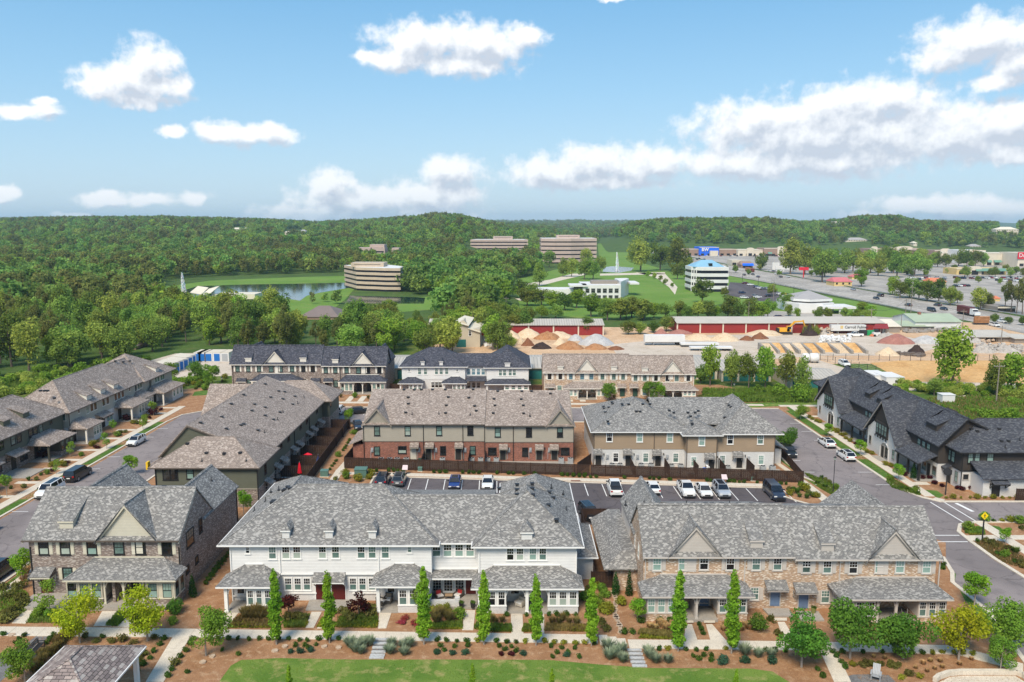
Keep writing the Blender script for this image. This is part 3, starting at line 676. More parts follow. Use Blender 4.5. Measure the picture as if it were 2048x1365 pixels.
hip(B,-30.97,-21.5,LY+.6,100.2,EB-.02,KB*.85,GR,trim=TW)
hip(B,-4.2,7.5,79.4,93.2,EB3,KB3,GR,trim=TW)
hip(B,-1.5,7.47,88.,100.2,EB3-.02,.6,GR,trim=TW)
YC0=80.75; EC0=az(ZC(350,495),YC0)+.1; part('siding_wall',BX(-30.,-22.2,93.21,99.6,0,EB-.2),SW,B); part('siding_wall',BX(-.8,6.8,92.91,99.6,0,EB3-.2),SW,B); rc=slope_y(ZC(400,188),YC0,EC0,.71)
gable_x(B,-14.2,1.6,YC0,EC0,rc[1],rc[2],rc[1]+8,rc[2]-4.5,GR)
gutter(B,-8.,YC0,-4.,YC0,EC0,TW)
part('rear_roof',MB().slab([(-13.5,rc[1]+.1,rc[2]-.15),(-2.,rc[1]+.1,rc[2]-.15),(-2.,98,rc[2]-3.6),(-13.5,98,rc[2]-3.6)],.2),GR,B)
plB=SY(LY,EB,KB)
for x in (533,852,1171): hip_dormer(B,ZB(x,542),ZB(x+53,545),ZB(x,490),plB,KB,GR,SW,TW)
plB2=SY(79.4,EB3,KB3)
hip_dormer(B,ZC(762,470),ZC(830,475),ZC(790,428),plB2,KB3,GR,SW,TW)
W=dict(**kw)
wins(B,'F',80.25,ZB,[(461,650,GT),(560,648,DB),(641,647,DB),(830,646,DB),(927,645,DT),(1116,645,DT),(1197,645,TT),(1294,645,GT)],.78,1.32,**W)
wins(B,'F',80.25,ZB,[(278,630,GD)],.42,.7,**W); wins(B,'F',80.25,ZC,[(60,530,GT)],.42,.7,**W)
wins(B,'F',81.25,ZC,[(229,537,DT),(299,537,DP),(371,537,DP),(440,537,DP)],.86,1.33,**W)
wins(B,'F',79.95,ZC,[(692,561,GD),(753,561,DB),(834,560,TP),(896,560,DT)],.74,1.3,**W)
wins(B,'F',80.33,ZB,[(578,880,DT),(648,880,DT),(716,880,DT),(1056,880,DT),(1126,880,DT),(1196,880,DT)],.72,1.32,**W)
for x0,x1 in ((550,745),(1030,1224)):
 a,b=ax(ZB(x0,0),80.33),ax(ZB(x1,0),80.33); z=az(ZB(0,940),80.33)
 part('window_ledge',BX(a-.1,b+.1,80.2,80.33,z-.16,z-.02),TW,B)
for x in (832,950): door(B,'F',80.33,ax(ZB(x,930),80.33),.15,1.45,1.85,'door_maroon',TW)
awning(B,'F',80.33,ax(ZB(752,870),79.3),ax(ZB(990,872),79.3),2.62,3.3,1.05,GR,TW)
pp=[at(ZB(705,1080)),at(ZB(1025,1080)),at(ZB(1050,1004)),at(ZB(735,1004))]
part('terrace',MB().slab([(x,y,.14) for x,y in pp],.16),PS,B)
# left porch with bay
xl,xr,ze=porch_roof(B,80.25,77.2,ZB(42,903),ZB(462,900),ZB(262,735),ZB(393,735),GR,TW)
bx=lambda x:ax(ZB(x,950),77.6)
bay(B,bx(265),bx(455),77.6,80.2,.78,ze-.16,BW,TW,3,g=DT,side='R')
post(B,bx(116),77.7,.1,ze-.16,.17,TW,'RD',.8); 
part('floor_slab',BX(bx(100),bx(265),77.5,80.2,0,.1),PS,B)
wins(B,'F',80.33,ZB,[(228,925,GD)],.8,.8,style='fx',**W)
# middle porch
def porch2(x0p):
 xl,xr,ze=porch_roof(B,80.25,77.2,ZB(1178,898),ZC(185,762),ZB(1370,730),ZC(85,620),GR,TW)
 bx=lambda x:ax(ZB(x,950),77.6); cx=lambda x:ax(ZC(x,850),77.6)
 bay(B,bx(1385),cx(180),77.6,80.2,.78,ze-.16,BW,TW,3,g=DT,side='R')
 post(B,bx(1240),77.7,.1,ze-.16,.17,TW,'RD',.8)
 part('floor_slab',BX(bx(1225),bx(1385),77.5,80.2,0,.1),PS,B)
 wins(B,'F',80.33,ZB,[(1336,915,GD)],.8,.8,style='fx',**W)
porch2(0)
# sunken middle porch
xl,xr,ze=porch_roof(B,81.25,79.3,ZC(175,712),ZC(480,712),ZC(205,655),ZC(485,655),GR,TW)
wins(B,'F',81.25,ZC,[(233,755,GD),(303,755,GD),(374,755,GD)],.95,1.4,style='grid',**W)
door(B,'F',81.25,ax(ZC(445,775),81.25),.35,1.1,2.2,'door_maroon',TW)
part('porch_wall',BX(ax(ZC(183,880),78.6),ax(ZC(345,880),78.6),78.5,78.75,0,.95).box(ax(ZC(345,880),78.6),ax(ZC(376,880),78.6),78.4,78.8,0,1.25),BW,B)
part('floor_slab',BX(-8.5,-3.7,78.3,81.2,0,.3),PS,B)
# right porch
xl,xr,ze=porch_roof(B,79.95,77.,ZC(445,775),ZC(1155,777),ZC(590,632),ZC(1003,632),GR,TW)
bx=lambda x:ax(ZC(x,850),77.4)
bay(B,bx(487),bx(668),77.4,79.9,.8,ze-.16,BW,TW,3,g=DDD)
bay(B,bx(928),bx(1118),77.4,79.9,.8,ze-.16,BW,TW,3,g=DB,side='R')
post(B,bx(797),77.5,.1,ze-.16,.16,TW,'LR',.95); post(B,bx(662),77.5,.8,ze-.16,.06,TW,'R',.8); post(B,bx(934),77.5,.8,ze-.16,.06,TW,'L',.8)
part('floor_slab',BX(bx(668),bx(928),77.3,79.9,0,.12),PS,B)
part('porch_wall',BX(bx(797)-.06,bx(797)+.06,77.8,79.9,.1,ze-.2),SW,B)
wins(B,'F',80.02,ZC,[(722,790,GD)],.9,.7,style='fx',**W)
door(B,'F',80.02,bx(860),.12,1.,2.1,DD)
for fx,zf,Y,z0 in ((148,ZB,80.25,0),(511,ZB,80.25,3.1),(1240,ZB,80.25,2.9),(495,ZC,79.95,3),(1103,ZC,79.95,2.8)): downspout(B,'F',Y,ax(zf(fx,640),Y)+.05,z0,5.8,TW)
# right lean-to behind
part('wall',BX(6.9,9.2,85.5,90.5,0,2.7),BW,B)
hip(B,6.0,9.6,85.,95,2.85,.5,GR,trim=TW)
for pts in (((555,187),(590,178),(470,272),(545,195),(575,168),(460,282)),): vents(B,[ZB(*q) for q in pts],SX(-31.0,EB,KB))
vents(B,[ZB(1438,258)],SX(-7.75,EB,-KB)); 
vents(B,[ZB(*q) for q in ((450,200),(410,270),(328,340),(508,185))],SX(-31.0,EB,KB),True)
vents(B,[ZC(*q) for q in ((735,160),(735,190),(690,212),(622,152),(735,128))],SX(-4.2,EB3,KB3))
vents(B,[ZC(*q) for q in ((830,122),(830,152),(834,192),(936,175),(962,210),(932,256),(982,350))],SX(7.5,EB3,-KB3))
vents(B,[ZC(*q) for q in ((950,145),(1024,183),(1043,285))],SX(7.5,EB3,-KB3),True)
vents(B,[ZC(x,178) for x in (335,360,385,420,575,600,620)],lambda p:(aty(p,rc[1]+1)[0],rc[1]+1,rc[2]-.55))
# ---- C: tan brick townhouse, front right
C=thing('townhouse','tan brick townhouse with two greige gables and two blue doors, rightmost of the front row','house',(28.,78.5,0),group='townhouses of the front row')
cY=78.55; cx0,cm,cx1=13.72,29.3,44.2; EC=az(ZD(700,565),78.1)+.1; YRc=82.7; ZRc=az(ZD(700,217),YRc); K1=(ZRc-EC)/(YRc-78.1)
plC=SY(78.1,EC,K1); dz=az(ZE(300,581),78.1)+.1-EC; plC2=SY(78.1,EC+dz,K1)
part('wall',MB().prism([(cY,0),(cY,EC),(YRc,ZRc-.3),(87.6,5.7),(95.,5.7),(95,0)],'x',cx0,cm),BT,C)
part('wall',MB().prism([(cY+.01,0),(cY+.01,EC+dz),(YRc,ZRc-.3+dz),(87.6,5.7+dz),(95.,5.7+dz),(95,0)],'x',cm,cx1),BT,C)
gable_x(C,cx0-.15,cm,78.1,EC,YRc,ZRc,87.8,5.7,GR,trim=TGR)
gable_x(C,cm+.01,cx1+.5,78.1,EC+dz,YRc,ZRc+dz,87.8,5.7+dz,GR,trim=TGR)
gutter(C,cx0-.15,78.1,cm,78.1,EC,TGR); gutter(C,cm+.02,78.1,cx1+.4,78.1,EC+dz,TGR)
part('rear_roof',MB().slab([(18.,YRc+.1,ZRc-.12),(cm,YRc+.1,ZRc-.12),(cm,94.5,6.),(18,94.5,6.)],.18),GR,C)
part('rear_roof',MB().slab([(cm+.02,YRc+.1,ZRc-.12+dz),(41,YRc+.1,ZRc-.12+dz),(41,94.5,6.+dz),(cm+.02,94.5,6.+dz)],.18),GR,C)
wx,wz=aty(ZD(262,40),95.5); gable_y(C,cx0-.2,5.9,wx,wz,2*wx-cx0+.2,5.9,YRc+1.5,95.5,GR,trim=TGR)
part('siding_wall',BX(cx0-.06,cx0,88,95.,2.9,5.6),'siding_greige',C)
wx2,wz2=aty(ZE(330,66),95.5); gable_y(C,wx2-4,5.3,wx2,wz2,wx2+4,5.3,YRc+1.5,95.5,GR)
cross_gable(C,cY,ZD(621,363),ZD(432,563),ZD(798,563),78.1,EC,K1,GR,'siding_greige',TGR)
cross_gable(C,cY,ZE(619,388),ZE(425,582),ZE(783,582),78.1,EC+dz,K1,GR,'siding_greige',TGR)
shed_dormer(C,ZD(966,502),ZD(1046,504),ZD(1000,455),plC,K1,GR,'siding_greige',TGR)
shed_dormer(C,ZE(137,522),ZE(217,524),ZE(180,472),plC2,K1,GR,'siding_greige',TGR)
kS=dict(frame=TW,casing=TGR,shut=TGR); kN=dict(frame=TW,casing=TGR)
wins(C,'F',cY,ZD,[(366,607,PP),(837,605,GD),(1003,605,TT),(1140,605,DT),(1325,622,DT)],.86,1.3,**kS)
wins(C,'F',cY-.001,ZD,[(533,602,GP),(668,600,GD)],.88,1.4,**kN)
wins(C,'F',cY,ZE,[(42,624,DT),(175,625,DT),(342,627,GD),(813,625,GP)],.86,1.3,**kS)
wins(C,'F',cY-.001,ZE,[(510,620,GP),(642,620,GP)],.88,1.4,**kN)
for zf,xa,xb,za,zb in ((ZD,562,640,556,653),(ZE,540,612,577,672)):
 part('siding_panel',BX(ax(zf(xa,0),cY),ax(zf(xb,0),cY),cY-.05,cY,az(zf(0,zb),cY),az(zf(0,za),cY)),'siding_greige',C)
wins(C,'F',cY,ZD,[(992,795,GT)],.86,1.35,**kS); wins(C,'F',cY,ZE,[(162,815,GT)],.86,1.35,**kS)
for zf,x,z0 in ((ZD,290,2.9),(ZD,928,2.8),(ZE,255,2.6),(ZE,893,0)): downspout(C,'F',cY,ax(zf(x,640),cY),z0,5.5,TGR)
for xd,aw0,aw1,zf in ((1122,1075,1217,ZD),(1305,1262,1405,ZD)):
 dd=0 if xd<1200 else -.28
 door(C,'F',cY,ax(zf(xd,840),cY),.32+dd,1.0,2.05,'door_blue',TGR)
 awning(C,'F',cY,ax(zf(aw0,780),77.4),ax(zf(aw1,780),77.4),2.62+dd,3.2+dd,1.15,GR,TS)
for cs in (((1090,948),(1245,948),(1210,900),(1045,900)),((1290,975),(1440,975),(1400,918),(1255,918))):
 part('terrace',MB().slab([(*at(ZD(*q)),.2) for q in cs],.3),PS,C)
xl,xr,ze=porch_roof(C,cY,75.3,ZD(273,812),ZD(997,815),ZD(388,673),ZD(812,673),GR,TGR)
bx=lambda x:ax(ZD(x,880),75.8)
bay(C,bx(298),bx(492),75.8,cY,.85,ze-.16,BT,TGR,3,g=PP,frame=TW); bay(C,bx(757),bx(948),75.8,cY,.85,ze-.16,BT,TGR,3,g=DT,frame=TW)
post(C,bx(621),75.9,.3,ze-.16,.12,TGR,'LR',.9); post(C,bx(760),75.86,.85,ze-.16,.07,TGR,'L',.7)
part('porch_wall',BX(bx(612),bx(617),76.2,cY,.3,ze-.2),'siding_stone',C)
part('floor_slab',BX(bx(492),bx(757),75.6,cY,0,.3),PS,C)
wins(C,'F',cY,ZD,[(663,830,GD)],.8,.7,style='fx',**kN); door(C,'F',cY,bx(712),.3,.95,2.1,'door_blue',TGR); door(C,'F',cY,bx(545),.3,.95,2.1,DD,TGR)
xl,xr,ze=porch_roof(C,cY,75.0,ZE(262,832),ZE(988,832),ZE(358,692),ZE(803,692),GR,TGR)
bx=lambda x:ax(ZE(x,880),75.5)
bay(C,bx(285),bx(490),75.5,cY,.6,ze-.16,BT,TGR,3,g=DT,side='L',frame=TW); bay(C,bx(760),bx(945),75.5,cY,.6,ze-.16,BT,TGR,3,g=DT,side='R',frame=TW)
post(C,bx(500),75.6,.1,ze-.16,.12,TGR,'R',.8); post(C,bx(620),75.6,.1,ze-.16,.12,TGR,'LR',.8)
part('floor_slab',BX(bx(490),bx(760),75.3,cY,0,.1),PS,C)
# left annexe
part('wall',BX(11.2,cx0-.02,82.6,95,0,2.75),BT,C)
part('siding_wall',BX(10.9,cx0-.05,85.,96,0,2.7),'siding_greige',C)
part('annexe_roof',MB().slab([(10.,82.0,2.85),(cx0-.05,82.0,2.85),(cx0-.05,84.,4.1),(12.2,84.,4.1)],.16).slab([(10.,82.0,2.85),(12.2,84.,4.1),(12.2,97,4.1),(10.,97.,2.85)],.16).slab([(12.2,84.,4.1),(cx0-.05,84.,4.1),(cx0-.05,97,4.1),(12.2,97,4.1)],.16),GR,C)
wins(C,'L',cx0,ZD,[(226,452,GD),(250,520,GP)],.8,1.4,**kN)
vents(C,[ZD(*q) for q in ((680,207),(720,209),(975,207),(600,188),(785,183),(895,190),(1115,190))],lambda p:(aty(p,84)[0],84.,ZRc-.62))
vents(C,[ZE(*q) for q in ((265,226),(243,222),(75,205))],lambda p:(aty(p,84)[0],84.,ZRc-.62+dz)); vents(C,[ZE(*q) for q in ((430,170),(433,192))],SX(wx2,wz2,-(wz2-5.3)/4))
vents(C,[ZD(*q) for q in ((165,208),(283,206),(556,180),(833,180))],lambda p:(aty(p,84)[0],84.,ZRc-.62),True)
# ================================================================== middle rows
BR='shingle_brown'
def ac_unit_proto():
 t=thing('ac_unit','x','air conditioner',(0,0,0))
 pb('cabinet',BX(-.42,.42,-.42,.42,.1,.92).box(-.47,.47,-.47,.47,0,.1),'ac_grey',t)
 g=MB()
 for i in range(9):
  z=.17+i*.08; g.box(-.44,.44,-.44,-.42,z,z+.03).box(-.44,.44,.42,.44,z,z+.03)
  g.box(-.44,-.42,-.41,.41,z,z+.03).box(.42,.44,-.41,.41,z,z+.03)
 pb('grille',g,MG,t)
 pb('fan_guard',MB().cyl(0,0,.92,.97,.38,14),MD,t)
 pb('fan_hub',MB().cyl(0,0,.97,1.0,.12,8),MG,t['x'] if 'x' in t else t)
 return t
AC=ac_unit_proto(); AC_used=[False]
def ac(x,y,label,group='air conditioning units behind the townhouses',rz=0):
 if not AC_used[0]:
  AC.location=(x,y,0); AC['label']=label; AC['group']=group; AC_used[0]=True; return
 copy_tree(AC,None,(x,y,0),rz,label,group)
def meter(T,face,plane,a,z,mat=MG):
 m=BX(-.2,.2,-.16,0,0,.75).box(-.28,-.22,-.1,-.02,-1.2,.3).cyl(.0,-.2,.2,.45,.11,8)
 if 'mt' not in _cache: _cache['mt']=m.mesh('electric_meter',mat)
 ob('electric_meter',_cache['mt'],T,Vec(locof(face,plane,a,z))-T.location,ROT[face])
def lamp_wall(T,face,plane,a,z,mat=MD):
 if 'wl' not in _cache: _cache['wl']=BX(-.07,.07,-.2,-.04,0,.3).box(-.04,.04,-.06,0,.25,.33).mesh('wall_lamp',MD)
 ob('wall_lamp',_cache['wl'],T,Vec(locof(face,plane,a,z))-T.location,ROT[face])
# ---- E: red brick / taupe rear facade, centre
E_=thing('townhouse','townhouse rear of taupe siding over red brick with two end gables','house',(-7.5,131,0),group='townhouses of the middle rows')
eY=131.; ex0,ex1=-25.3,10.45; em=-4.6
EE=az(Y5(900,376),132-1.5)+.1; eyE=130.5
kE=.40; rE=slope_y(Y5(700,78),eyE,EE,kE); YRe,ZRe=rE[1],rE[2]
plE=SY(eyE,EE,kE); dE=-.25
zb=az(Y5(500,512),eY)
part('siding_wall',BX(ex0,em,eY-.06,YRe+5,zb,EE-.19).prism([(eY-.06,EE-.2),(YRe,ZRe-.3),(YRe+5,EE-.2)],'x',ex0+.05,em),'siding_taupe',E_)
part('siding_wall',BX(em+.01,ex1,eY-.05,YRe+5,zb-.15,EE-.19+dE).prism([(eY-.05,EE-.2+dE),(YRe,ZRe-.3+dE),(YRe+5,EE-.2+dE)],'x',em+.01,ex1-.05),'siding_taupe',E_)
part('wall',BX(ex0+.04,em,eY,YRe+4.9,0,zb-.002),'brick_red',E_); part('wall',BX(em+.01,ex1-.04,eY+.01,YRe+4.9,0,zb-.155),'brick_red',E_)
part('band_board',BX(ex0-.02,em,eY-.12,eY-.06,zb-.05,zb+.13).box(em+.01,ex1+.02,eY-.11,eY-.05,zb-.2,zb-.02),TTP,E_)
gable_x(E_,ex0+.2,em,eyE,EE,YRe,ZRe,YRe+5.2,EE,BR); gable_x(E_,em+.01,ex1-.2,eyE,EE+dE,YRe,ZRe+dE,YRe+5.2,EE+dE,BR)
gutter(E_,ex0+5.,eyE,em,eyE,EE,TBR); gutter(E_,em+.05,eyE,ex1-5,eyE,EE+dE,TBR)
for (ap,l,r,dd) in ((Y5(262,237),Y5(133,383),Y5(390,380),0),(Y5(1800,243),Y5(1678,388),Y5(1928,392),dE)):
 xa,za=aty(ap,eY-.5); xl,zl=aty(l,eY-.5); xr,zr=aty(r,eY-.5); zl=(zl+zr)/2
 gable_y(E_,xl,zl,xa,za,xr,zl,eY-.5,YRe+3,BR,trim=TTP)
 part('gable_wall',MB().prism([(xl+.35,zl-.1),(xr-.35,zl-.1),(xa,za-.35)],'y',eY-.12,eY+1),'siding_taupe',E_)
 s=MB(); 
 for i in range(-3,4): s.box(xa+i*.24-.02,xa+i*.24+.02,eY-.145,eY-.12,za-1.35,za-.55-abs(i)*.3)
 part('gable_batten',s,TTP,E_); part('band_board',BX(xl+.3,xr-.3,eY-.16,eY-.12,zl-.1,zl+.06),TTP,E_)
wins(E_,'F',eY-.06,Y5,[(268,428,GT),(524,428,(GP,GBL)),(787,427,TP),(1048,425,GD),(1277,440,TP),(1538,440,GD),(1797,440,(GT,GD))],.85,1.5,**kb)
wins(E_,'F',eY,Y5,[(268,595,GT),(820,592,GD),(1068,590,GT),(1506,604,GD)],.85,1.4,**kb)
wins(E_,'F',eY,Y5,[(479,586,DB),(1231,598,GD),(1841,598,GD)],1.3,1.15,**kb)
for i,(xd,x0,x1,yf,yt,dm) in enumerate(((572,527,604,563,516,'door_cream'),(697,655,732,563,516,DD),(947,908,982,563,516,DD),(1320,1285,1360,576,527,DD),(1623,1592,1665,578,530,DD),(1750,1716,1794,578,530,DD))):
 a,z=aty(Y5(xd,640),eY); door(E_,'F',eY,a,.25,.95,2.1,dm,TTP)
 zf=az(Y5(x0,yf),eY-1); awning(E_,'F',eY,ax(Y5(x0,0),eY-1),ax(Y5(x1,0),eY-1),zf,zf+.55,1.0,BR,TTP)
 lamp_wall(E_,'F',eY,a+.95,2.1)
for xm in (228,620,760,1005,1370,1550,1708): meter(E_,'F',eY,ax(Y5(xm,600),eY),1.6)
for xx in (655,985,1167,1407): downspout(E_,'F',eY-.06,ax(Y5(xx,400),eY),0,EE-.3,TB)
for xx in (150,1917): downspout(E_,'F',eY-.06,ax(Y5(xx,400),eY)+(.1 if xx<200 else -.1),0,EE-.5,TB)
vents(E_,[Y5(*q) for q in ((527,150),(862,148),(1034,153),(529,203),(846,217),(506,277),(840,281),(1096,262),(1083,222),(492,86),(578,86),(637,84),(730,84),(838,84),(1070,84))],plE)
vents(E_,[Y5(*q) for q in ((1245,163),(1472,165),(1238,282),(1493,284),(1276,98),(1477,98),(1558,98),(1716,118),(1490,217),(1252,217))],SY(eyE,EE+dE,kE))
vents(E_,[Y5(*q) for q in ((560,290),(785,287),(1046,295),(1545,300))],plE,True)
part('wall',BX(-27.2,ex0+.03,131.8,137,0,2.7),'brick_red',E_)
part('lean_roof',MB().slab([(-27.9,131.2,2.8),(ex0-.01,131.2,3.9),(ex0-.01,140,3.9),(-27.9,140,2.8)],.15),BR,E_)
# ---- F: taupe siding over white brick, hipped, right of centre
F_=thing('townhouse','townhouse rear of tan siding over white brick with grey hipped roofs','house',(28.5,127.5,0),group='townhouses of the middle rows')
fY=127.6; EF=az(Y6(500,349),127.1)+.1; zb=az(Y6(500,488),fY)
fx=lambda x,Y=fY:ax(Y6(x,400),Y)
part('siding_wall',BX(13.5,fx(955),fY,145,zb,EF-.19),'siding_tan',F_); part('wall',BX(13.54,fx(952),fY+.05,144.9,0,zb-.002),BW,F_)
YF2=125.9; EF2=az(Y6(1080,378),125.4)+.1; zb2=az(Y6(1080,517),YF2)
part('siding_wall',BX(fx(958,YF2),fx(1207,YF2),YF2,140,zb2,EF2-.19),'siding_tan',F_); part('wall',BX(fx(962,YF2),fx(1203,YF2),YF2+.05,139.9,0,zb2-.002),BW,F_)
YF3=126.6; EF3=az(Y6(1450,367),126.1)+.1; zb3=az(Y6(1450,508),YF3); f1=fx(1682,YF3)
part('siding_wall',BX(fx(1207,YF3)+.02,f1,YF3,144,zb3,EF3-.19),'siding_tan',F_); part('wall',BX(fx(1207,YF3)+.04,f1-.04,YF3+.05,143.9,0,zb3-.002),BW,F_)
rr=slope_y(Y6(520,84),127.1,EF,.45); kk=.45
hip(F_,13.0,29.6,127.1,127.1+16.6*1.1,EF,kk,GR,trim=TW)
hip(F_,fx(925,125.4),fx(1252,125.4),125.4,141,EF2,kk,GR,trim=TW)
hip(F_,33.9,44.3,126.1,143.4,EF3,.78,GR,trim=TW)
part('roof',MB().slab([(24,130,EF+.6),(40,130,EF+.6),(40,137.3,EF+3.6),(24,137.3,EF+3.6)],.15).slab([(24,137.3,EF+3.6),(40,137.3,EF+3.6),(40,145,EF+.2),(24,145,EF+.2)],.15),GR,F_)
wins(F_,'F',fY,Y6,[(323,387,GD),(571,389,GP),(818,390,GP)],.9,1.5,**kw)
wins(F_,'F',YF2,Y6,[(1080,419,GP)],.9,1.5,**kw); wins(F_,'F',YF3,Y6,[(1313,407,GD),(1560,407,GT)],.9,1.5,**kw)
wins(F_,'F',fY+.05,Y6,[(375,555,GD),(620,556,GT),(866,557,GT)],.85,1.5,**kw)
wins(F_,'F',YF2+.05,Y6,[(1014,587,GP)],.85,1.5,**kw); wins(F_,'F',YF3+.05,Y6,[(1248,575,GT),(1565,574,GP)],.85,1.5,**kw)
for xd,x0,x1,yf,pl in ((232,203,274,524,fY),(478,448,522,524,fY),(721,692,770,528,fY),(1160,1130,1212,558,YF2),(1388,1365,1450,545,YF3)):
 a=ax(Y6(xd,570),pl+.05); door(F_,'F',pl+.05,a,.2,.95,2.1,DD,TGR)
 zf=az(Y6(x0,yf),pl-1); awning(F_,'F',pl+.05,ax(Y6(x0,0),pl-1),ax(Y6(x1,0),pl-1),zf,zf+.6,1.05,GR,TS); lamp_wall(F_,'F',pl+.05,a+.9,2.1); meter(F_,'F',pl+.05,a+1.5,1.4)
for xx,pl in ((197,fY),(690,fY),(960,YF2),(1205,YF2),(1680,YF3)): downspout(F_,'F',pl,ax(Y6(xx,400),pl),0,EF-.3,TBR)
part('wall',BX(f1+.01,f1+2.1,129.5,137,0,2.6),BW,F_)
part('lean_roof',MB().slab([(f1+2.9,128.8,2.7),(f1+2.9,138,2.7),(f1,138,3.9),(f1,128.8,3.9)],.15),GR,F_)
vents(F_,[Y6(*q) for q in ((427,120),(480,122),(595,120),(655,120),(543,181),(573,181))],SY(127.1,EF,kk))
vents(F_,[Y6(*q) for q in ((275,140),(280,155),(317,147),(343,105),(350,118),(290,186),(310,262))],SX(13.,EF,kk))
vents(F_,[Y6(*q) for q in ((814,172),(850,190),(965,190),(1025,190),(1050,176),(1000,280),(988,220))],SY(125.4,EF2,kk))
vents(F_,[Y6(*q) for q in ((1216,132),(1188,170),(1268,230),(1270,106),(1285,118),(1302,130),(1318,144))],SX(33.9,EF3,.78))
# ---- D: long green townhouse running away from the camera, middle left
D=thing('townhouse','long dark green townhouse with brown roof running away, left of the fenced yards','house',(-44,108.6,0),group='townhouses of the middle rows')
dX=-36.95; ED=6.0
dS=lambda x,y:atx(Y4(x,y),dX)
part('siding_wall',BX(-50.4,-36.05,108.6,116.5,2.75,5.82),'siding_green',D); part('wall',BX(-50.36,-36.09,108.64,116.45,0,2.748),BBR,D)
part('band_board',BX(-50.45,-36.0,108.52,108.6,2.68,2.84).box(-36.05,-35.98,108.52,116.5,2.68,2.84),TTP,D)
part('siding_wall',BX(-52.,dX,116.5,151.4,2.75,5.85).prism([(-52,5.8),(-48.2,10.2),(dX,5.8)],'y',115.2,152),'siding_green',D); part('wall',BX(-51.96,dX-.04,116.45,151.4,0,2.748),BBR,D)
part('siding_wall',BX(-50,-35.6,151.4,160.,2.75,5.82),'siding_green',D); part('wall',BX(-49.9,-35.64,151.44,159.9,0,2.748),BBR,D)
part('gable_wall',MB().prism([(-52.9,5.5),(-44,5.5),(-44,8.9),(-48.2,10.1)],'y',114.9,115.1),'siding_green',D)
hip(D,-51.2,-35.6,108.1,118.3,ED,.62,BR,trim=TBR)
gable_y(D,-52.7,5.7,-48.15,10.55,-36.35,ED,114.6,153.,BR,trim=TBR)
part('gutter',BX(-36.36,-36.24,116.6,151.3,5.82,5.97),TBR,D)
hip(D,-50.,-34.85,150.6,161.,ED-.02,.60,BR,trim=TBR)
# west-facing cross wing
for yc in (146.,124.):
 part('gable_roof',MB().slab([(-56.5,yc-5.5,5.4),(-48.3,yc-5.5,5.4),(-48.3,yc,10.4),(-56.5,yc,10.4)],.16).slab([(-56.5,yc,10.4),(-48.3,yc,10.4),(-48.3,yc+5.5,5.4),(-56.5,yc+5.5,5.4)],.16) if yc>130 else MB().slab([(-54.5,yc-9,4.2),(-51.5,yc-9,5.9),(-51.5,yc-2,5.9),(-54.5,yc-2,4.2)],.14),BR,D)
part('siding_wall',MB().prism([(140.8,0),(151.2,0),(151.2,5.2),(146,10.1),(140.8,5.2)],'x',-56.2,-52.),'siding_green',D)
wins(D,'F',108.6,Y4,[(150,885,GD),(212,885,GD)],1.05,1.6,**kb); wins(D,'F',108.6,Y4,[(357,880,TP)],.9,1.5,**kb)
part('downspout',BX(-50.5,-50.38,108.46,108.58,0,5.8).box(-36.1,-35.98,108.44,108.56,0,5.8).box(-36.93,-36.83,117,117.1,0,5.8).box(-36.93,-36.83,131,131.1,0,5.8).box(-36.93,-36.83,141,141.1,0,5.8),TB,D)
wins(D,'R',-36.05,Y4,[(1027,840,GD)],.8,1.3,**kb)
wins(D,'R',dX,Y4,[(1165,610,GD),(1232,548,GD),(1340,445,GD),(1397,393,GD),(1486,305,GD)],1.1,1.5,**kb)
wins(D,'R',dX-.04,Y4,[(1155,825,GD),(1320,630,GD),(1380,640,GT),(1478,470,GD),(1500,470,GD)],1.2,1.5,**kb)
wins(D,'R',-35.6,Y4,[(1607,250,GD)],.8,1.4,**kb)
for y in (112.3,119.7,123.2,129.3,132.6,139.2,142.6,148.): 
 awning(D,'R',dX-.04 if y>116 else -36.09,y-.9,y+.9,2.45,3.1,1.2,BR,TS); door(D,'R',dX-.04 if y>116 else -36.09,y,.2,.95,2.1,DD,TTP)
for i in range(8): meter(D,'R',dX-.04,118+i*4.2,1.3)
vents(D,[Y4(*q) for q in ((930,266),(907,323),(640,378),(1025,293),(1074,203),(1026,367),(1100,402),(810,452),(834,442),(680,484),(960,498),(1183,218),(1145,148),(1200,155),(1290,195),(1271,266),(1157,337))],SX(-36.35,6.,-.386))
vents(D,[Y4(*q) for q in ((1136,402),(1184,333),(1315,255),(1018,515),(1371,200))],SX(-36.35,6.,-.386),True)
vents(D,[Y4(*q) for q in ((332,617),(502,700),(802,698),(660,705))],SY(108.1,6.,.62)); vents(D,[Y4(*q) for q in ((462,768),(857,766),(658,712))],SY(108.1,6.,.62),True)
vents(D,[Y4(*q) for q in ((451,430),(724,262),(835,180),(1027,85))],SX(-48.15,10.6,-.386))
part('yellow_flue',BX(-53.4,-53.1,112,112.8,4.5,5.6),'paint_yellow',D)
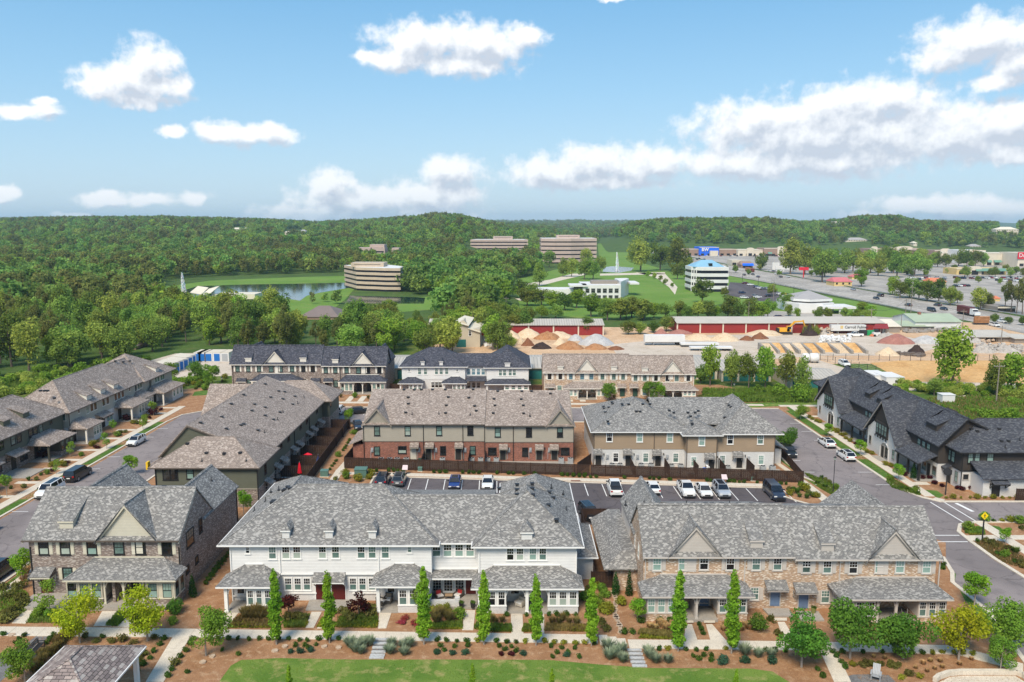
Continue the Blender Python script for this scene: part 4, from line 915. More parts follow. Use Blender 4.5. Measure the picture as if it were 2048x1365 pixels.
# ---- far row: G brown brick with charcoal roof, H white, I tan brick
DKR='shingle_dark'
G=thing('townhouse','brown brick townhouse with charcoal roof and two ivory gables, far row','house',(-48,186.5,0),group='townhouses of the far row')
gY=186.8; gx0=ax(Y2(100,400),gY); gm=ax(Y2(828,200),gY); gx1=ax(Y2(1357,400),gY)
def trow(T,zf,gY,x0,xm,x1,e1,e2,r1,r2,roof,wall,trim,rise=1.0):
 yE=gY-.45; E1=az(zf(500,e1),yE)+.1; E2=az(zf(500,e2),yE)+.1
 # ridge: slope 'rise' until the ridge pixel row
 q=slope_y(zf(500,r1),yE,E1,rise); YR=q[1]; Z1=q[2]; Z2=Z1+E2-E1
 part('wall',MB().prism([(gY,0),(gY,E1),(YR,Z1-.3),(2*YR-gY,E1),(gY+15,E1),(gY+15,0)],'x',x0,xm),wall,T)
 part('wall',MB().prism([(gY+.01,0),(gY+.01,E2),(YR,Z2-.3),(2*YR-gY,E2),(gY+15,E2),(gY+15,0)],'x',xm+.01,x1),wall,T)
 gable_x(T,x0-.4,xm,yE,E1,YR,Z1,2*YR-yE,E1,roof,trim=trim); gable_x(T,xm+.02,x1+.3,yE,E2,YR,Z2,2*YR-yE,E2,roof,trim=trim)
 gutter(T,x0-.4,yE,xm,yE,E1,trim); gutter(T,xm+.03,yE,x1+.3,yE,E2,trim)
 return yE,E1,E2,YR,Z1,rise
yE,E1,E2,YR_,Z1,k_=trow(G,Y2,gY,gx0,gm,gx1,247,259,83,96,DKR,BBR,TI)
p1=SY(yE,E1,k_); p2=SY(yE,E2,k_)
cross_gable(G,gY,Y2(444,133),Y2(343,249),Y2(558,249),yE,E1,k_,DKR,'siding_ivory',TI); cross_gable(G,gY,Y2(1165,142),Y2(1063,261),Y2(1278,261),yE,E2,k_,DKR,'siding_ivory',TI)
for b,pl in (((207,222,257,190),p1),((656,222,706,188),p1),((920,233,968,200),p2)):
 shed_dormer(G,Y2(b[0],b[1]),Y2(b[2],b[1]),Y2(b[0],b[3]),pl,k_,DKR,'siding_ivory',TI,kd=.5)
ks=dict(**kb,shut=TI)
wins(G,'F',gY,Y2,[(144,278,GT),(232,278,GT),(320,278,GT),(591,278,GT),(683,277,GD),(761,277,GD),(867,289,GT),(945,289,GT),(1037,289,GT),(1305,290,GD)],.85,1.4,**ks)
wins(G,'F',gY-.01,Y2,[(419,278,GT),(495,278,GT),(1134,290,GT),(1211,290,GD)],.95,1.5,**kb)
for xa,xb,pl in ((438,478,gY),(1150,1195,gY)): part('siding_panel',BX(ax(Y2(xa,0),pl),ax(Y2(xb,0),pl),pl-.05,pl,4.6,E2),'siding_ivory',G)
wins(G,'F',gY,Y2,[(236,395,GT),(688,392,GD),(948,400,GT)],.95,1.5,**ks)
for xd,x0,x1 in ((160,107,190),(765,722,802),(870,830,908)):
 a=ax(Y2(xd,400),gY); door(G,'F',gY,a,.3,1.,2.2,DD,TBR); awning(G,'F',gY,ax(Y2(x0,0),gY-1.1),ax(Y2(x1,0),gY-1.1),2.9,3.5,1.1,DKR,TI)
for fl,fr,tl,tr in (((245,378),(655,378),(335,318),(580,318)),((965,385),(1362,385),(1040,328),(1300,328))):
 xl,xr,ze=porch_roof(G,gY,gY-3.,Y2(*fl),Y2(*fr),Y2(*tl),Y2(*tr),DKR,TI); w=xr-xl; by=gY-2.6
 bay(G,xl+.5,xl+w*.3,by,gY,.9,ze-.16,BBR,TI,3,frame=TB); bay(G,xr-w*.3,xr-.5,by,gY,.9,ze-.16,BBR,TI,3,frame=TB)
 post(G,(xl+xr)/2,by+.1,.2,ze-.16,.1,TI,'LR'); post(G,xl+w*.3+.1,by+.1,.2,ze-.16,.08,TI,'R'); post(G,xr-w*.3-.1,by+.1,.2,ze-.16,.08,TI,'L')
 part('floor_slab',BX(xl+w*.3,xr-w*.3,by,gY-.01,0,.3),PS,G);
 door(G,'F',gY,(xl+xr)/2-1.2,.3,1,2.1,DD,TBR); door(G,'F',gY,(xl+xr)/2+1.2,.3,1,2.1,DD,TBR)
for xx in (105,638,985,1350): downspout(G,'F',gY,ax(Y2(xx,300),gY),0,E2-.2,TB)
w1=aty(Y2(337,53),gY+15); gable_y(G,w1[0]-3,6.4,w1[0],w1[1],w1[0]+3,6.4,YR_+1,gY+15.4,DKR)
w1=aty(Y2(1352,68),gY+15); gable_y(G,w1[0]-2.6,6.2,w1[0],w1[1],w1[0]+2.6,6.2,YR_+1,gY+15.4,DKR)
# I: tan brick
I_=thing('townhouse','tan brick townhouse with brown roof and two ivory gables, far row','house',(25,180,0),group='townhouses of the far row')
iY=181.; ix0=ax(Y3(690,400),iY); im=ax(Y3(1400,250),iY); ix1=ax(Y3(1918,400),iY)
yE,E1,E2,YR_,Z1,k_=trow(I_,Y3,iY,ix0,im,ix1,314,326,155,165,BR,BT,TI)
p1=SY(yE,E1,k_); p2=SY(yE,E2,k_)
cross_gable(I_,iY,Y3(1040,197),Y3(940,315),Y3(1143,317),yE,E1,k_,BR,'siding_ivory',TI); cross_gable(I_,iY,Y3(1745,212),Y3(1643,328),Y3(1848,330),yE,E2,k_,BR,'siding_ivory',TI)
for b,pl in (((800,287,845,257),p1),((1238,290,1284,260),p1),((1490,300,1538,270),p2)):
 shed_dormer(I_,Y3(b[0],b[1]),Y3(b[2],b[1]),Y3(b[0],b[3]),pl,k_,BR,'siding_ivory',TI,kd=.5)
kv=dict(frame=TB,casing=TI,shut=TI); kv2=dict(frame=TB,casing=TI)
wins(I_,'F',iY,Y3,[(734,341,GD),(822,341,GD),(908,342,'glass_blue'),(1167,343,GT),(1260,344,GT),(1336,344,GT),(1438,353,GT),(1514,353,GT),(1605,354,GD),(1870,355,GD)],.85,1.4,**kv)
wins(I_,'F',iY-.01,Y3,[(1001,341,'glass_blue'),(1076,341,'glass_blue'),(1700,354,GD),(1775,354,GT)],.95,1.5,**kv2)
for xa,xb in ((1020,1058),(1718,1756)): part('siding_panel',BX(ax(Y3(xa,0),iY),ax(Y3(xb,0),iY),iY-.05,iY,4.3,E2),'siding_ivory',I_)
wins(I_,'F',iY,Y3,[(1513,470,'glass_blue'),(815,440,GP),(1255,450,GT)],.95,1.4,**kv)
for xd,x0,x1 in ((745,700,785),(1330,1298,1373),(1435,1400,1475)):
 a=ax(Y3(xd,480),iY); door(I_,'F',iY,a,.3,1.,2.2,'door_green',TBR); awning(I_,'F',iY,ax(Y3(x0,0),iY-1.1),ax(Y3(x1,0),iY-1.1),2.75,3.35,1.1,BR,TI)
for fl,fr,tl,tr in (((845,440),(1242,440),(925,381),(1158,381)),((1545,450),(1955,452),(1625,393),(1868,393))):
 xl,xr,ze=porch_roof(I_,iY,iY-3.,Y3(*fl),Y3(*fr),Y3(*tl),Y3(*tr),BR,TI); w=xr-xl; by=iY-2.6
 bay(I_,xl+.5,xl+w*.3,by,iY,.9,ze-.16,BT,TI,3,frame=TW); bay(I_,xr-w*.3,xr-.5,by,iY,.9,ze-.16,BT,TI,3,frame=TW)
 post(I_,(xl+xr)/2,by+.1,.2,ze-.16,.1,TI,'LR'); post(I_,xl+w*.3+.1,by+.1,.2,ze-.16,.08,TI,'R'); post(I_,xr-w*.3-.1,by+.1,.2,ze-.16,.08,TI,'L')
 part('floor_slab',BX(xl+w*.3,xr-w*.3,by,iY-.01,0,.3),PS,I_)
 for s in (-1.4,1.4): window(I_,'F',iY,(xl+xr)/2+s,1.3,.9,.9,style='fx',frame=TI,casing=TI,g=(GT,)*2)
for xx in (695,1210,1565,1915): downspout(I_,'F',iY,ax(Y3(xx,330),iY),0,E2-.2,TI)
# H: white, hipped, charcoal roof
H_=thing('townhouse','white siding townhouse with charcoal hipped roofs, middle of the far row','house',(-11,188,0),group='townhouses of the far row')
hY=187.8; h0=ax(Y2(1490,300),hY); h1=ax(Y2(2008,300),hY); EH=az(Y2(1700,266),hY-.5)+.1
h2=ax(Y3(218,300),187.4); h3=ax(Y3(562,300),187.4); EH3=az(Y3(400,274),186.9)+.1
for x0,x1,Y,e in ((h0,h1,hY,EH),(h1+.01,h2-.01,hY+1,EH),(h2,h3,187.4,EH3)):
 part('siding_wall',BX(x0,x1,Y,Y+14,3.,e-.19),SW,H_); part('wall',BX(x0+.03,x1-.03,Y+.05,Y+13.9,0,2.998),BW,H_)
q=slope_y(Y2(1750,102),hY-.5,EH,.55); dep=2*(q[1]-hY+.5)
hip(H_,h0-.7,h1+.6,hY-.5,hY-.5+dep,EH,.55,DKR,trim=TW)
q2=slope_y(Y3(150,152),hY+.5,EH,.55); gable_x(H_,h1-5,h2+4,hY+.5,EH,q2[1],q2[2],2*q2[1]-hY,EH,DKR)
wid=(h3-h2+1.2)/2; kk3=(az(Y3(385,110),186.9+wid)-EH3)/wid
hip(H_,h2-.6,h3+.6,186.9,186.9+2*wid+6,EH3,kk3,DKR,trim=TW)
ph=SY(hY-.5,EH,.55)
for x in (1647,1798): hip_dormer(H_,Y2(x,250),Y2(x+28,250),Y2(x,222),ph,.55,DKR,SW,TW)
hip_dormer(H_,Y3(368,262),Y3(410,262),Y3(370,232),SY(186.9,EH3,kk3),kk3,DKR,SW,TW)
wins(H_,'F',hY,Y2,[(1635,300,GT),(1683,300,GT),(1773,299,GT),(1812,299,GT),(1857,298,GT)],.8,1.5,**kw)
wins(H_,'F',hY,Y2,[(1549,290,GD),(1943,290,GD)],.45,.7,**kw)
wins(H_,'F',hY+1,Y3,[(71,303,'glass_blue'),(111,303,'glass_blue'),(151,303,'glass_blue'),(190,303,'glass_blue')],.85,1.5,**kw)
wins(H_,'F',187.4,Y3,[(331,310,GT),(365,310,GT),(411,309,GT),(445,309,GT)],.78,1.5,**kw)
for zf,fl,fr,tl,tr in ((Y2,(1455,400),(1665,398),(1545,345),(1600,345)),(Y2,(1813,398),(2022,398),(1898,342),(1960,342)),(Y3,(200,405),(580,405),(280,353),(510,353))):
 xl,xr,ze=porch_roof(H_,hY,hY-3.,zf(*fl),zf(*fr),zf(*tl),zf(*tr),DKR,TW); w=xr-xl
 bay(H_,xl+w*.42,xr-.4,hY-2.6,hY,.9,ze-.16,BW,TW,4 if w>8 else 3,g=DT); post(H_,xl+.6,hY-2.5,.1,ze-.16,.15,TW,'R')
for x in (1745,1775,1806): wins(H_,'F',hY+.05,Y2,[(x,410,GD)],.85,1.4,**kw)
for x in (72,112,152): wins(H_,'F',hY+1.05,Y3,[(x,413,GD)],.85,1.4,**kw)
part('lean_roof',MB().slab([(ax(Y3(50,390),hY-1),hY-1,2.8),(ax(Y3(215,390),hY-1),hY-1,2.8),(ax(Y3(215,390),hY-1),hY+1,3.6),(ax(Y3(50,390),hY-1),hY+1,3.6)],.14),DKR,H_)
# ================================================================== the ground
def smooth(t): t=max(0.,min(1.,t)); return t*t*(3-2*t)
_RID=[(-45,440),(-33,445),(-30,442),(-23.6,439),(-20,443),(-17.3,446),(-15,450),(-13.6,453),(-10,446),(-7,439),(-5.2,433),(-3.7,435),(-2.2,446),(-.9,456),(.8,462),(2.6,466),(3.4,476),(5.,492),(6.2,488),(7.2,470),(8.6,452),(9.9,446),(12,443),(15,442),(17.5,443),(19.9,451),(21.3,450),(22.4,443),(24.2,436),(25.6,437),(26.9,449),(29,453),(31,453),(32.8,447),(45,445)]
_FAR=[(-45,448),(-12,451),(-4,452),(1,451.5),(4.5,450.5),(8,452),(17,449),(22,447),(24.2,449),(26,443),(28,439.5),(29.6,441),(31.5,446),(33,449),(45,448)]
def _interp(T,a):
 if a<=T[0][0]: return T[0][1]
 for (x0,y0),(x1,y1) in zip(T[:-1],T[1:]):
  if a<=x1: return y0+(y1-y0)*(a-x0)/(x1-x0)
 return T[-1][1]
def terrain(x,y):
 """height of the land: flat valley floor, wooded hills far behind, blue ranges on the horizon"""
 if y<500: return 0.
 az=math.degrees(math.atan2(x,y)); yr=1900.; y0=650.
 if az>-9: q=smooth((az+9)/7); yr=1900-400*q; y0=650+470*smooth((az+3)/2.5)
 t=1.-smooth((y-yr*1.6)/(yr*.8))
 n=nz_(x/330,y/330,.3)*.6+nz_(x/130,y/130,4.1)*.3
 zr=max(0.,40+(448-_interp(_RID,az))/1590*yr-12.5)
 k=smooth((y-y0)/(yr-y0)); h=zr*k*t+n*7*smooth((y-y0)/400)*t*min(1.,zr/20)*(1 if y<yr*.8 else .5)
 if y>4200:
  yf=8500.; zf=40+(448-_interp(_FAR,az))/1590*yf
  q=smooth((y-4500)/4000); h+=zf*q+18*q*nz_(x/900,y/900,2)*(1-q*.7)
 return max(0.,h)
def build_terrain():
 xs=np.linspace(-1,1,201); ys=np.concatenate([np.linspace(-60,260,9),np.geomspace(300,12500,150)])
 v=[];f=[]
 for y in ys:
  half=max(500.,abs(y)*1.05+300)
  for s in xs: x=s*half; v.append((x,y,terrain(x,y) if y>500 else 0.))
 nx=len(xs)
 for j in range(len(ys)-1):
  for i in range(nx-1): a=j*nx+i; f.append((a,a+1,a+nx+1,a+nx))
 m=MB(); m.v=v; m.f=f
 o=struct('ground',m,'forest_floor','wooded ground running to the hills',smooth=True); return o
GROUND=build_terrain()
def sheet(name,pts,mat,z=.004,label=None,kind='structure'):
 return struct(name,MB().poly([(x,y,z) for x,y in pts]),mat,label,kind)
def pxs(fn,*pts): return [at(fn(*p)) for p in pts]
def curve(pts,n=6):
 """Catmull-Rom through points, closed polygons keep corners soft"""
 out=[]; k=len(pts)
 for i in range(k):
  p0,p1,p2,p3=[Vec(pts[(i+d)%k]).to_2d() for d in (-1,0,1,2)]
  for j in range(n):
   t=j/n; q=.5*((2*p1)+(p2-p0)*t+(2*p0-5*p1+4*p2-p3)*t*t+(3*p1-p0-3*p2+p3)*t**3); out.append((q.x,q.y))
 return out
sheet('meadow',[(-140,196),(-140,20),(140,20),(140,262),(-60,262),(-90,225)],'grass_wild',.010)
sheet('planting_bed',[(-100,20),(140,20),(140,112),(76,119),(66,176),(52,196),(-70,196),(-98,180)],'mulch',.016)
# roads
AZ=.030
sheet('street',[(-70.4,20),(-57.5,20),(-57.5,158),(46.3,158),(46.6,122),(49.,117),(46.5,110.5),(50,104),(55,96),(52.,90.4),(51.2,86.8),(49.8,84.5),(49.8,78),(47.,66),(44,50),(56,50),(57.,66),(58.6,82),(57.9,91),(58.1,96),(58.4,99.6),(60.1,102.2),(62.9,103.1),(120,103.1),(120,110.7),(62.4,110.7),(60.4,112.7),(58.9,117),(58.8,121.2),(58.5,158),(58.3,169.5),(-40,171),(-64,170),(-69.6,164)],'asphalt',AZ)
lotL,lotR=(-22.,122.6),(39.,116.9)
sheet('parking_lot',[(-22,102),(44,102),(44,108.5),(41.3,111.3),(40.3,113),lotR,lotL],'asphalt_dark',AZ+.006)
def kerb(name,pts,w=.35,h=.13,z0=.0,closed=False):
 m=MB(); P=[Vec(p).to_2d() for p in pts]
 for i in range(len(P)-1+(1 if closed else 0)):
  a,b=P[i],P[(i+1)%len(P)]; d=(b-a)
  if d.length<.01: continue
  d.normalize(); n=Vec((-d.y,d.x))*w/2; a=a-d*.02; b=b+d*.02
  m.prism([tuple(a+n),tuple(b+n),tuple(b-n),tuple(a-n)],'z',z0,z0+h+.0007*(i%3))
 return struct(name,m,'kerb_concrete')
kerb('kerb',[(-70.5,20),(-70.5,158),(-69.7,164),(-64,170.2),(-40,171.2),(58.2,169.7)])
kerb('kerb',[(-57.3,20),(-57.3,157.8),(46.2,157.8),(46.5,122),(48.9,117)])
kerb('kerb',[(58.4,160),(58.9,121.2),(59.,117),(60.5,112.8),(62.5,110.9),(120,110.9)],.45)
kerb('kerb',[(120,102.9),(63,102.9),(60.2,102.),(58.6,99.5),(58.3,96),(58.2,91),(58.8,82),(57.2,66),(56,50)],.5)
kerb('kerb',[(52.2,91.5),(51.,87.2),(49.6,84.6),(49.6,78),(46.8,66),(43.8,50)],.45)
kerb('kerb',[(-22,103),(-22.,122.6),(39.,116.9),(40.4,113),(41.5,111.2),(44.2,108.4)],.3)
# painted lines
def line(a,b,w,name='road_marking',z=AZ+.012,mat='paint_white'):
 a,b=Vec(a),Vec(b); d=(b-a).normalized(); n=Vec((-d.y,d.x))*w/2
 return struct(name,MB().prism([tuple(a+n),tuple(b+n),tuple(b-n),tuple(a-n)],'z',z-.003,z),mat)
for i in range(23):
 x=-18.7+i*2.72 if i<9 else -18.7+i*2.72
 y=lotL[1]-(x+22)/61*5.7-.5
 line((x,y),(x+.12,y-5.5),.12,'stall_line')
for x in (9.1,14.5): line((x,106.3),(x+.1,102.2),.12,'stall_line')
for y in (88,94.3,100.6,106.9,113.2,119.5,126.6,133.4,140,146.3,152.6): line((-70.2,y),(-67.9,y),.12,'stall_line')
for y in (118.5,124.8,131.2,137.6,144,150.4,156.8): line((56.3,y),(58.6,y),.12,'stall_line'); line((46.9,y),(49.2,y),.12,'stall_line')
for i in range(5): line((-37.+i*2.8,169.4),(-37.+i*2.8,164),.12,'stall_line')
line((60.7,110.7),(61.1,102.9),.18,'crossing_line'); line((62.7,110.6),(63.,103.2),.18,'crossing_line'); line((64.2,110.3),(64.7,106.9),.5,'stop_line')
line((52.8,98.3),(58.0,98.3),.18,'crossing_line'); line((52.5,96.2),(57.9,96.2),.18,'crossing_line'); line((49.6,78.3),(52.,78.3),.3,'stop_line')
# sidewalks cut into slabs
def walk(name,a,b,w,step=1.5,z=.07,mat='concrete',ends=None,th=.10):
 a,b=Vec(a),Vec(b); d=b-a; L=d.length; d.normalize(); n=Vec((-d.y,d.x)); cnt=max(1,round(L/step)); s=L/cnt
 base=struct(name,MB().prism([tuple(a+n*(w/2-.03)),tuple(b+n*(w/2-.03)),tuple(b-n*(w/2-.03)),tuple(a-n*(w/2-.03))],'z',0.001,z-.03),mat)
 key=('slab',round(s,3),round(w,2),z,mat)
 if key not in _cache: _cache[key]=BX(-s/2+.012,s/2-.012,-w/2,w/2,z-th+.04,z).mesh('slab',mat)
 ang=math.atan2(d.y,d.x)
 for i in range(cnt):
  c=a+d*(s*(i+.5)); ob('slab',_cache[key],base,(c.x,c.y,.002*((i*7)%3)),ang)
 return base
walk('sidewalk',(-95,74.6),(-36,73.5),1.75); walk('sidewalk',(-36,73.5),(8.3,72.25),1.65); 
walk('sidewalk',(11.2,71.35),(29.5,70.95),1.6); walk('sidewalk',(29.5,70.95),(42,70.25),1.6); walk('sidewalk',(42,70.25),(46.5,67.2),1.6)
for i,x in enumerate((8.9,9.75,10.6)): struct('step',BX(x-.42,x+.42,71.1-i*.15,72.85-i*.25,0,.16-.04*i),'concrete')
walk('sidewalk',(-73.1,60),(-73.,172),1.5); walk('sidewalk',(-55.6,60),(-55.6,100),1.5)
walk('sidewalk',(61.8,172),(61.9,113.2),1.5); walk('sidewalk',(61.9,112.2),(62.8,111.2),1.6)
walk('sidewalk',(59.3,172.4),(100,172.8),1.5); walk('sidewalk',(-66,176.5),(56,173.2),1.5)
walk('sidewalk',(-21.5,124.),(39,118.2),1.4); walk('sidewalk',(45.5,119),(46.,108.5),1.5); walk('sidewalk',(45.8,119.2),(44.2,135),.9)
walk('sidewalk',(-27.9,101),(-28.2,126),1.3); walk('sidewalk',(-28.2,126),(-26.9,150),1.2); walk('sidewalk',(-28,124.2),(-22,124.),1.2)
walk('sidewalk',(63.3,102.7),(63.4,93.5),1.5); walk('sidewalk',(63.3,97.6),(80,97.4),1.4); walk('sidewalk',(58.6,97.2),(62.5,97.4),1.9); walk('sidewalk',(63.4,93.5),(62.,62),1.5)
# garden paths from doors to the sidewalk
def path(pts,fn,mat='concrete',z=.062,name='garden_path'):
 P=[at(fn(*p)) for p in pts]; return struct(name,MB().slab([(x,y,z) for x,y in P],.05),mat)
path([(70,1020),(150,1022),(250,905),(180,905)],ZA); path([(550,1037),(640,1037),(690,950),(600,950)],ZA); path([(640,1037),(755,1045),(830,975),(700,1000)],ZA)

path([(1015,1100),(1115,1102),(960,1365),(855,1365)],ZA,name='sidewalk')
path([(10,1215),(120,1215),(215,1088),(115,1088)],ZB); path([(705,1205),(765,1205),(825,1088),(750,1088)],ZB); path([(790,1210),(855,1210),(870,1165),(835,1130)],ZB)
path([(1240,1210),(1300,1210),(1345,1075),(1250,1075)],ZB)
path([(390,1040),(460,1040),(472,915),(405,915)],ZC); path([(700,1062),(775,1062),(768,935),(695,935)],ZC); path([(868,1062),(905,1062),(905,935),(880,935)],ZC)
path([(540,1100),(625,1095),(590,995),(550,995)],ZD); path([(710,1100),(815,1105),(720,995),(680,995)],ZD); path([(625,1095),(625,1105),(710,1105),(710,1095)],ZD)
path([(1180,1105),(1260,1105),(1185,980),(1140,980)],ZD)
path([(560,975),(600,975),(600,992),(560,992)],ZD,z=.2,name='step'); path([(668,975),(738,975),(738,992),(668,992)],ZD,z=.2,name='step'); path([(1120,958),(1200,958),(1200,975),(1120,975)],ZD,z=.14,name='step')
path([(600,930),(690,930),(690,945),(600,945)],ZA,z=.22,name='step'); path([(600,912),(690,912),(690,925),(600,925)],ZA,z=.3,name='step')
path([(1640,1303),(1672,1303),(1702,1365),(1668,1365)],PX,name='sidewalk')
# side paths by the left rows
for yy in (102,108,112.5,119,126,131,137,144.8,151,158.5,165,170): struct('garden_path',BX(-77.4,-73.86,yy,yy+1.1,0,.06),'concrete')
for yy in (118.5,125,132,139,149,156,162): struct('garden_path',BX(62.7,64.8,yy,yy+1.3,0,.06),'concrete')
for xx in (-62,-51.5,-48.6,-38,-35.2,-24,-13,-2,12.6,15.5,24,33,36): struct('garden_path',BX(xx,xx+1.3,176.8,182.5,0,.06),'concrete')
# stepping stones of slate
for pts in ([W2(x,y) for x,y in ((1768,490),(1760,530),(1750,570),(1742,612),(1732,645),(1722,668))],[W3(x,y) for x,y in ((378,520),(388,552),(398,588),(408,622),(422,655))]):
 st=struct('stone_steps',MB().prism([at((p[0]-13,p[1])) for p in (pts[0],pts[-1])]+[at((p[0]+13,p[1])) for p in (pts[-1],pts[0])],'z',.0,.035),'gravel','flight of pale slate slabs down the bank')
 for i,p in enumerate(pts):
  x,y=at(p); pb('slab',BX(-.68,.68,-.17,.17,0,.10),'slate_slab',st,(x,y,.03),ru(-.02,.02))
# lawns
lawnp=pxs(PX,(410,1420),(440,1362),(462,1332),(482,1321),(560,1317),(700,1320),(900,1320),(1100,1321),(1200,1330),(1300,1337),(1500,1338),(1545,1344),(1580,1366),(1600,1420))
sheet('lawn',lawnp,'lawn',.024)
for nm,pts in (('verge',[(-72.2,60),(-70.8,60),(-70.8,112),(-72.2,112)]),('verge',[(-72.2,116),(-70.8,116),(-70.8,127),(-72.2,127)]),('verge',[(-72.2,129),(-70.8,129),(-70.8,141),(-72.2,141)]),('verge',[(-72.2,144),(-70.8,144),(-70.8,158),(-72.2,158)]),
   ('verge',[(-56.9,60),(-56.4,60),(-56.4,100),(-56.9,100)]),('verge',[(59.2,122),(61,122),(61,132),(59.2,132)]),('verge',[(59.2,134),(61,134),(61,146),(59.2,146)]),('verge',[(59.2,148),(61,148),(61,168),(59.2,168)]),
   ('verge',[(47.,123),(46.2,123),(45.5,140),(46.2,140)]),('verge',[(50.4,86),(52,88.8),(51.2,83),(49.,72),(47.5,72),(48.5,80)])):
 sheet(nm,pts,'lawn_green',.026)
sheet('lawn',pxs(ZE,(800,130),(880,135),(925,165),(890,185),(830,150)),'lawn_green',.024); sheet('lawn',pxs(ZE,(1190,355),(1280,365),(1320,400),(1310,430),(1240,400)),'lawn_green',.024)
sheet('lawn',pxs(Y1,(1640,480),(1660,445),(1760,430),(1830,450),(1800,470)),'lawn_green',.024); sheet('lawn',pxs(Y6,(1370,110),(2048,95),(2048,125),(1690,135),(1440,150)),'lawn',.024)
sheet('lawn',pxs(Y7,(50,462),(130,455),(200,480),(150,500),(80,490)),'lawn_green',.024)
sheet('yard_grass',pxs(ZC,(1225,445),(1310,445),(1300,545),(1245,545)),'lawn_green',.024)
sheet('groundcover_bed',pxs(Y7,(190,990),(330,1040),(470,1110),(430,1175),(330,1120),(190,1030)),'grass_wild',.024)
# gravel areas
sheet('gravel_path',pxs(W1,(375,680),(500,685),(290,870),(420,870),(40,1110),(-120,1250),(-300,1146),(-100,900),(170,835)),'gravel',.022)
sheet('gravel_path',pxs(W4,(240,1130),(330,1105),(560,1100),(690,1110),(760,1180),(800,1300),(280,1300)),'gravel',.022)
wallm=MB(); cpts=[at(W4(*p)) for p in ((1150,1180),(1190,1145),(1290,1110),(1420,1100),(1700,1100),(1970,1102),(2040,1130),(2090,1175))]
for a,b in zip(cpts[:-1],cpts[1:]): 
 a,b=Vec(a),Vec(b); d=(b-a).normalized(); n=Vec((-d.y,d.x))*.18; wallm.prism([tuple(a+n),tuple(b+n),tuple(b-n),tuple(a-n)],'z',0,.45)
o=struct('seat_wall',wallm,'concrete'); tag(o,'curved white concrete seat wall at the bottom right edge','wall'); o['kind']='thing'
sheet('paved_circle',pxs(W4,(1200,1180),(1300,1130),(1430,1118),(1960,1118),(2060,1180),(2060,1300),(1150,1300)),'concrete',.03)
# yard slabs behind the houses
sheet('yard_paving',[(-36.9,112),(-33.6,112),(-33.6,150),(-36.9,150)],PS,.02); sheet('yard_paving',[(-25,127.4),(10,124.6),(10,130.9),(-25,130.9)],PS,.02); sheet('yard_paving',[(13,124),(44,121.2),(44,126.5),(13,127.5)],PS,.02)
for yy in (123.5,129.5,135.5): sheet('yard_grass',[(-36.2,yy+.4),(-32.4,yy+.4),(-32.4,yy+2.8),(-35.,yy+2.8)],'lawn_green',.026)
# ------------------------------------------------------------------ board fences
def fence_mesh(L,h=1.85):
 key=('fp',round(L,2),h)
 if key in _cache: return _cache[key]
 m=MB(); n=max(1,int(L/.152)); s=L/n
 for i in range(n):
  x=-L/2+i*s; hh=h+ru(-.01,.012); m.box(x+.006,x+s-.006,(-.035 if i%2 else -.02),(-.015 if i%2 else 0.),.04,hh)
 m.box(-L/2,L/2,.001,.04,.3,.38).box(-L/2,L/2,.001,.04,h-.4,h-.32).box(-L/2,L/2,-.06,.03,h+.012,h+.05)
 _cache[key]=m.mesh('fence_panel',FW); return _cache[key]
def fence(pts,label,step=2.4,h=1.85,group=None):
 T=thing('board_fence',label,'fence',(*pts[0],0),group=group)
 if ('post',h) not in _cache: _cache[('post',h)]=BX(-.06,.06,-.06,.06,0,h+.08).mesh('post',FW)
 for a,b in zip(pts[:-1],pts[1:]):
  a,b=Vec(a),Vec(b); d=b-a; L=d.length; n=max(1,round(L/step)); s=L/n; d.normalize(); ang=math.atan2(d.y,d.x)
  for i in range(n):
   c=a+d*(s*(i+.5))-Vec(pts[0]); ob('fence_panel',fence_mesh(s-.04,h),T,(c.x,c.y,0),ang)
   c=a+d*s*i-Vec(pts[0]); ob('post',_cache[('post',h)],T,(c.x,c.y,0),ang)
  c=b-Vec(pts[0]); ob('post',_cache[('post',h)],T,(c.x,c.y,0),ang)
 return T
fence([(-27.6,126.9),(12.4,122.9)],'long dark board fence in front of the red brick rear facade, by the lot')
fence([(12.6,122.9),(45.4,119.5)],'long dark board fence in front of the white and tan rear facade, by the lot')
fence([(45.5,119.7),(47.,136.)],'dark fence running back beside the right hand street',h=1.5)
fence([(-27.7,127.1),(-27.2,143)],'dark board fence along the left side of the red brick townhouse')
fence([(-31.4,111.5),(-32.3,153)],'long dark board fence closing the yards of the green townhouse')
for i,y in enumerate((116.,122.4,128.2,134.2,140.2,146.2,152.6)):
 fence([(-36.8,y),(-31.9,y)],('nearest','second nearest','third nearest','fourth nearest','third farthest','second farthest','farthest')[i]+' of the short dark fences dividing the yards of the green townhouse',group='short fences between the yards')
for xx,tx in ((-14.9,'first'),(-7.2,'second'),(-4.5,'third')): fence([(xx,126.3),(xx,130.8)],tx+' short fence from the left dividing the yards of the red brick rear facade',group='short fences between the yards')
for xx,tx in ((19.5,'first'),(25.1,'second'),(29.7,'third'),(34,'fourth'),(38.6,'fifth')): fence([(xx,122.4),(xx,126.4)],tx+' short fence from the left dividing the yards of the tan and white rear facade',group='short fences between the yards')
fence([(10.6,124),(13.2,129)],'dark fence closing the gap between the red brick and the tan townhouse')
fence([(9.2,84.),(14.0,102.8)][:1]+[(9.4,102.9)],'dark board fence running back from the white townhouse to the parking lot')
fence([(9.5,103.1),(14.4,103.)],'short dark fence in front of the black car by the parking lot')
fence([(8.8,83.4),(13.3,83.3)],'dark fence closing the gap between the white and the tan brick townhouse')
fence([(-35.4,97.),(-31.3,97.)],'dark fence between the brown brick and the white townhouse')
fence([(73.4,111.2),(92,111.2)],'dark board fence at the right edge beyond the crossing street')
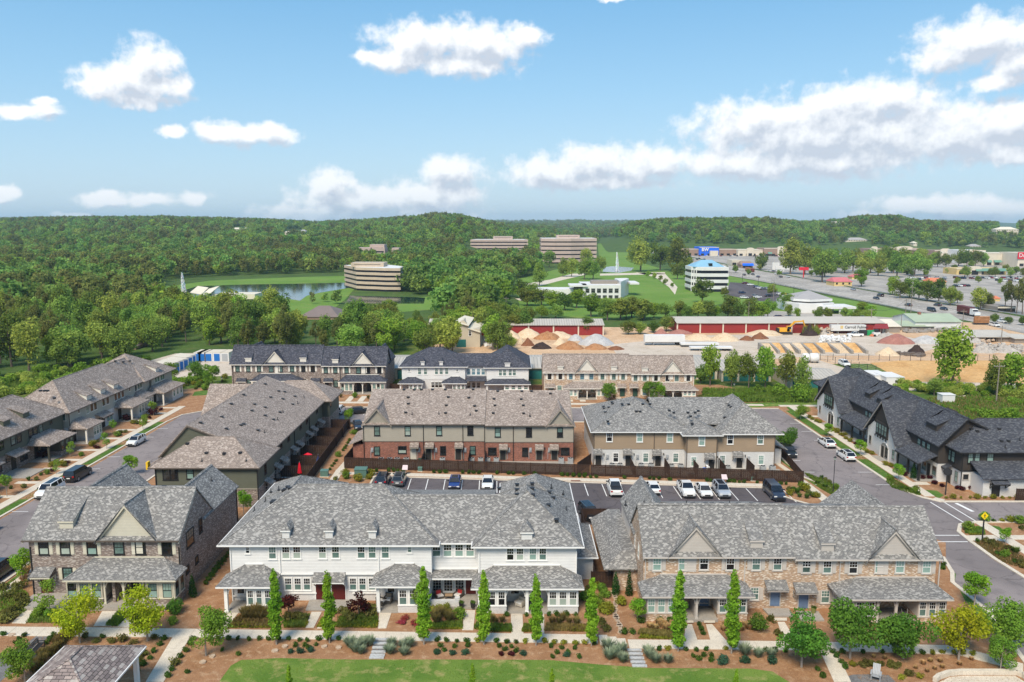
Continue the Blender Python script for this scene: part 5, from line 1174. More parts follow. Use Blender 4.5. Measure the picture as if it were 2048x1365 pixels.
fence([(-29.4,188),(-27.2,188)],'dark fence between the brown brick and white far townhouses'); fence([(4.8,186),(7.2,186)],'dark fence between the white and tan far townhouses')
for i in range(5): ac(-34.4-.0,118.9+i*6,'grey air conditioning unit on the yard paving of the green townhouse','air conditioners of the green townhouse'); 
for i in range(5): ac(-35.7,119.1+i*6,'grey air conditioning unit on the yard paving of the green townhouse','air conditioners of the green townhouse')
ac(-34.2,112.6,'grey air conditioning unit nearest the camera beside the green townhouse',None)
for x in (300,372,435,512,815,1060,1135,1193,1265,1808,1885): ac(ax(Y5(x,660),129.8),129.8,'grey air conditioning unit below the red brick rear facade','air conditioners of the red brick townhouse')
for x,y in ((345,126.6),(410,126.6),(583,126.6),(663,126.6),(830,126.2),(908,126.2),(1293,125.4),(1580,125.4),(1658,125.4)): ac(ax(Y6(x,640),y),y,'grey air conditioning unit below the white lower wall of the tan townhouse','air conditioners of the tan townhouse')
# ================================================================== side rows
# ---- L: dark and white gabled townhouse along the right street (facade faces -X)
LB=thing('townhouse','white brick and dark brown townhouse with two steep gables along the right street','house',(68,138,0))
SL='shingle_slate'
part('wall',BX(66.4,79,119.9,166,0,2.98),BW,LB); part('siding_wall',BX(66.36,79.05,119.85,166,3.,5.8),'siding_black',LB)
part('wall',BX(68.04,86,116.24,119.9,0,2.95),BW,LB); part('siding_wall',BX(68.,86.1,116.2,121.5,2.95,5.82),'siding_black',LB)
part('band_board',BX(67.92,86.1,116.12,116.2,2.9,3.06).box(67.92,68.,116.2,121.5,2.9,3.06),TB,LB)
part('gable_wall',MB().prism([(66.5,5.7),(79,5.7),(70.2,10.0)],'y',119.75,120.2),'siding_black',LB)
RX,RZ=70.2,10.45
gable_y(LB,65.95,6.,RX,RZ,79.6,5.9,119.2,164.5,SL,trim=TB)
hip(LB,67.3,86.8,115.6,126.5,6.02,.72,SL,trim=TB)
hip(LB,65.6,79.,158,170,5.8,.7,SL,trim=TB)
part('wall',BX(66.5,78.5,162,169.3,0,2.98),BW,LB); part('siding_wall',BX(66.45,78.5,162,169.35,3.,5.7),'siding_black',LB)
for yc,y0,y1,zt in ((133.5,127.6,139.8,10.15),(156.7,150.4,163.2,9.75)):
 ze=3.7
 part('gable_roof',MB().slab([(63.4,y0,ze),(63.4,yc,zt),(RX+.5,yc,zt),(RX+.5,y0,ze)],.2).slab([(63.4,yc,zt),(63.4,y1,ze),(RX+.5,y1,ze),(RX+.5,yc,zt)],.19),SL,LB)
 part('gable_face',MB().prism([(y0+.75,0),(y0+.75,ze+.35),(yc-1.9,6.6),(yc+1.9,6.6),(y1-.75,ze+.35),(y1-.75,0)],'x',64.,66.3),BW,LB)
 part('gable_siding',MB().prism([(yc-3.15,5.55),(yc-2.6,6.7),(yc,zt-.3),(yc+2.6,6.7),(yc+3.15,5.55)],'x',63.93,66.2),'siding_black',LB)
 part('rake_board',MB().slab([(63.42,y0,ze-.2),(63.42,yc,zt-.2),(63.52,yc,zt-.2),(63.52,y0,ze-.2)],.3).slab([(63.42,yc,zt-.2),(63.42,y1,ze-.2),(63.52,y1,ze-.2),(63.52,yc,zt-.2)],.3),TS,LB)
 part('window_box',BX(63.75,64.02,yc-2.1,yc+2.1,3.55,6.1),'siding_black',LB,'dark panel carrying the four gable windows')
 for j in range(4): window(LB,'L',63.75,yc-1.5+j*1.0,4.0,.78,1.75,**kb,g=(GP,GT))
 for j in range(5): part('bracket',BX(63.6,63.76,yc-2.+j,yc-1.85+j,3.25,3.6),TB,LB)

 ya=yc-1.2; n=10; r=1.55; arc=[(ya-r,0),(ya+r,0)]+[(ya+r*cos(pi*i/n),1.5+1.35*sin(pi*i/n)) for i in range(n+1)]
 part('arch_shade_panel',MB().prism(arc,'x',63.97,64.0),TS,LB,'arched panel with the porch shade put into its colour')  # solid panel, the shade of an arched porch put into its darker colour
 part('arch_trim',MB().tube([(63.93,p[0],p[1]) for p in arc[1:]+[arc[0]]],.12,5),BW,LB)
 door(LB,'L',63.96,ya+.6,.05,1.,2.1,DD,TS); window(LB,'L',63.96,ya-.7,.6,.6,1.5,style='fx',**kb,g=(GD,)*2)
 part('terrace',BX(62.5,64,ya-1.5,ya+1.7,0,.12),PS,LB)
 window(LB,'L',64.,y0+1.6,.9,.75,1.5,frame=TB,casing=TS,g=PP); window(LB,'L',64.,y1-1.9,1.2,.7,1.4,frame=TB,casing=TS,g=DDD)
for yc,n in ((144.5,2),(124.3,3)):
 for j in range(n): window(LB,'L',66.36,yc-(n-1)*.75+j*1.5,3.75,.95,1.6,**kb,g=(GP,GT))
for yc,w in ((147.4,2.2),(142.4,2.2),(124.2,3.2)):
 x0=67.3; k0=(RZ-6)/(RX-65.95); z0=6+k0*(x0-65.95)
 part('dormer',MB().prism([(x0,z0-.1),(x0,z0+1.1),(x0+3.2,z0+1.1+1.4),(x0+3.2,z0+3.2)],'y',yc-w/2,yc+w/2),'siding_black',LB)
 part('dormer_roof',MB().slab([(x0-.25,yc-w/2-.2,z0+1.05),(x0-.25,yc+w/2+.2,z0+1.05),(x0+3.1,yc+w/2+.2,z0+1.15+1.5),(x0+3.1,yc-w/2-.2,z0+1.15+1.5)],.12),SL,LB)
for y0,y1 in ((139.9,150.3),(120.,127.6)):
 part('porch_roof',MB().slab([(63.4,y0,3.0),(63.4,y1,3.0),(66.33,y1,4.3),(66.33,y0,4.3)],.16),SL,LB)
 part('porch_trim',BX(63.34,63.5,y0,y1,2.75,2.9),TB,LB)
 for q in (y0+.3,(y0+y1)/2,y1-.4): post(LB,63.8,q,.12,2.85,.13,TB,'')
 part('floor_slab',BX(63.3,66.35,y0,y1,0,.12),PS,LB)
 for q in ((y0*.7+y1*.3),(y0*.3+y1*.7)): door(LB,'L',66.4,q,.15,1.,2.1,DD,TS); window(LB,'L',66.4,q-1.6,.9,1.1,1.4,frame=TB,casing=TS,g=DT)
awning(LB,'L',68.04,118.6,120.4,2.6,3.1,1.1,SL,TB); door(LB,'L',68.04,119.3,.1,1.,2.1,DD,TS)
window(LB,'L',68.04,117.4,.9,.8,1.6,frame=TB,casing=TS,g=PP)
for j in range(2): window(LB,'L',68.,118.6+j*1.1,3.7,.85,1.6,**kb,g=PP)
wins(LB,'F',116.2,Y7,[(1536,866,GP),(1578,866,GP),(1688,863,GP)],.95,1.65,**kb)
wins(LB,'F',116.24,Y7,[(1490,1020,GD),(1598,1020,GD)],.75,.75,style='fx',frame=TB,casing=TS)
downspout(LB,'F',116.2,68.06,0,5.8,TB)
xg=ax(Y7(1645,930),113.)
part('wall',BX(xg,92,113.,116.2,0,2.9),BW,LB)
part('lean_roof',MB().slab([(xg-.4,112.4,2.95),(93,112.4,2.95),(93,116.15,4.6),(xg-.4,116.15,4.6)],.15),SL,LB)
awning(LB,'F',113.,xg+.9,xg+3.4,2.35,2.8,1.1,SL,TB); door(LB,'F',113.,xg+1.9,.1,1.,2.1,DD,TB)
vents(LB,[Y7(*q) for q in ((1537,638),(1583,656),(1657,640),(1760,638),(1777,735),(1834,735))],SY(115.6,6.02,.72)); vents(LB,[Y7(1808,785),Y7(1925,725)],SY(115.6,6.02,.72),True)
# ---- J and K: left row, facades face +X
BRN=BR
J=thing('townhouse','long beige townhouse with brown hipped roof beyond the dark green one on the left street','house',(-81,158,0),group='townhouses of the left row')
part('siding_wall',BX(-92.4,-81,141.5,174.5,3.05,5.82),'siding_beige',J); part('wall',BX(-92.3,-80.96,141.54,174.5,0,3.04),BW,J)
part('siding_wall',BX(-92.4,-80.55,174.5,185.,3.05,5.82),'siding_beige',J); part('wall',BX(-92.3,-80.5,174.52,184.9,0,3.04),BW,J)
hip(J,-92.9,-80.4,141.,172.,6.,.76,BRN,trim=TBR); hip(J,-96.,-79.9,170.,186.4,5.98,.60,BRN,trim=TBR)
gable_y(J,-92.9,6,-86.6,10.4,-80.9,6,160,175,BRN)
kj=dict(frame=TB,casing=TI)
wins(J,'F',141.5,Y1,[(525,655,GT)],1.4,1.5,**kj)
wins(J,'R',-81.,Y1,[(745,592,GP),(782,575,GD),(812,562,GD),(882,530,GD),(917,516,GD),(985,487,GD),(1014,473,GD),(1045,458,GD),(1157,405,GT),(1180,392,GT),(1200,380,GT)],1.,1.55,**kj)
wins(J,'R',-81.,Y1,[(671,607,GD),(1104,422,GD)],.5,.8,**kj)
wins(J,'R',-80.55,Y1,[(1328,335,GT),(1348,327,GT),(1376,316,GT),(1393,308,GT)],.95,1.5,**kj)
def side_dormer(T,p,X0,z0,k,wall,roof,w=1.8):
 x,y,z=slope_x(p,X0,z0,k); 
 part('dormer',MB().prism([(x,z-.1),(x,z+1.0),(x-2.2,z+1.7),(x-2.2,z+1.3)],'y',y-w/2,y+w/2),wall,T)
 part('dormer_roof',MB().slab([(x+.25,y-w/2-.2,z+.95),(x+.25,y+w/2+.2,z+.95),(x-2.5,y+w/2+.2,z+1.9),(x-2.5,y-w/2-.2,z+1.9)],.12),roof,T)
for q in ((762,508),(880,455),(990,412)): side_dormer(J,Y1(*q),-80.4,6.,-.76,'siding_ivory',BRN)
side_dormer(J,Y1(1345,268),-79.9,5.98,-.6,'siding_ivory',BRN)
def side_porch(T,y0,y1,xw,xo,walln,trim,roof,solid='N',g=TT):
 m=MB(); c=[(xw,y0,3.),(xo,y0,3.),(xo,y1,3.),(xw,y1,3.)]; a,b=(xw,y0+1.6,4.2),(xw,y1-1.6,4.2)
 m.poly([c[1],c[2],b,a]).poly([c[0],c[1],a]).poly([c[2],c[3],b]).poly([(xw,y0,2.85),(xw,y1,2.85),(xo,y1,2.85),(xo,y0,2.85)])
 for p,q in zip(c[:-1],c[1:]): m.poly([(p[0],p[1],2.85),(q[0],q[1],2.85),q,p])
 part('porch_roof',m,roof,T)
 L=y1-y0; b0,b1=(y0+L*.45,y1-.4)
 part('bay_wall',BX(xw,xo-.45,b0,b1,0,.85),walln,T); part('bay_frame',BX(xw,xo-.5,b0+.02,b1-.02,.87,2.84),trim,T)
 n=3
 for i in range(n): window(T,'R',xo-.5,b0+(b1-b0)*(i+.5)/n,1.0,min(.8,(b1-b0)/n-.2),1.45,frame=trim,casing=trim,g=g)
 post(T,xo-.5,y0+.4,.0,2.84,.14,trim,''); part('floor_slab',BX(xw,xo-.3,y0+.1,b0,0,.12),PS,T)
 door(T,'R',xw,y0+L*.28,.12,1.,2.1,DD,TBR)
side_porch(J,139.9+1.2,147.3,-80.96,-77.4,BW,TI,BRN); side_porch(J,158,165.6,-80.96,-77.1,BW,TI,BRN); side_porch(J,172.2,183.4,-80.5,-76.8,BW,TI,BRN); side_porch(J,165.9,171.9,-80.96,-78.6,BW,TI,BRN)
awning(J,'R',-80.96,150.6,154.6,2.7,3.4,1.6,BRN,TBR); door(J,'R',-80.96,151.8,.1,1,2.1,DD,TBR); door(J,'R',-80.96,153.4,.1,1,2.1,DD,TBR)
for q in (149.2,155.4,156.6): window(J,'R',-80.96,q,.9,.95,1.5,frame=TB,casing=TI,g=TP)
for y in (141.6,167.6,174.4): part('downspout',BX(-80.98,-80.86,y,y+.12,0,5.8),TBR,J)
vents(J,[Y1(*q) for q in ((345,437),(378,437),(407,437),(465,500),(1108,183),(1052,190),(985,183))],SX(-80.4,6.,-.76))
K=thing('townhouse','dark green townhouse with brown brick base at the left edge beside the left street','house',(-81.8,125,0),group='townhouses of the left row')
part('siding_wall',BX(-93,-81.8,96,141.2,3.05,5.82),'siding_green',K); part('wall',BX(-92.9,-81.76,96.04,141.15,0,3.04),BBR,K)
hip(K,-93.6,-81.2,95.,142.3,5.99,.72,BRN,trim=TBR)
kk_=dict(**kb)
wins(K,'R',-81.8,Y1,[(10,893,GD),(111,850,GT),(162,828,GD),(260,787,GD),(300,768,GD),(348,748,GT)],1.05,1.7,**kk_)
wins(K,'R',-81.8,Y1,[(434,695,GD)],.5,.8,**kk_)
for q in ((225,660),(60,730)): side_dormer(K,Y1(*q),-81.2,5.99,-.72,'siding_green',BRN)
side_porch(K,130.,138.5,-81.76,-77.9,BBR,'trim_green',BRN,g=(GT,GD)); side_porch(K,108,116,-81.76,-77.9,BBR,'trim_green',BRN,g=(GT,GD))
for a,b in ((124.2,128.),(118.2,121.6)): awning(K,'R',-81.76,a,b,2.7,3.3,1.7,BRN,'trim_green'); door(K,'R',-81.76,(a+b)/2,.1,1.,2.1,DD,'trim_green')
for q in (128.4,129.4,122.6): window(K,'R',-81.76,q,.9,.85,1.5,**kb,g=DDD)
part('terrace',BX(-81.7,-76.8,121.5,126.5,0,.14),PS,K)
# ================================================================== foliage kit
def leafmesh(name,mat,blobs,n,size,seed=0,flat=.35,shell=.55,jit=.35,tri=False):
 """n leaf-sized faces spread over lumps [(x,y,z,rx,ry,rz)...]"""
 r=np.random.default_rng(seed); B=np.array(blobs,float)
 w=(B[:,3]*B[:,4]*B[:,5])**.667; w/=w.sum(); k=r.choice(len(B),n,p=w)
 d=r.normal(size=(n,3)); d/=np.linalg.norm(d,axis=1)[:,None]
 rad=(shell+(1-shell)*r.random(n)**.6)[:,None]*(1+jit*(r.random(n)[:,None]-.5)*.6)
 c=B[k,:3]+d*rad*B[k,3:]
 nr=d*.8+r.normal(size=(n,3))*.55+np.array([0,0,flat]); nr/=np.linalg.norm(nr,axis=1)[:,None]
 a=np.cross(nr,r.normal(size=(n,3))); a/=np.linalg.norm(a,axis=1)[:,None]; b=np.cross(nr,a)
 s=(size*(.6+.8*r.random(n)))[:,None]; asp=(.6+.4*r.random(n))[:,None]
 if tri: P=np.stack([c-a*s*.6,c+a*s*.6,c+b*s*asp],1); q=3
 else: P=np.stack([c-a*s*.55,c-b*s*asp*.5+nr*s*.08,c+a*s*.55,c+b*s*asp*.5-nr*s*.08],1); q=4
 return rawmesh(name,P.reshape(-1,3),q,mat)
def rawmesh(name,co,q,mat,extra=None):
 me=bpy.data.meshes.new(name); nv=len(co); nf=nv//q
 me.vertices.add(nv); me.vertices.foreach_set('co',co.astype(np.float32).ravel())
 me.loops.add(nv); me.loops.foreach_set('vertex_index',np.arange(nv,dtype=np.int32))
 me.polygons.add(nf); me.polygons.foreach_set('loop_start',np.arange(0,nv,q,dtype=np.int32)); me.polygons.foreach_set('loop_total',np.full(nf,q,np.int32))
 me.update(calc_edges=True); me.materials.append(MAT[mat]); return me
def crown_blobs(r,cx,cz,rx,rz,k,small=.42,base=0.):
 out=[]
 for i in range(k):
  d=r.normal(size=3); d/=np.linalg.norm(d); t=.35+.5*r.random()
  s=small*(.7+.6*r.random())
  out.append((cx+d[0]*rx*t,d[1]*rx*t,cz+d[2]*rz*t,rx*s,rx*s,rz*s*.8))
 return out
def trunk_mesh(h,r0,mat,spread,seed,limbs=5,name='trunk'):
 rr=random.Random(seed); m=MB()
 lean=(rr.uniform(-.03,.03)*h,rr.uniform(-.03,.03)*h)
 m.tube([(0,0,-.1),(lean[0]*.3,lean[1]*.3,h*.3),(lean[0],lean[1],h*.62),(lean[0]*1.4,lean[1]*1.4,h*.9)],[r0*1.25,r0,r0*.65,r0*.15],7)
 for i in range(limbs):
  a=2*pi*i/limbs+rr.uniform(-.4,.4); z=h*rr.uniform(.3,.6); l=spread*rr.uniform(.7,1.)
  t=z/(h*.62); bx,by=lean[0]*min(1,t),lean[1]*min(1,t)
  m.tube([(bx,by,z),(bx+cos(a)*l*.45,by+sin(a)*l*.45,z+h*.14),(bx+cos(a)*l,by+sin(a)*l,z+h*.30)],[r0*.45,r0*.3,r0*.08],5)
 return m.mesh(name,mat)
def tree_kind(key,variants,h,rx,rz,cz,n,leaf,mat,r0,blobs=14,small=.42,tmat='bark',limbs=5,jit=.35):
 out=[]
 for i in range(variants):
  r=np.random.default_rng(sum(map(ord,key))*7+i)
  bl=crown_blobs(r,0,cz,rx,rz,blobs,small)
  out.append((leafmesh('crown',mat,bl,n,leaf,seed=i+11,jit=jit),trunk_mesh(h*.85,r0,tmat,rx*.6,i,limbs)))
 TK[key]=out
TK={}
def plant_tree(key,x,y,label,cat='tree',group=None,sc=1.,name='tree',v=None,rz=None,z=0.,szz=1.):
 c,t=TK[key][(v if v is not None else random.randrange(len(TK[key])))%len(TK[key])]
 T=thing(name,label,cat,(x,y,z),rz if rz is not None else ru(0,6.28),group)
 T.scale=(sc,sc,sc*szz)
 ob('crown',c,T); ob('trunk',t,T); return T
tree_kind('columnar',1,7.4,.78,3.4,4.1,10,.2,'leaf_columnar',.07)
TK['columnar']=[]
for i in range(3):
 r=np.random.default_rng(i+3); bl=[]
 for j in range(34):
  z=.85+6.4*j/33; w=.72*sin(pi*min(1,(z/7.6)**.8*.93+.07))**.6+.10; a=r.random()*6.28; q=w*.42*r.random()**.5
  bl.append((cos(a)*q,sin(a)*q,z,w*.62,w*.62,.34))
 TK['columnar'].append((leafmesh('crown','leaf_columnar',bl,5200,.17,seed=i,jit=.6),trunk_mesh(6.4,.06,'bark_pale',.25,i,3)))
tree_kind('yellow',2,5.3,2.25,2.0,3.05,4300,.19,'leaf_yellow',.08,18,.40,'bark_pale',7,jit=.9)
tree_kind('deep',3,5.6,2.4,2.25,2.85,5600,.20,'leaf_deep',.09,16,.42,'bark_pale')
tree_kind('mid',3,5.2,2.1,2.1,2.8,4300,.19,'leaf_mid',.08,16,.42,'bark_pale')
tree_kind('bright',2,4.6,1.6,1.7,2.9,2600,.18,'leaf_columnar',.07,14,.40,'bark_pale')
tree_kind('sapling',2,3.2,1.,1.1,2.1,700,.16,'leaf_mid',.04,9,.42,'bark_pale',4)
tree_kind('maroon_tree',2,2.2,.95,.85,1.35,900,.17,'leaf_maroon',.05,10,.42,'bark')
tree_kind(FR,7,13,5.2,5.5,7.0,2800,.62,'leaf_forest',.28,22,.40)
tree_kind(FT,5,16,4.3,7.2,8.9,2600,.60,'leaf_forest',.26,24,.38)
tree_kind(FB,4,12,4.6,5.2,6.6,2500,.58,'leaf_forest_bright',.24,20,.40)
tree_kind('f_pine',5,19,3.8,6.6,12.,2500,.50,'leaf_pine',.24,20,.30,'bark',7)
tree_kind('far_a',5,13,5.8,5.6,6.9,520,1.35,'leaf_far',.3,14,.45,limbs=0)
tree_kind('far_b',2,12,5.2,5.0,6.2,480,1.3,'leaf_forest_bright',.3,13,.46,limbs=0)
tree_kind('far_pine',3,16,4.2,7.0,9.5,440,1.15,'leaf_pine',.3,14,.40,limbs=0)
def shrub_kind(key,mat,r,h,n,leaf,variants=3,k=7,small=.55,name='shrub'):
 out=[]
 for i in range(variants):
  g=np.random.default_rng(sum(map(ord,key))+i); bl=[(0,0,h*.5,r*.75,r*.75,h*.5)]+[(g.normal()*r*.35,g.normal()*r*.35,h*(.35+.35*g.random()),r*small,r*small,h*.36) for _ in range(k)]
  m=leafmesh(name,mat,bl,n,leaf,seed=i,flat=.5); out.append(m)
 SK[key]=out
SK={}
shrub_kind('box','leaf_box',.36,.62,230,.13); shrub_kind('lime','leaf_lime',.36,.55,200,.13); shrub_kind('blue','leaf_blue',.5,.8,330,.15)
shrub_kind('big','leaf_deep',1.15,1.8,1500,.17,2); shrub_kind('maroon','leaf_maroon',.6,.75,380,.14); shrub_kind('olive','leaf_olive',.55,.7,330,.15); shrub_kind(MBU,'leaf_mid',.8,1.2,700,.16); shrub_kind(LBU,'leaf_lime',.8,1.1,600,.16)
shrub_kind('pink','leaf_pink',.55,.6,320,.13,2); shrub_kind('conifer','leaf_conifer',.34,.9,10,.1,1)
shrub_kind('scrub','leaf_forest_bright',1.6,2.2,900,.3,4); shrub_kind('scrub_dark','leaf_forest',1.8,2.8,900,.34,4)
SK['conifer']=[]
for i in range(2):
 bl=[(0,0,.25+2.3*j/11,.42*(1-(j/12)**1.6)+.05,.42*(1-(j/12)**1.6)+.05,.24) for j in range(12)]
 SK['conifer'].append(leafmesh('shrub','leaf_conifer',bl,1100,.11,seed=i))
def spiky(key,mat,n,h,spread,seed,w=.035):
 r=np.random.default_rng(seed); a=r.random(n)*6.283; t=spread*np.sqrt(r.random(n)); L=h*(.6+.5*r.random(n)); b0=.12*r.random(n)
 base=np.stack([np.cos(a)*b0,np.sin(a)*b0,np.zeros(n)],1); tip=np.stack([np.cos(a)*t,np.sin(a)*t,L],1)
 s=np.stack([-np.sin(a),np.cos(a),np.zeros(n)],1)*w; mid=(base+tip)*.5+np.array([0,0,.12*h])
 P=np.stack([base,mid-s,tip,mid+s],1); SK.setdefault(key,[]).append(rawmesh('shrub',P.reshape(-1,3),4,mat))
for i in range(3): spiky('sage','leaf_sage',260,1.05,.85,i,.045); spiky('blonde','leaf_blonde',240,.75,.6,i+5,.04); spiky('grassy','straw_blade',220,.9,.6,i+9,.03); spiky('greengrass','grass_blade',220,.8,.6,i+20,.03)
NM={'sage':('sage_plant','sage plant'),'blonde':('ornamental_grass','grass clump'),'grassy':('ornamental_grass','grass clump'),'greengrass':('ornamental_grass','grass clump')}
MASS={}
def shrub(key,x,y,label,group=None,sc=1.,name='shrub',cat='shrub',z=0.,mass=None):
 me=rch(SK[key]); s=sc*ru(.85,1.15); rz=ru(0,6.28); sz=s*ru(.9,1.1)
 if mass is None: mass=y>104 and group is not None
 if group==0: group=None
 if mass:
  co=np.empty(len(me.vertices)*3,np.float32); me.vertices.foreach_get('co',co); co=co.reshape(-1,3); c,d=cos(rz),sin(rz)
  MASS.setdefault(me.materials[0].name,[]).append(np.stack([(co[:,0]*c-co[:,1]*d)*s+x,(co[:,0]*d+co[:,1]*c)*s+y,co[:,2]*sz+z],1)); return None
 if key in NM and name=='shrub': name,cat=NM[key]
 o=ob(name,me,None,(x,y,z),rz); o.scale=(s,s,sz)
 tag(o,label,cat,group); return o
def flush_mass():
 for mt,L in MASS.items(): o=ob('planting',rawmesh('planting',np.concatenate(L),4,mt)); o['kind']='stuff'; o['label']='distant bushes and bedding plants along the streets and meadow'
def shrubs(key,fn,pts,label,sc=1.,group=0,**k):
 for p in pts:
  x,y=at(fn(*p)); shrub(key,x,y,label,group,sc,**k)
def tufts(name,poly,n,mat,h=.25,w=.05,seed=0,label=None,z=0.,spread=.12,quad_h=None):
 """ground cover: n leaning blades inside a polygon, one object of kind stuff"""
 r=np.random.default_rng(seed); P=np.array(poly); lo,hi=P.min(0),P.max(0); pts=[]
 while len(pts)<n:
  q=lo+(hi-lo)*r.random((n*2,2)); x,y=q[:,0],q[:,1]; ins=np.zeros(len(q),bool); j=len(P)-1
  for i in range(len(P)):
   xi,yi=P[i]; xj,yj=P[j]
   if yi!=yj: c=((yi>y)!=(yj>y))&(x<(xj-xi)*(y-yi)/(yj-yi)+xi); ins^=c
   j=i
  s=q[ins]; pts+=list(s)
  if len(s)==0: break
 q=np.array(pts[:n]); n=len(q); a=r.random(n)*6.283; L=h*(.5+.8*r.random(n)); t=spread*r.random(n)
 base=np.stack([q[:,0],q[:,1],np.full(n,z)],1); dr=np.stack([np.cos(a),np.sin(a),np.zeros(n)],1); s=np.stack([-np.sin(a),np.cos(a),np.zeros(n)],1)*w
 tip=base+dr*t[:,None]+np.stack([np.zeros(n),np.zeros(n),L],1); mid=(base+tip)/2+dr*.02
 PP=np.stack([base-s*.5,mid-s,tip,mid+s],1)
 o=ob(name,rawmesh(name,PP.reshape(-1,3),4,mat)); o['kind']='stuff'
 if label: o['label']=label
 return o
# ------------------------------------------------------------------ front planting
cols=[((553,1290),'first'),((659,1287),'second'),((848,1290),'third'),((968,1290),'fourth'),((1072,1292),'fifth'),((1183,1293),'sixth'),((1356,1303),'seventh'),((1463,1308),'eighth')]
for i,(p,nm) in enumerate(cols):
 x,y=at(p); plant_tree('columnar',x,y,f'narrow columnar bright green tree, {nm} from the left in the row along the front sidewalk',group='columnar trees along the front sidewalk',name='columnar_tree',v=i,sc=(1.02,.98,1.06,1.0,.96,.93,1.08,1.1)[i])
for i,(px,top,nm) in enumerate(((577,1332,'first'),(945,1330,'second'),(1104,1338,'third'),(1473,1340,'fourth'))):
 y=62.2; x,_=aty((px,top),y); h=aty((px,top),y)[1]; plant_tree('columnar',x,y,f'tip of a columnar tree poking up at the bottom edge, {nm} from the left',group='columnar trees cut by the bottom edge',name='columnar_tree',v=i,sc=h/7.3)
def tpl(key,p,label,sc=1.,v=0,**k):
 x,y=at(p); return plant_tree(key,x,y,label,sc=sc,v=v,szz=1.1 if key in ('yellow','deep','mid') else 1.,**k)
tpl('yellow',(160,1287),'yellow green young tree in front of the brown brick porch, left of its pair',1.0,0)
tpl('yellow',(295,1283),'yellow green young tree before the right half of the brown brick porch',1.02,1)
tpl('mid',(412,1312),'airy mid green tree by the corner of the white townhouse',.93,0)
tpl('deep',(1603,1335),'dark green round tree standing nearest the lawn at the right',.98,0)
tpl('deep',(1700,1318),'dark green tree before the middle of the right tan brick porch',1.05,1)
tpl('deep',(1806,1318),'dark green tree between the yellow tree and another dark one',1.03,2)
tpl('yellow',(1917,1320),'yellow green tree at the right end of the tan brick townhouse',1.05,0)
tpl('mid',(2020,1310),'mid green tree at the right edge by the sidewalk',1.05,1)
tpl('bright',(1948,1215),'light green young tree standing against the grey street at right',.95,0)
tpl('mid',(2000,1345),'olive green tree at the bottom right corner over the seat wall',.62,2)
tpl('mid',(50,1365),'thin pale leaved tree over the gravel at bottom left',.72,2)
tpl('sapling',(100,1230),'small open tree on the terrace corner of the brown brick townhouse',1.15,0)
tpl('bright',(45,1165),'light green street tree left of the brown brick townhouse',.85,1)
tpl('sapling',(838,1230),'small multi stem tree before the glazed middle porch of the white townhouse',1.0,1)
tpl('bright',(1275,1245),'yellow green bushy tree beside the stone rill between the houses',.62,0)
tpl('bright',(488,1030),'small yellow green tree at the corner of the green townhouse',.75,1)
tpl('bright',(263,950),'pale green tree top behind the brown brick townhouse roof',.8,0)
tpl('bright',(700,850),'spiky pale green tree in the street behind the green townhouse',.75,1)
tpl('maroon_tree',(578,1232),'dark maroon japanese maple left of the wide maroon doors',1.15,0)
tpl('maroon_tree',(718,1232),'dark maroon japanese maple right of the wide maroon doors',1.15,1)
for p,w in (((1168,1150),'nearest the white house wall'),((1231,1190),'by the fence gate'),((1178,1230),'beside the corner of the white porch'),((1258,1192),'beside the corner of the tan brick annexe'),((386,1195),'at the corner of the brown brick wall'),((1072+1560-1560+820,0),'')):
 if p[1]==0: continue
 x,y=at(p); shrub('conifer',x,y,f'narrow dark green conifer {w}','narrow conifers between the houses',.95,name='conifer',cat='conifer')
x,y=at(Y7(1070,1035)); shrub('conifer',x,y,'narrow dark conifer in front of the dark and white townhouse porch',None,1.2,name='conifer',cat='conifer')
# foreground shrubs

LW='small round green shrub in the mulch strip below the white townhouse'
row1=[(100,490),(175,493),(280,490),(370,490),(478,497),(575,492),(665,492),(770,487),(868,488),(968,502),(1045,505),(1163,495),(1258,490),(1352,490)]
shrubs('box',W2,row1,LW,.85)
shrubs('box',W2,[(935,555),(1135,547),(1063,585),(1025,552),(215,600),(375,640)],LW,.75)
shrubs('blue',W2,[(885,620),(978,622),(1080,610)],'dark blue green shrub between the first two columnar trees',.7)
shrubs('box',ZC,[(232,1110),(290,1110),(355,1115),(420,1112),(256,1145),(340,1148),(425,1145),(280,1172),(603,1117),(668,1122),(730,1122),(620,1148),(655,1168),(698,1150),(725,1180),(948,1150),(1017,1158),(1097,1160),(984,1187),(1055,1185),(960,1215),(1125,1215),(1215,1130)],LW,.8)
shrubs('lime',ZC,[(487,1112),(788,1117),(908,1118),(970,1123),(1030,1125),(1103,1130),(1160,1128)],'small yellow green shrub in the mulch strip near the columnar trees',.9)
shrubs('blue',ZC,[(230,1190),(330,1195),(410,1192),(775,1198),(1048,1205)],'dark blue green shrub on the bank above the lawn',.72)
shrubs('maroon',ZC,[(640,1195),(698,1197)],'dark purple shrub on the bank above the lawn between columnar trees',.6)
shrubs('box',W3,[(905,525),(990,522),(820,522),(880,575),(967,572),(1037,575),(930,602),(1030,612),(1490,528),(1580,535),(1665,535),(1940,690),(1983,750),(590,520)],'small round green shrub in the mulch strip below the tan brick townhouse',.85)
shrubs('lime',W3,[(662,515),(1160,515)],'small yellow green shrub below the tan brick townhouse',.85)
shrubs('blue',W3,[(1142,635),(1330,625),(1550,630)],'large dark blue green shrub on the bank right of the seventh columnar tree',1.0)
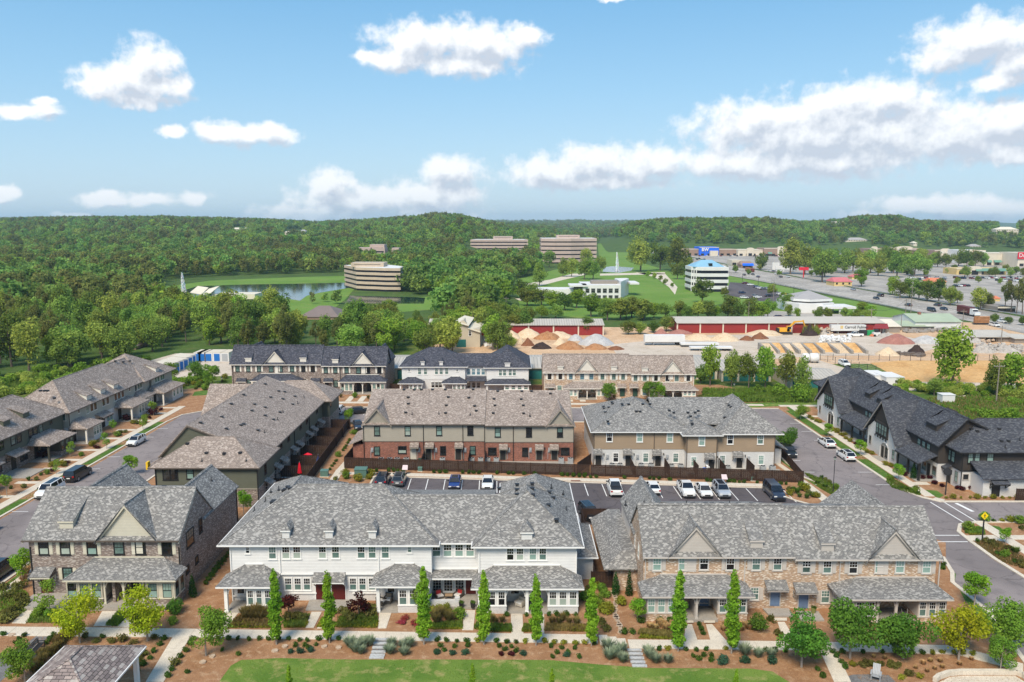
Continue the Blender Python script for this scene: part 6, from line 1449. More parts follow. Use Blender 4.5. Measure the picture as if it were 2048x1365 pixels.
for fn,pts in ((W2,[(1460,560),(1530,580),(1600,560),(1660,545),(1565,625),(1510,610),(1870,560),(1850,625),(1985,580),(1990,640),(2040,560)]),(W3,[(150,520),(265,545),(165,595),(280,620),(495,555),(560,625),(665,625),(1320,560),(1435,580),(1545,575),(510,590),(215,570)])):
 shrubs('sage',fn,pts,'silvery green flowering sage clump beside the slate steps',.95)
shrubs('blonde',W3,[(510,330),(560,345),(615,320),(650,345),(690,350),(590,310),(700,310),(1150,320),(1140,350),(1280,320),(1330,330),(1290,350),(1360,340)],'straw coloured grass clump in front of the tan brick porch',.85)
shrubs('box',W4,[(130,890),(220,885),(430,890),(630,890),(750,885),(800,880),(925,900),(1030,900),(165,935),(215,990),(252,1045),(30,1130)],'small round green shrub below the dark trees at right',.85)
shrubs('lime',W4,[(1135,900),(1230,895),(1345,900),(1430,905),(1530,910),(325,1020),(825,1150),(1000,1145)],'small yellow green shrub below the trees at right',.95)
shrubs('olive',W4,[(420,1020),(470,1015),(530,1020),(600,1010),(720,1010),(760,1030),(790,1020),(700,1030),(890,1110)],'low olive green bush on the bank behind the grey lounge chair',.8)
shrubs('blonde',W4,[(540,935),(650,950),(1035,1005),(1110,980),(1205,980),(960,1045),(1075,1080),(1150,1055),(1225,1040),(1400,1010),(1520,960)],'pale dry flowering clump on the mulch bank at right',.5)
shrubs('box',W1,[(1005,715),(1605,735),(1565,790),(235,705),(192,738),(152,775),(40,690),(525,705),(485,745),(450,775),(610,705),(1500,860),(1465,920),(1405,985),(1340,1050),(1885,735),(1855,785),(1810,850),(1762,908),(1675,1035),(1637,1100),(1830,1060)],'small round green shrub in the mulch left of the lawn',.85)
shrubs('olive',W1,[(940,760),(1095,765),(1210,740),(1300,770),(1410,880),(1370,905),(1350,960),(1330,1000),(640,720),(640,690),(1510,720),(830,710),(1720,970)],'olive green bush beside the pavilion roof',.85)
for i in range(26):
 t=i/25; shrubs('grassy' if i%3 else 'olive',W1,[(620-300*t+ru(-25,25),730+330*t+ru(-20,20))],'brownish grass clump in the hedge beside the gravel path',.95)
shrubs('olive',W1,[(170,240),(60,330),(140,480),(60,500),(200,350),(110,520),(210,410),(60,560),(30,250)],'olive green bush in the bed left of the brown brick terrace',1.3)
shrubs(MBU,W1,[(380,480),(430,440),(350,520),(480,500),(560,560),(1690,580)],'mid green bush in the bed below the brown brick terrace',.75)
shrubs('blonde',W1,[(230,130),(260,90),(235,170)],'white flowering shrub at the left corner of the brown brick townhouse',1.1)
shrubs('big',W1,[(1700,480)],'dark leafy bush at the right corner of the brown brick porch',.8)
for i in range(9): shrubs('box',ZA,[(1210+i*17,790-i*22)],'dark round shrub in the strip beside the brown brick side wall',1.0)
shrubs('big',W3,[(1425,330)],'big round dark green bush beside the tan brick porch',.95)
shrubs(MBU,ZC,[(365,965)],'bright green rounded bush left of the white porch path',.9)
for p in ((215,975),(250,960),(290,970),(230,1000),(310,990)): shrubs('grassy',ZC,[p],'tall straw grass clump before the low white porch wall',1.2)
shrubs(LBU,ZC,[(210,930),(250,925),(290,925)],'yellow green bush against the low white porch wall',.75)
shrubs('pink',ZB,[(1415,1175),(1440,1145)],'pinkish red low shrub in the bed below the middle porch',.8); shrubs('pink',ZC,[(20,1000),(100,1005)],'pinkish red low shrub in the bed left of the columnar tree',.85)
for x in (250,290,330,370,410): shrubs('grassy',ZB,[(x,1120),(x+15,1140)],'tall brown grass clump in the bed before the left white porch',1.25)
for x,y in ((580,1150),(620,1140),(660,1130),(690,1150),(1000,1120),(1040,1150),(1180,1080),(1200,1110),(980,1090)): shrubs('olive',ZB,[(x,y)],'olive green bush in the beds beside the wide maroon doors',1.15)
for x in (670,985,935,985,1047,1105,795,670): shrubs('box',ZC,[(x,950)],'small dark shrub close to the right white porch',.85)
for x,y in ((575,990),(600,1000),(640,990),(955,1000),(1000,1005),(1060,1000),(1110,1005),(1020,980)): shrubs('grassy',ZC,[(x,y)],'low reddish grass clump before the right white porch',.9)
for x,y,k in ((1240,770,LBU),(1270,800,MBU),(1290,830,MBU),(1280,930,LBU),(1310,930,LBU),(1150,830,'olive'),(1160,850,MBU),(1245,880,MBU),(1390,880,LBU),(1270,1000,'olive'),(1300,1040,'olive'),(1180,790,'olive')): shrubs(k,ZC,[(x,y)],'leafy bush in the bed between the white and the tan brick townhouse',.95)
for x,y in ((380,975),(445,980),(265,985),(160,1055),(210,1055)): shrubs('box',ZD,[(x,y)],'dark small shrub in the bed before the left tan brick porch',1.05)
for x,y in ((633,1000),(650,1030),(660,1060)): shrubs('box',ZD,[(x,y)],'small shrub in the narrow bed between the two porch paths',.9)
shrubs('olive',ZD,[(1140,1060),(1160,1075),(1090,970)],'olive ground shrub below the blue doors',.8)
# lot strip
for x in (150,213,265,365,408,443,487): shrubs('box',Y5,[(x,770)],'',1.05)
for x in (742,792,842,985,1035,1077,1118,1270,1365,1405,1495,1590): shrubs('box',Y5,[(x,780+ (x-742)*.02)],'',1.05)
for x in (1815,1860,1910,1957,2003): shrubs('box',Y5,[(x,806)],'',1.05)
for x,y in ((30,706),(75,710),(120,712),(168,716),(215,714),(448,722),(650,727),(688,730),(728,730),(820,738),(1123,745),(1155,748),(1303,752),(1345,755),(1385,757),(1422,758),(1530,760),(1590,765),(1728,770),(1770,772),(1880,775)): shrubs('box',Y6,[(x,y+8)],'',1.0)
for x,y,k in ((1790,810,'olive'),(1830,820,'greengrass'),(1860,840,'greengrass'),(1900,810,MBU),(1930,820,LBU),(1960,850,'olive'),(1990,870,'greengrass'),(2020,870,LBU),(1880,870,'greengrass'),(1940,880,'greengrass'),(1800,850,LBU)): shrubs(k,Y6,[(x,y+12)],'',1.0)
for x,y,k in ((1745,890,LBU),(1745,930,MBU),(1840,920,LBU),(1860,950,LBU),(1950,930,LBU),(1970,900,LBU),(1650,940,'olive'),(1535,945,'box'),(1600,850,'box'),(1622,820,'box'),(1640,800,'box'),(1655,775,'box'),(1680,730,MBU),(1720,680,'box'),(1735,660,'box'),(1750,640,'box'),(1765,615,'box'),(1775,590,'box'),(1820,530,MBU),(1835,510,'box')): shrubs(k,Y4,[(x,y)],'',.95)
# right street planting
for x,y,k in ((880,1050,MBU),(940,1090,'olive'),(980,1120,'box'),(1020,1130,'box'),(1070,1150,MBU),(1110,1165,'box'),(330,1030,'box'),(360,1050,'olive'),(400,1070,'olive'),(450,1120,MBU),(300,1080,'greengrass'),(360,1110,'greengrass')): shrubs(k,Y7,[(x,y)],'',.95)
for x in (1335,1390,1455,1525,1580,1645,1710,1785,1845,1910,1955): shrubs('lime' if x%2 else LBU,Y7,[(x,1195)],'',.75)
shrubs(MBU,Y7,[(1610,1140)],'',1.3)
for x,y in ((1090,1120),(1420,1120),(1460,1130),(1520,1120),(1300,1100),(1240,1080),(1000,1010),(1140,1040),(1200,1040)): shrubs('maroon' if x%4==0 else 'olive',Y7,[(x,y)],'',.9)
for x,y in ((235,550),(260,565),(290,580),(320,590),(430,655),(460,670),(490,690),(530,720),(560,740),(600,760),(700,830),(740,840),(850,930),(890,940),(520,690),(460,650)): shrubs(LBU if (x//10)%3 else 'maroon',Y7,[(x,y)],'',.7)
for x,y,k in ((1180,330,MBU),(1240,335,'box'),(1297,335,'lime'),(1350,335,LBU),(1405,345,MBU),(1075,390,MBU),(1140,465,'box'),(1190,470,'olive'),(1230,480,'olive'),(1270,550,'box'),(1310,565,MBU),(1340,520,'olive'),(1380,600,'box'),(1410,610,'olive'),(1385,540,'greengrass'),(1250,500,'olive'),(1420,380,'olive'),(1430,630,'olive'),(915,640,'box'),(920,620,'box')): shrubs(k,ZE,[(x,y)],'shrub on the planted corner across the street at right',1.0)
# left street planting
for i in range(64):
 y=104+68*rnd(); x=rch([-75.2,-76.2,-74.6])+ru(-.5,.5)
 if any(abs(y-(yy+.55))<.9 for yy in (102,108,112.5,119,126,131,137,144.8,151,158.5,165,170)): continue
 shrub(rch(['olive',MBU,'box','maroon','greengrass',LBU,'olive']),x,y,'',0,.85)
for p,w,s in ((Y1(1222,770),'beside the far verge of the left street',.95),(Y1(912,935),'beside the white parked car on the left street',.95),(Y1(480,1150),'left of the white car parked nearest on the left street',.8),(Y1(600,1000),'before the glazed bay of the dark green townhouse at left',.85),(Y1(60,1340),'at the left edge by the sidewalk',1.2),(Y1(965,800),'before the second beige porch from the near end',.9),(Y1(1310,650),'before the far beige porches',1.1)):
 x,y=at(p); plant_tree('sapling',x,y,f'small green street tree {w}',name='street_tree',sc=s)
for p,w,s,k in ((Y7(165,560),'nearest the far end of the dark and white townhouse',.85,'mid'),(Y7(385,700),'before the first white gable of the dark and white townhouse',.8,'bright'),(Y7(645,850),'between the two white gables of the dark and white townhouse',.85,'bright'),(Y7(950,1050),'before the near porch of the dark and white townhouse',.8,'bright'),(Y7(55,815),'against the parked black car across the right street',1.0,'deep'),(ZE(1320,480),'small on the planted corner across the street',.62,'bright')):
 x,y=at(p); plant_tree(k,x,y,f'green street tree {w}',name='street_tree',sc=s*.82)
for x,y in ((315,860),(370,855),(395,1000),(85,1100),(340,1000)): shrubs('maroon',Y1,[(x,y+150 if y<900 else y)],'',1.6)
for p in (Y1(1080,690),Y1(1310,640)): x,y=at(p); shrub('maroon',x,y,'maroon leaved bush before the beige townhouses at left','maroon bushes at the beige row',2.0)
for xx in range(-64,54,3):
 if rnd()<.8: shrub(rch(['olive',MBU,'grassy',LBU]),xx+rnd(),179.5+rnd()*2,'',0,1.0)
for p,k in ((Y3(1215,540),'f'),(Y3(1550,540),'f'),(Y3(1630,540),'g'),(Y2(940,450),'g')): x,y=at(p); plant_tree('mid' if k=='f' else 'bright',x,y,'small tree in front of the far row of townhouses',name='tree',sc=.95,group='small trees before the far row')
shrubs('pink',Y3,[(1880,595),(1920,595),(1960,592),(1840,590)],'',1.6)
# ground cover patches
GC=[(ZB,[(150,1200),(190,1130),(455,1090),(455,1205)],'straw'),(ZB,[(545,1205),(545,1120),(700,1130),(735,1110),(700,1200)],'grass'),(ZB,[(930,1200),(945,1130),(1210,1100),(1240,1130),(1230,1205)],'grass'),
 (ZC,[(180,1030),(200,1000),(390,990),(390,1030)],'grass'),(ZC,[(465,1030),(480,1000),(700,1010),(700,1050),(550,1050)],'grass'),(ZC,[(765,1050),(780,1010),(860,1015),(860,1045)],'grass'),(ZC,[(905,1045),(920,1000),(1170,1010),(1170,1050)],'straw'),
 (ZD,[(240,1060),(260,1030),(470,1045),(480,1090)],'straw'),(ZA,[(150,1020),(240,900),(340,920),(350,1020)],'grass'),(ZA,[(620,1035),(690,960),(760,970),(690,1040)],'grass'),(ZA,[(0,1020),(0,830),(150,830),(200,920),(60,1010)],'grass'),
 (ZE,[(1060,410),(1060,370),(1180,380),(1190,420)],'grass'),(ZE,[(1110,465),(1250,450),(1440,570),(1440,640),(1300,600)],'straw'),(Y7,[(850,1060),(900,1040),(1130,1160),(1120,1180),(900,1110)],'grass'),(Y7,[(190,990),(330,1040),(470,1110),(430,1175),(330,1120)],'grass')]
for i,(fn,ps,k) in enumerate(GC):
 tufts('groundcover',[at(fn(*p)) for p in ps],1700,'grass_blade' if k=='grass' else 'straw_blade',.34,.06,i)
for i,(fn,q) in enumerate(((ZB,((140,1207),(165,1165),(455,1178),(455,1207))),(ZB,((545,1205),(550,1165),(725,1165),(705,1203))),(ZB,((930,1203),(935,1165),(1245,1160),(1230,1207))),(ZB,((790,1203),(830,1130),(860,1150),(850,1203))),(ZC,((180,1034),(185,1010),(392,1005),(392,1034))),(ZC,((465,1034),(470,1005),(704,1025),(700,1052),(560,1050))),(ZC,((765,1052),(780,1025),(860,1028),(860,1048))),(ZC,((1080,1048),(1090,1020),(1175,1015),(1175,1048))),(ZD,((250,1085),(280,1050),(470,1065),(480,1092))),(ZE,((1090,420),(1070,395),(1180,405),(1180,420))))): tufts('groundcover',[at(fn(*p)) for p in q],1100,'leaf_lime',.22,.07,90+i,spread=.2)
BP=[[at((x,y)) for x,y in q] for q in (((300,1285),(1180,1290),(1180,1318),(560,1314),(470,1320),(400,1365),(300,1365)),((1260,1300),(1640,1306),(1640,1365),(1590,1365),(1540,1338),(1300,1334)),((1690,1306),(2040,1312),(2040,1365),(1720,1365)),((0,1270),(360,1278),(300,1300),(0,1300)),((440,1205),(1160,1210),(1160,1255),(440,1250)),((1260,1215),(1560,1225),(1560,1278),(1250,1270)))]
for i,q in enumerate(BP): tufts('pine_straw',q,5200 if i<3 else 2600,'straw_needle',.06,.02,70+i,spread=.22)
tufts('lawn_blades',lawnp,9000,'grass_blade',.07,.03,50)
for i,pp in enumerate(([(-72.1,100),(-70.9,100),(-70.9,158),(-72.1,158)],[(59.3,122),(60.9,122),(60.9,168),(59.3,168)])): tufts('verge_blades',pp,1500,'grass_blade',.1,.04,60+i)
# rock rill and rocks
for i in range(26):
 t=i/25; p=(W3(195,0)[0]+ (W3(250,0)[0]-W3(195,0)[0])*t+sin(t*9)*3, W3(0,20)[1]+(W3(0,370)[1]-W3(0,20)[1])*t); x,y=at(p)
 b=MB(); s=ru(.2,.42); b.prism([(s*cos(a)*ru(.7,1.1),s*sin(a)*ru(.7,1.1)) for a in [k*1.047 for k in range(6)]],'z',-.05,.14)
 o=pb('rock',b,'rock_pale',None,(x,y,0),rnd()*3); tag(o,'pale flat stone in the rill between the white and tan brick houses','rock','stones of the rill')
for fn,p in ((W2,(830,560)),(W2,(1210,560)),(W2,(1350,570)),(W2,(120,655)),(W2,(735,600)),(W1,(115,690)),(ZA,(1190,1250))):
 x,y=at(fn(*p)); b=MB().prism([(.35*cos(k*1.047)*ru(.7,1.2),.3*sin(k*1.047)) for k in range(6)],'z',-.05,.15); o=pb('rock',b,'rock_pale',None,(x,y,0),rnd()*3); tag(o,'weathered pale rock half buried in the front mulch','rock','rocks in the front mulch')
# ================================================================== vehicles
def carpaint(name,c,rough=.28):
 m,nt,b=nmat(name); si(b,'Base Color',(*c,1)); si(b,'Roughness',rough); si(b,'Coat Weight',.6); si(b,'Coat Roughness',.08); si(b,'Specular IOR Level',.5)
for nm,c in dict(car_white=(.74,.74,.72),car_black=(.012,.012,.014),car_navy=(.012,.025,.075),car_blue=(.01,.03,.16),car_grey=(.10,.105,.11),car_silver=(.36,.39,.43),car_red=(.20,.012,.015),car_darkblue=(.02,.028,.05),car_maroon=(.10,.012,.015)).items(): carpaint(nm,c)
plain('tyre',(.02,.02,.02),.9,.1); plain('rim',(.35,.35,.36),.35,.1,metal=.6); plain('light_red',(.35,.01,.01),.25,.05); plain('light_clear',(.75,.75,.72),.15,.05); plain('car_trim',(.02,.02,.022),.5,.1); plain('sunroof',(.015,.02,.03),.08,.05)
CARSPEC={
 'sedan':dict(L=4.75,W=1.84,hood=.92,belt=1.0,trunk=1.03,roof=1.45,ws=(.27,.42),rw=(.76,.92)),
 'suv':dict(L=4.7,W=1.9,hood=1.08,belt=1.15,trunk=1.15,roof=1.70,ws=(.25,.39),rw=(.93,.985)),
 'big':dict(L=5.4,W=2.0,hood=1.2,belt=1.28,trunk=1.28,roof=1.92,ws=(.24,.35),rw=(.955,.99)),
 'pickup':dict(L=5.5,W=1.98,hood=1.2,belt=1.25,trunk=1.22,roof=1.88,ws=(.26,.37),rw=(.60,.66)),
 'hatch':dict(L=4.5,W=1.85,hood=1.02,belt=1.08,trunk=1.1,roof=1.60,ws=(.26,.41),rw=(.88,.98))}
def car_meshes(kind):
 key=('car',kind)
 if key in _cache: return _cache[key]
 s=CARSPEC[kind]; L,W=s['L'],s['W']; h=W/2; b=MB()

 st=[(0,.72,.42,s['hood']*.62),(.02,.86,.30,s['hood']*.80),(.08,.95,.24,s['hood']*.92),(s['ws'][0],1.,.22,s['hood']),(.5,1.,.22,s['belt']),(s['rw'][1]-.03 if kind!='pickup' else .66,1.,.22,s['trunk']),(.93,.98,.25,s['trunk']),(.985,.93,.30,s['trunk']*.96),(1.,.84,.38,s['trunk']*.78)]
 n0=len(b.v); K=8
 for t,wf,z0,z1 in st:
  y=-L/2+t*L; w=h*wf; zm=z0+(z1-z0)*.55
  b.v+= [(-w*.88,y,z0),(-w,y,z0+.14),(-w,y,zm),(-w*.9,y,z1),(w*.9,y,z1),(w,y,zm),(w,y,z0+.14),(w*.88,y,z0)]
 for i in range(len(st)-1):
  for k in range(K): b.f.append((n0+i*K+k,n0+i*K+(k+1)%K,n0+(i+1)*K+(k+1)%K,n0+(i+1)*K+k))
 b.f.append(tuple(n0+k for k in range(K))[::-1]); b.f.append(tuple(n0+(len(st)-1)*K+k for k in range(K)))
 ya,yb,yc,yd=[-L/2+t*L for t in (*s['ws'],*s['rw'])]
 zb=s['belt']-.02; zr=s['roof']; wb=h*.9; wr=h*.70

 b.slab([(-wr,yb,zr),(wr,yb,zr),(wr*.97,yc,zr-.03),(-wr*.97,yc,zr-.03)],.07)
 def bar(p,q,w=.05): b.tube([p,q],w,4)
 for sx in (-1,1):
  bar((sx*wb*.97,ya,zb),(sx*wr,yb,zr-.04),.045); bar((sx*wb*.97,yd,zb),(sx*wr*.97,yc,zr-.06),.06)
  ym=(yb+yc)/2; bar((sx*wb,ym,zb),(sx*wr,ym,zr-.05),.04)
  if kind in('suv','big','hatch'): y2=yc-(yc-yb)*.12; bar((sx*wb,y2,zb),(sx*wr,y2,zr-.05),.05)
 g=MB(); n=0
 A=[(-wb,ya,zb),(wb,ya,zb),(wb,yd,zb),(-wb,yd,zb)]; e=.015; Bq=[(-wr+e,yb,zr-.03),(wr-e,yb,zr-.03),(wr-e,yc,zr-.05),(-wr+e,yc,zr-.05)]
 g.v=A+Bq; g.f=[(0,1,5,4),(1,2,6,5),(2,3,7,6),(3,0,4,7),(4,5,6,7)]
 wy=(-L/2+.19*L,-L/2+.805*L); r=.34 if kind in('sedan','hatch','suv') else .40
 tm=MB(); tm.tube([(-.11,0,0),(.11,0,0)],r,16); rm=MB(); rm.tube([(-.125,0,0),(.125,0,0)],r*.62,10)
 hl=BX(-.2,.2,-.05,.05,-.08,.08); 
 _cache[key]=dict(b=b,g=g,tm=tm.mesh('tyre','tyre'),rm=rm.mesh('rim','rim'),wy=wy,r=r,hl=hl.mesh('headlight','light_clear'),tl=BX(-.14,.14,-.04,.04,-.11,.11).mesh('tail_light','light_red'),s=s,gm=g.mesh('glasshouse','glass_car'),
    tr=BX(-h*.8,h*.8,-L/2-.03,-L/2+.1,.25,.48).box(-h*.45,h*.45,-L/2-.02,-L/2+.1,.52,.68).mesh('grille','car_trim'),rt=BX(-h*.8,h*.8,L/2-.1,L/2+.03,.28,.5).mesh('rear_bumper','car_trim'),
    pl=BX(-.26,.26,L/2+.031,L/2+.045,.72,.86).mesh('number_plate','paint_white'),mi=BX(-.12,.12,-.08,.08,-.07,.09).mesh('mirror','car_trim'),
    sr=BX(-wr*.7,wr*.7,yb+.15,yc-.25,zr-.02,zr+.006).mesh('sunroof','sunroof'),
    bed=BX(-h*.82,h*.82,-L/2+.665*L,L/2-.12,s['trunk']-.02,s['trunk']+.03).mesh('bed_cover','car_trim'))
 return _cache[key]
def car(kind,colour,x,y,rz,label,group=None,sunroof=False,cat=None,simple=False,sc=1.,name=None,z=0.):
 m=car_meshes(kind); s=m['s']; L,W=s['L'],s['W']; h=W/2
 T=thing(name or ('pickup_truck' if kind=='pickup' else 'parked_car'),label,cat or ('pickup truck' if kind=='pickup' else 'car'),(x,y,z),rz,group); T.scale=(sc,)*3
 k=('cb',kind,colour)
 if k not in _cache: _cache[k]=m['b'].mesh('body',colour)
 ob('body',_cache[k],T); ob('glasshouse',m['gm'],T)
 for yy in m['wy']:
  for sx in (-1,1):
   w=ob('wheel',m['tm'],T,(sx*(h-.1),yy,m['r']))
   if not simple: ob('rim',m['rm'],w)
 if simple: return T
 for sx in (-1,1):
  ob('headlight',m['hl'],T,(sx*h*.66,-L/2+.07,s['hood']*.70)); ob('tail_light',m['tl'],T,(sx*h*.74,L/2-.03,s['trunk']*.80)); ob('mirror',m['mi'],T,(sx*(h+.06),-L/2+(s['ws'][0]+.06)*L,s['belt']+.08))
 ob('grille',m['tr'],T); ob('rear_bumper',m['rt'],T); ob('number_plate',m['pl'],T)
 if sunroof: ob('sunroof',m['sr'],T)
 if kind=='pickup': ob('bed_cover',m['bed'],T)
 return T
def pcar(kind,col,p,rz,label,**k): x,y=at(p); return car(kind,col,x,y,rz,label,**k)
D90=pi/2
Zr=AZ+.01
# rz=0: front faces the camera
for kind,col,px,Y,rz,lab,sr in (
  ('suv','car_darkblue',766,119.4,pi,'dark blue estate car parked nose in, leftmost in the parking lot row',True),
  ('suv','car_grey',799,119.3,pi,'grey hatchback parked beside the dark blue estate, second from the left in the row',True),
  ('sedan','car_blue',910,118.,0,'blue sedan facing the camera with empty bays on both sides',True),
  ('sedan',KW,975.5,117.8,0,'white sedan facing the camera, left of the marker gap in the row',False),
  ('sedan',KB_,1086,117.6,pi,'black coupe peeping over the roof of the white townhouse',False),
  ('pickup',KW,1229,115.2,pi,'white pickup with black bed cover parked nose in, right of the empty bays',False),
  ('sedan',KW,1305,115.6,pi,'pale sedan half hidden behind the pointed grey roof',False),
  ('pickup',KW,1372,114.7,0,'white pickup truck facing the camera with an open dark bed behind',False),
  ('sedan',KW,1408,114.3,0,'white sedan between the white pickup and the silver crossover',False),
  ('suv','car_silver',1443,114.2,0,'silver blue crossover facing the camera right of the white sedan',True),
  ('big','car_darkblue',1549,113.3,0,'dark navy large SUV alone at the right end of the row',False)):
 x=aty((px,975),Y)[0]; car(kind,col,x,Y,rz,lab,sunroof=sr,z=Zr)
car('suv',KB_,aty((1178,1032),104.9)[0],104.9,.25,'black SUV with glossy blue roof glass parked behind the fence of the white townhouse',sunroof=True,z=Zr)
car('hatch',KW,-68.9,141.5,-.02,'white crossover parked at the kerb of the left street, seen alone',sunroof=True,z=Zr)
car('big',KB_,-68.9,121.8,pi-.02,'black SUV parked ahead of the white SUV on the left street',z=Zr)
car('big',KW,-68.9,114.0,.02,'large white SUV parked behind the black one on the left street',sunroof=True,z=Zr)
car('sedan',KB_,-68.7,98.2,0.0,'black sedan cut by the left edge on the left street',z=Zr)
car('big',KB_,-58.9,86.2,pi,'black SUV parked at the left edge beside the brown brick townhouse',z=Zr)
car('suv',KW,aty((678,805),165.8)[0],165.8,pi,'white SUV parked before the far brown brick townhouse',z=Zr)
car('sedan',KB_,aty((718,806),165.4)[0],165.4,pi*.5+.25,'black sedan parked before the far brown brick townhouse',z=Zr) 
car('sedan','car_darkblue',aty((718,842),154)[0],153.,.3,'dark blue car glimpsed between the green and the red brick townhouse',sunroof=True,z=Zr)
car('sedan',KW,57.3,140.5,pi,'white sedan with black roof panel, farther of two on the right street',sunroof=True,z=Zr)
car('hatch',KW,57.4,132.3,pi,'white crossover, nearer of two on the right street',sunroof=True,z=Zr)
car('suv',KB_,48.2,134.5,0,'black car mostly hidden by the street tree across the right street',z=Zr)
# street lamps and signs
def street_lamp(x,y,label,h=5.2):
 T=thing('street_lamp',label,'street lamp',(x,y,0))
 pb('pole',MB().cyl(0,0,0,h-.5,.055,8).cyl(0,0,0,.7,.11,8,.08),MD,T)
 l=pb('lantern',MB().prism([(.14*cos(k*1.57+.78),.14*sin(k*1.57+.78)) for k in range(4)],'z',h-.5,h-.45).tube([(0,0,h-.1),(0,0,h+.12)],[.30,.03],4).box(-.03,.03,-.03,.03,h-.45,h-.1),MD,T)
 pb('lantern_glass',MB().tube([(0,0,h-.44),(0,0,h-.11)],[.14,.20],6),GBL,l); return T
x,y=at(Y7(425,1150)); street_lamp(x,y,'black lantern street lamp at the crossing, nearest on the right',5.6)
x,y=at(Y1(1900,485)); street_lamp(x,y,'black lantern street lamp on the left before the far row',4.6)
x,y=at(Y6(1340,95)); street_lamp(x,y,'black lantern street lamp behind the right peaked grey roof',4.2)
x,y=at(Y7(1328,1165)); T=thing('round_sign','back of a round black sign on a black post by the clipped shrubs','sign',(x,y,0)); pb('post',MB().cyl(0,0,0,3.3,.09,8),MD,T); pb('sign_plate',MB().tube([(0,-.04,3.6),(0,.04,3.6)],.62,8),MD,T)
x,y=at(ZE(1170,465)); T=thing('pedestrian_sign','yellow diamond pedestrian crossing sign on a black post','sign',(x,y,0)); T.rotation_euler=(0,0,.1)
pb('post',MB().cyl(0,.03,0,3.4,.09,8),MD,T)
sp=pb('sign_plate',MB().prism([(0,-.5),(.5,0),(0,.5),(-.5,0)],'y',-.06,-.03),'sign_yellow',T,(0,0,3.5))
fig=MB().tube([(0,-.07,.30),(0,-.065,.30)],.08,8).prism([(-.06,.2),(.07,.2),(.05,-.06),(-.05,-.06)],'y',-.072,-.062).prism([(-.05,-.06),(.03,-.06),(-.10,-.38),(-.17,-.36)],'y',-.072,-.062).prism([(-.02,-.06),(.05,-.06),(.17,-.36),(.10,-.38)],'y',-.072,-.062).prism([(.05,.18),(.22,.02),(.18,-.02),(.03,.10)],'y',-.072,-.062).prism([(-.05,.18),(-.2,.0),(-.16,-.04),(-.03,.10)],'y',-.072,-.062)
pb('walking_figure',fig,MD,sp).scale=(.8,1,.8)
for p,lab in ((Y5(503,735),'left of the blue sedan'),(Y6(1262,718),'above the silver crossover')):
 x,y=at((p[0],p[1]+14)); T=thing('notice_board',f'pale pink tilted notice board {lab} by the board fence','sign',(x,y,0)); pb('board',MB().slab([(-.45,-.35,.95),(.45,-.35,.95),(.4,.35,1.5),(-.4,.35,1.5)],.05),'sign_back',T); pb('leg',BX(-.04,.04,-.04,.04,0,1.2),MG,T)
for p,s,lab in ((Y4(1880,915),1.25,'larger green utility box in the bed left of the parking lot'),(Y4(1555,905),.8,'smaller green utility box beside the walk'),(Y5(628,765),.45,'small green utility pillar by the board fence'),(Y6(990,727),.5,'grey utility pillar behind the white sedan'),(Y6(1500,745),.55,'grey utility pillar near the right end of the board fence')):
 x,y=at(p); T=thing('utility_box',lab,'utility box',(x,y,0)); pb('cabinet',BX(-.75*s,.75*s,-.5*s,.5*s,.1,1.1*s+.1),'green_box',T); pb('lid',MB().slab([(-.8*s,-.55*s,1.1*s+.12),(.8*s,-.55*s,1.1*s+.12),(.8*s,.55*s,1.1*s+.25),(-.8*s,.55*s,1.1*s+.25)],.08),'green_box',T); pb('pad',BX(-.9*s,.9*s,-.65*s,.65*s,0,.1),'concrete',T)
struct('storm_drain',BX(*(lambda a:(a[0]-.75,a[0]+.75,a[1]-.3,a[1]+.3))(at(Y5(1928,853))),.15,.17),'rust')
# furniture
def parasol(x,y,label,closed=True,mat='red_fabric',h=2.2):
 T=thing('parasol',label,'parasol',(x,y,0)); pb('pole',MB().cyl(0,0,0,h+.1,.025,6).cyl(0,0,0,.08,.28,10),MG,T)
 m=MB(); n=8; pts=[]
 for i in range(16):
  a=pi*2*i/16; r=(.38 if i%2 else .26); pts.append((r*cos(a),r*sin(a)))
 k=len(m.v); m.v+=[(p[0],p[1],.7) for p in pts]+[(p[0]*.35,p[1]*.35,h-.3) for p in pts]+[(0,0,h)]
 for i in range(16): j=(i+1)%16; m.f+=[(k+i,k+j,k+16+j,k+16+i),(k+16+i,k+16+j,k+32)]
 ob('canopy',m.mesh('canopy',mat),T)
x,y=at(Y4(1335,912)); parasol(x,y,'closed bright red parasol in the second nearest yard of the green townhouse',h=2.5)
x,y=at(Y4(1408,800)); T=thing('parasol','small red opened cover above chairs in a yard of the green townhouse','parasol',(x,y,0)); pb('pole',MB().cyl(0,0,0,2.0,.03,6),MG,T); pb('canopy',MB().tube([(0,0,1.7),(0,0,2.05)],[.75,.08],8),'red_fabric',T)
x,y=at(Y4(1500,812)); parasol(x,y,'closed blue parasol beside the third short fence',mat='blue_fabric',h=2.0)
x,y=at(Y4(1730,478)); parasol(x,y,'blue folded parasol in the farthest yard of the green townhouse',mat='blue_fabric',h=1.6)
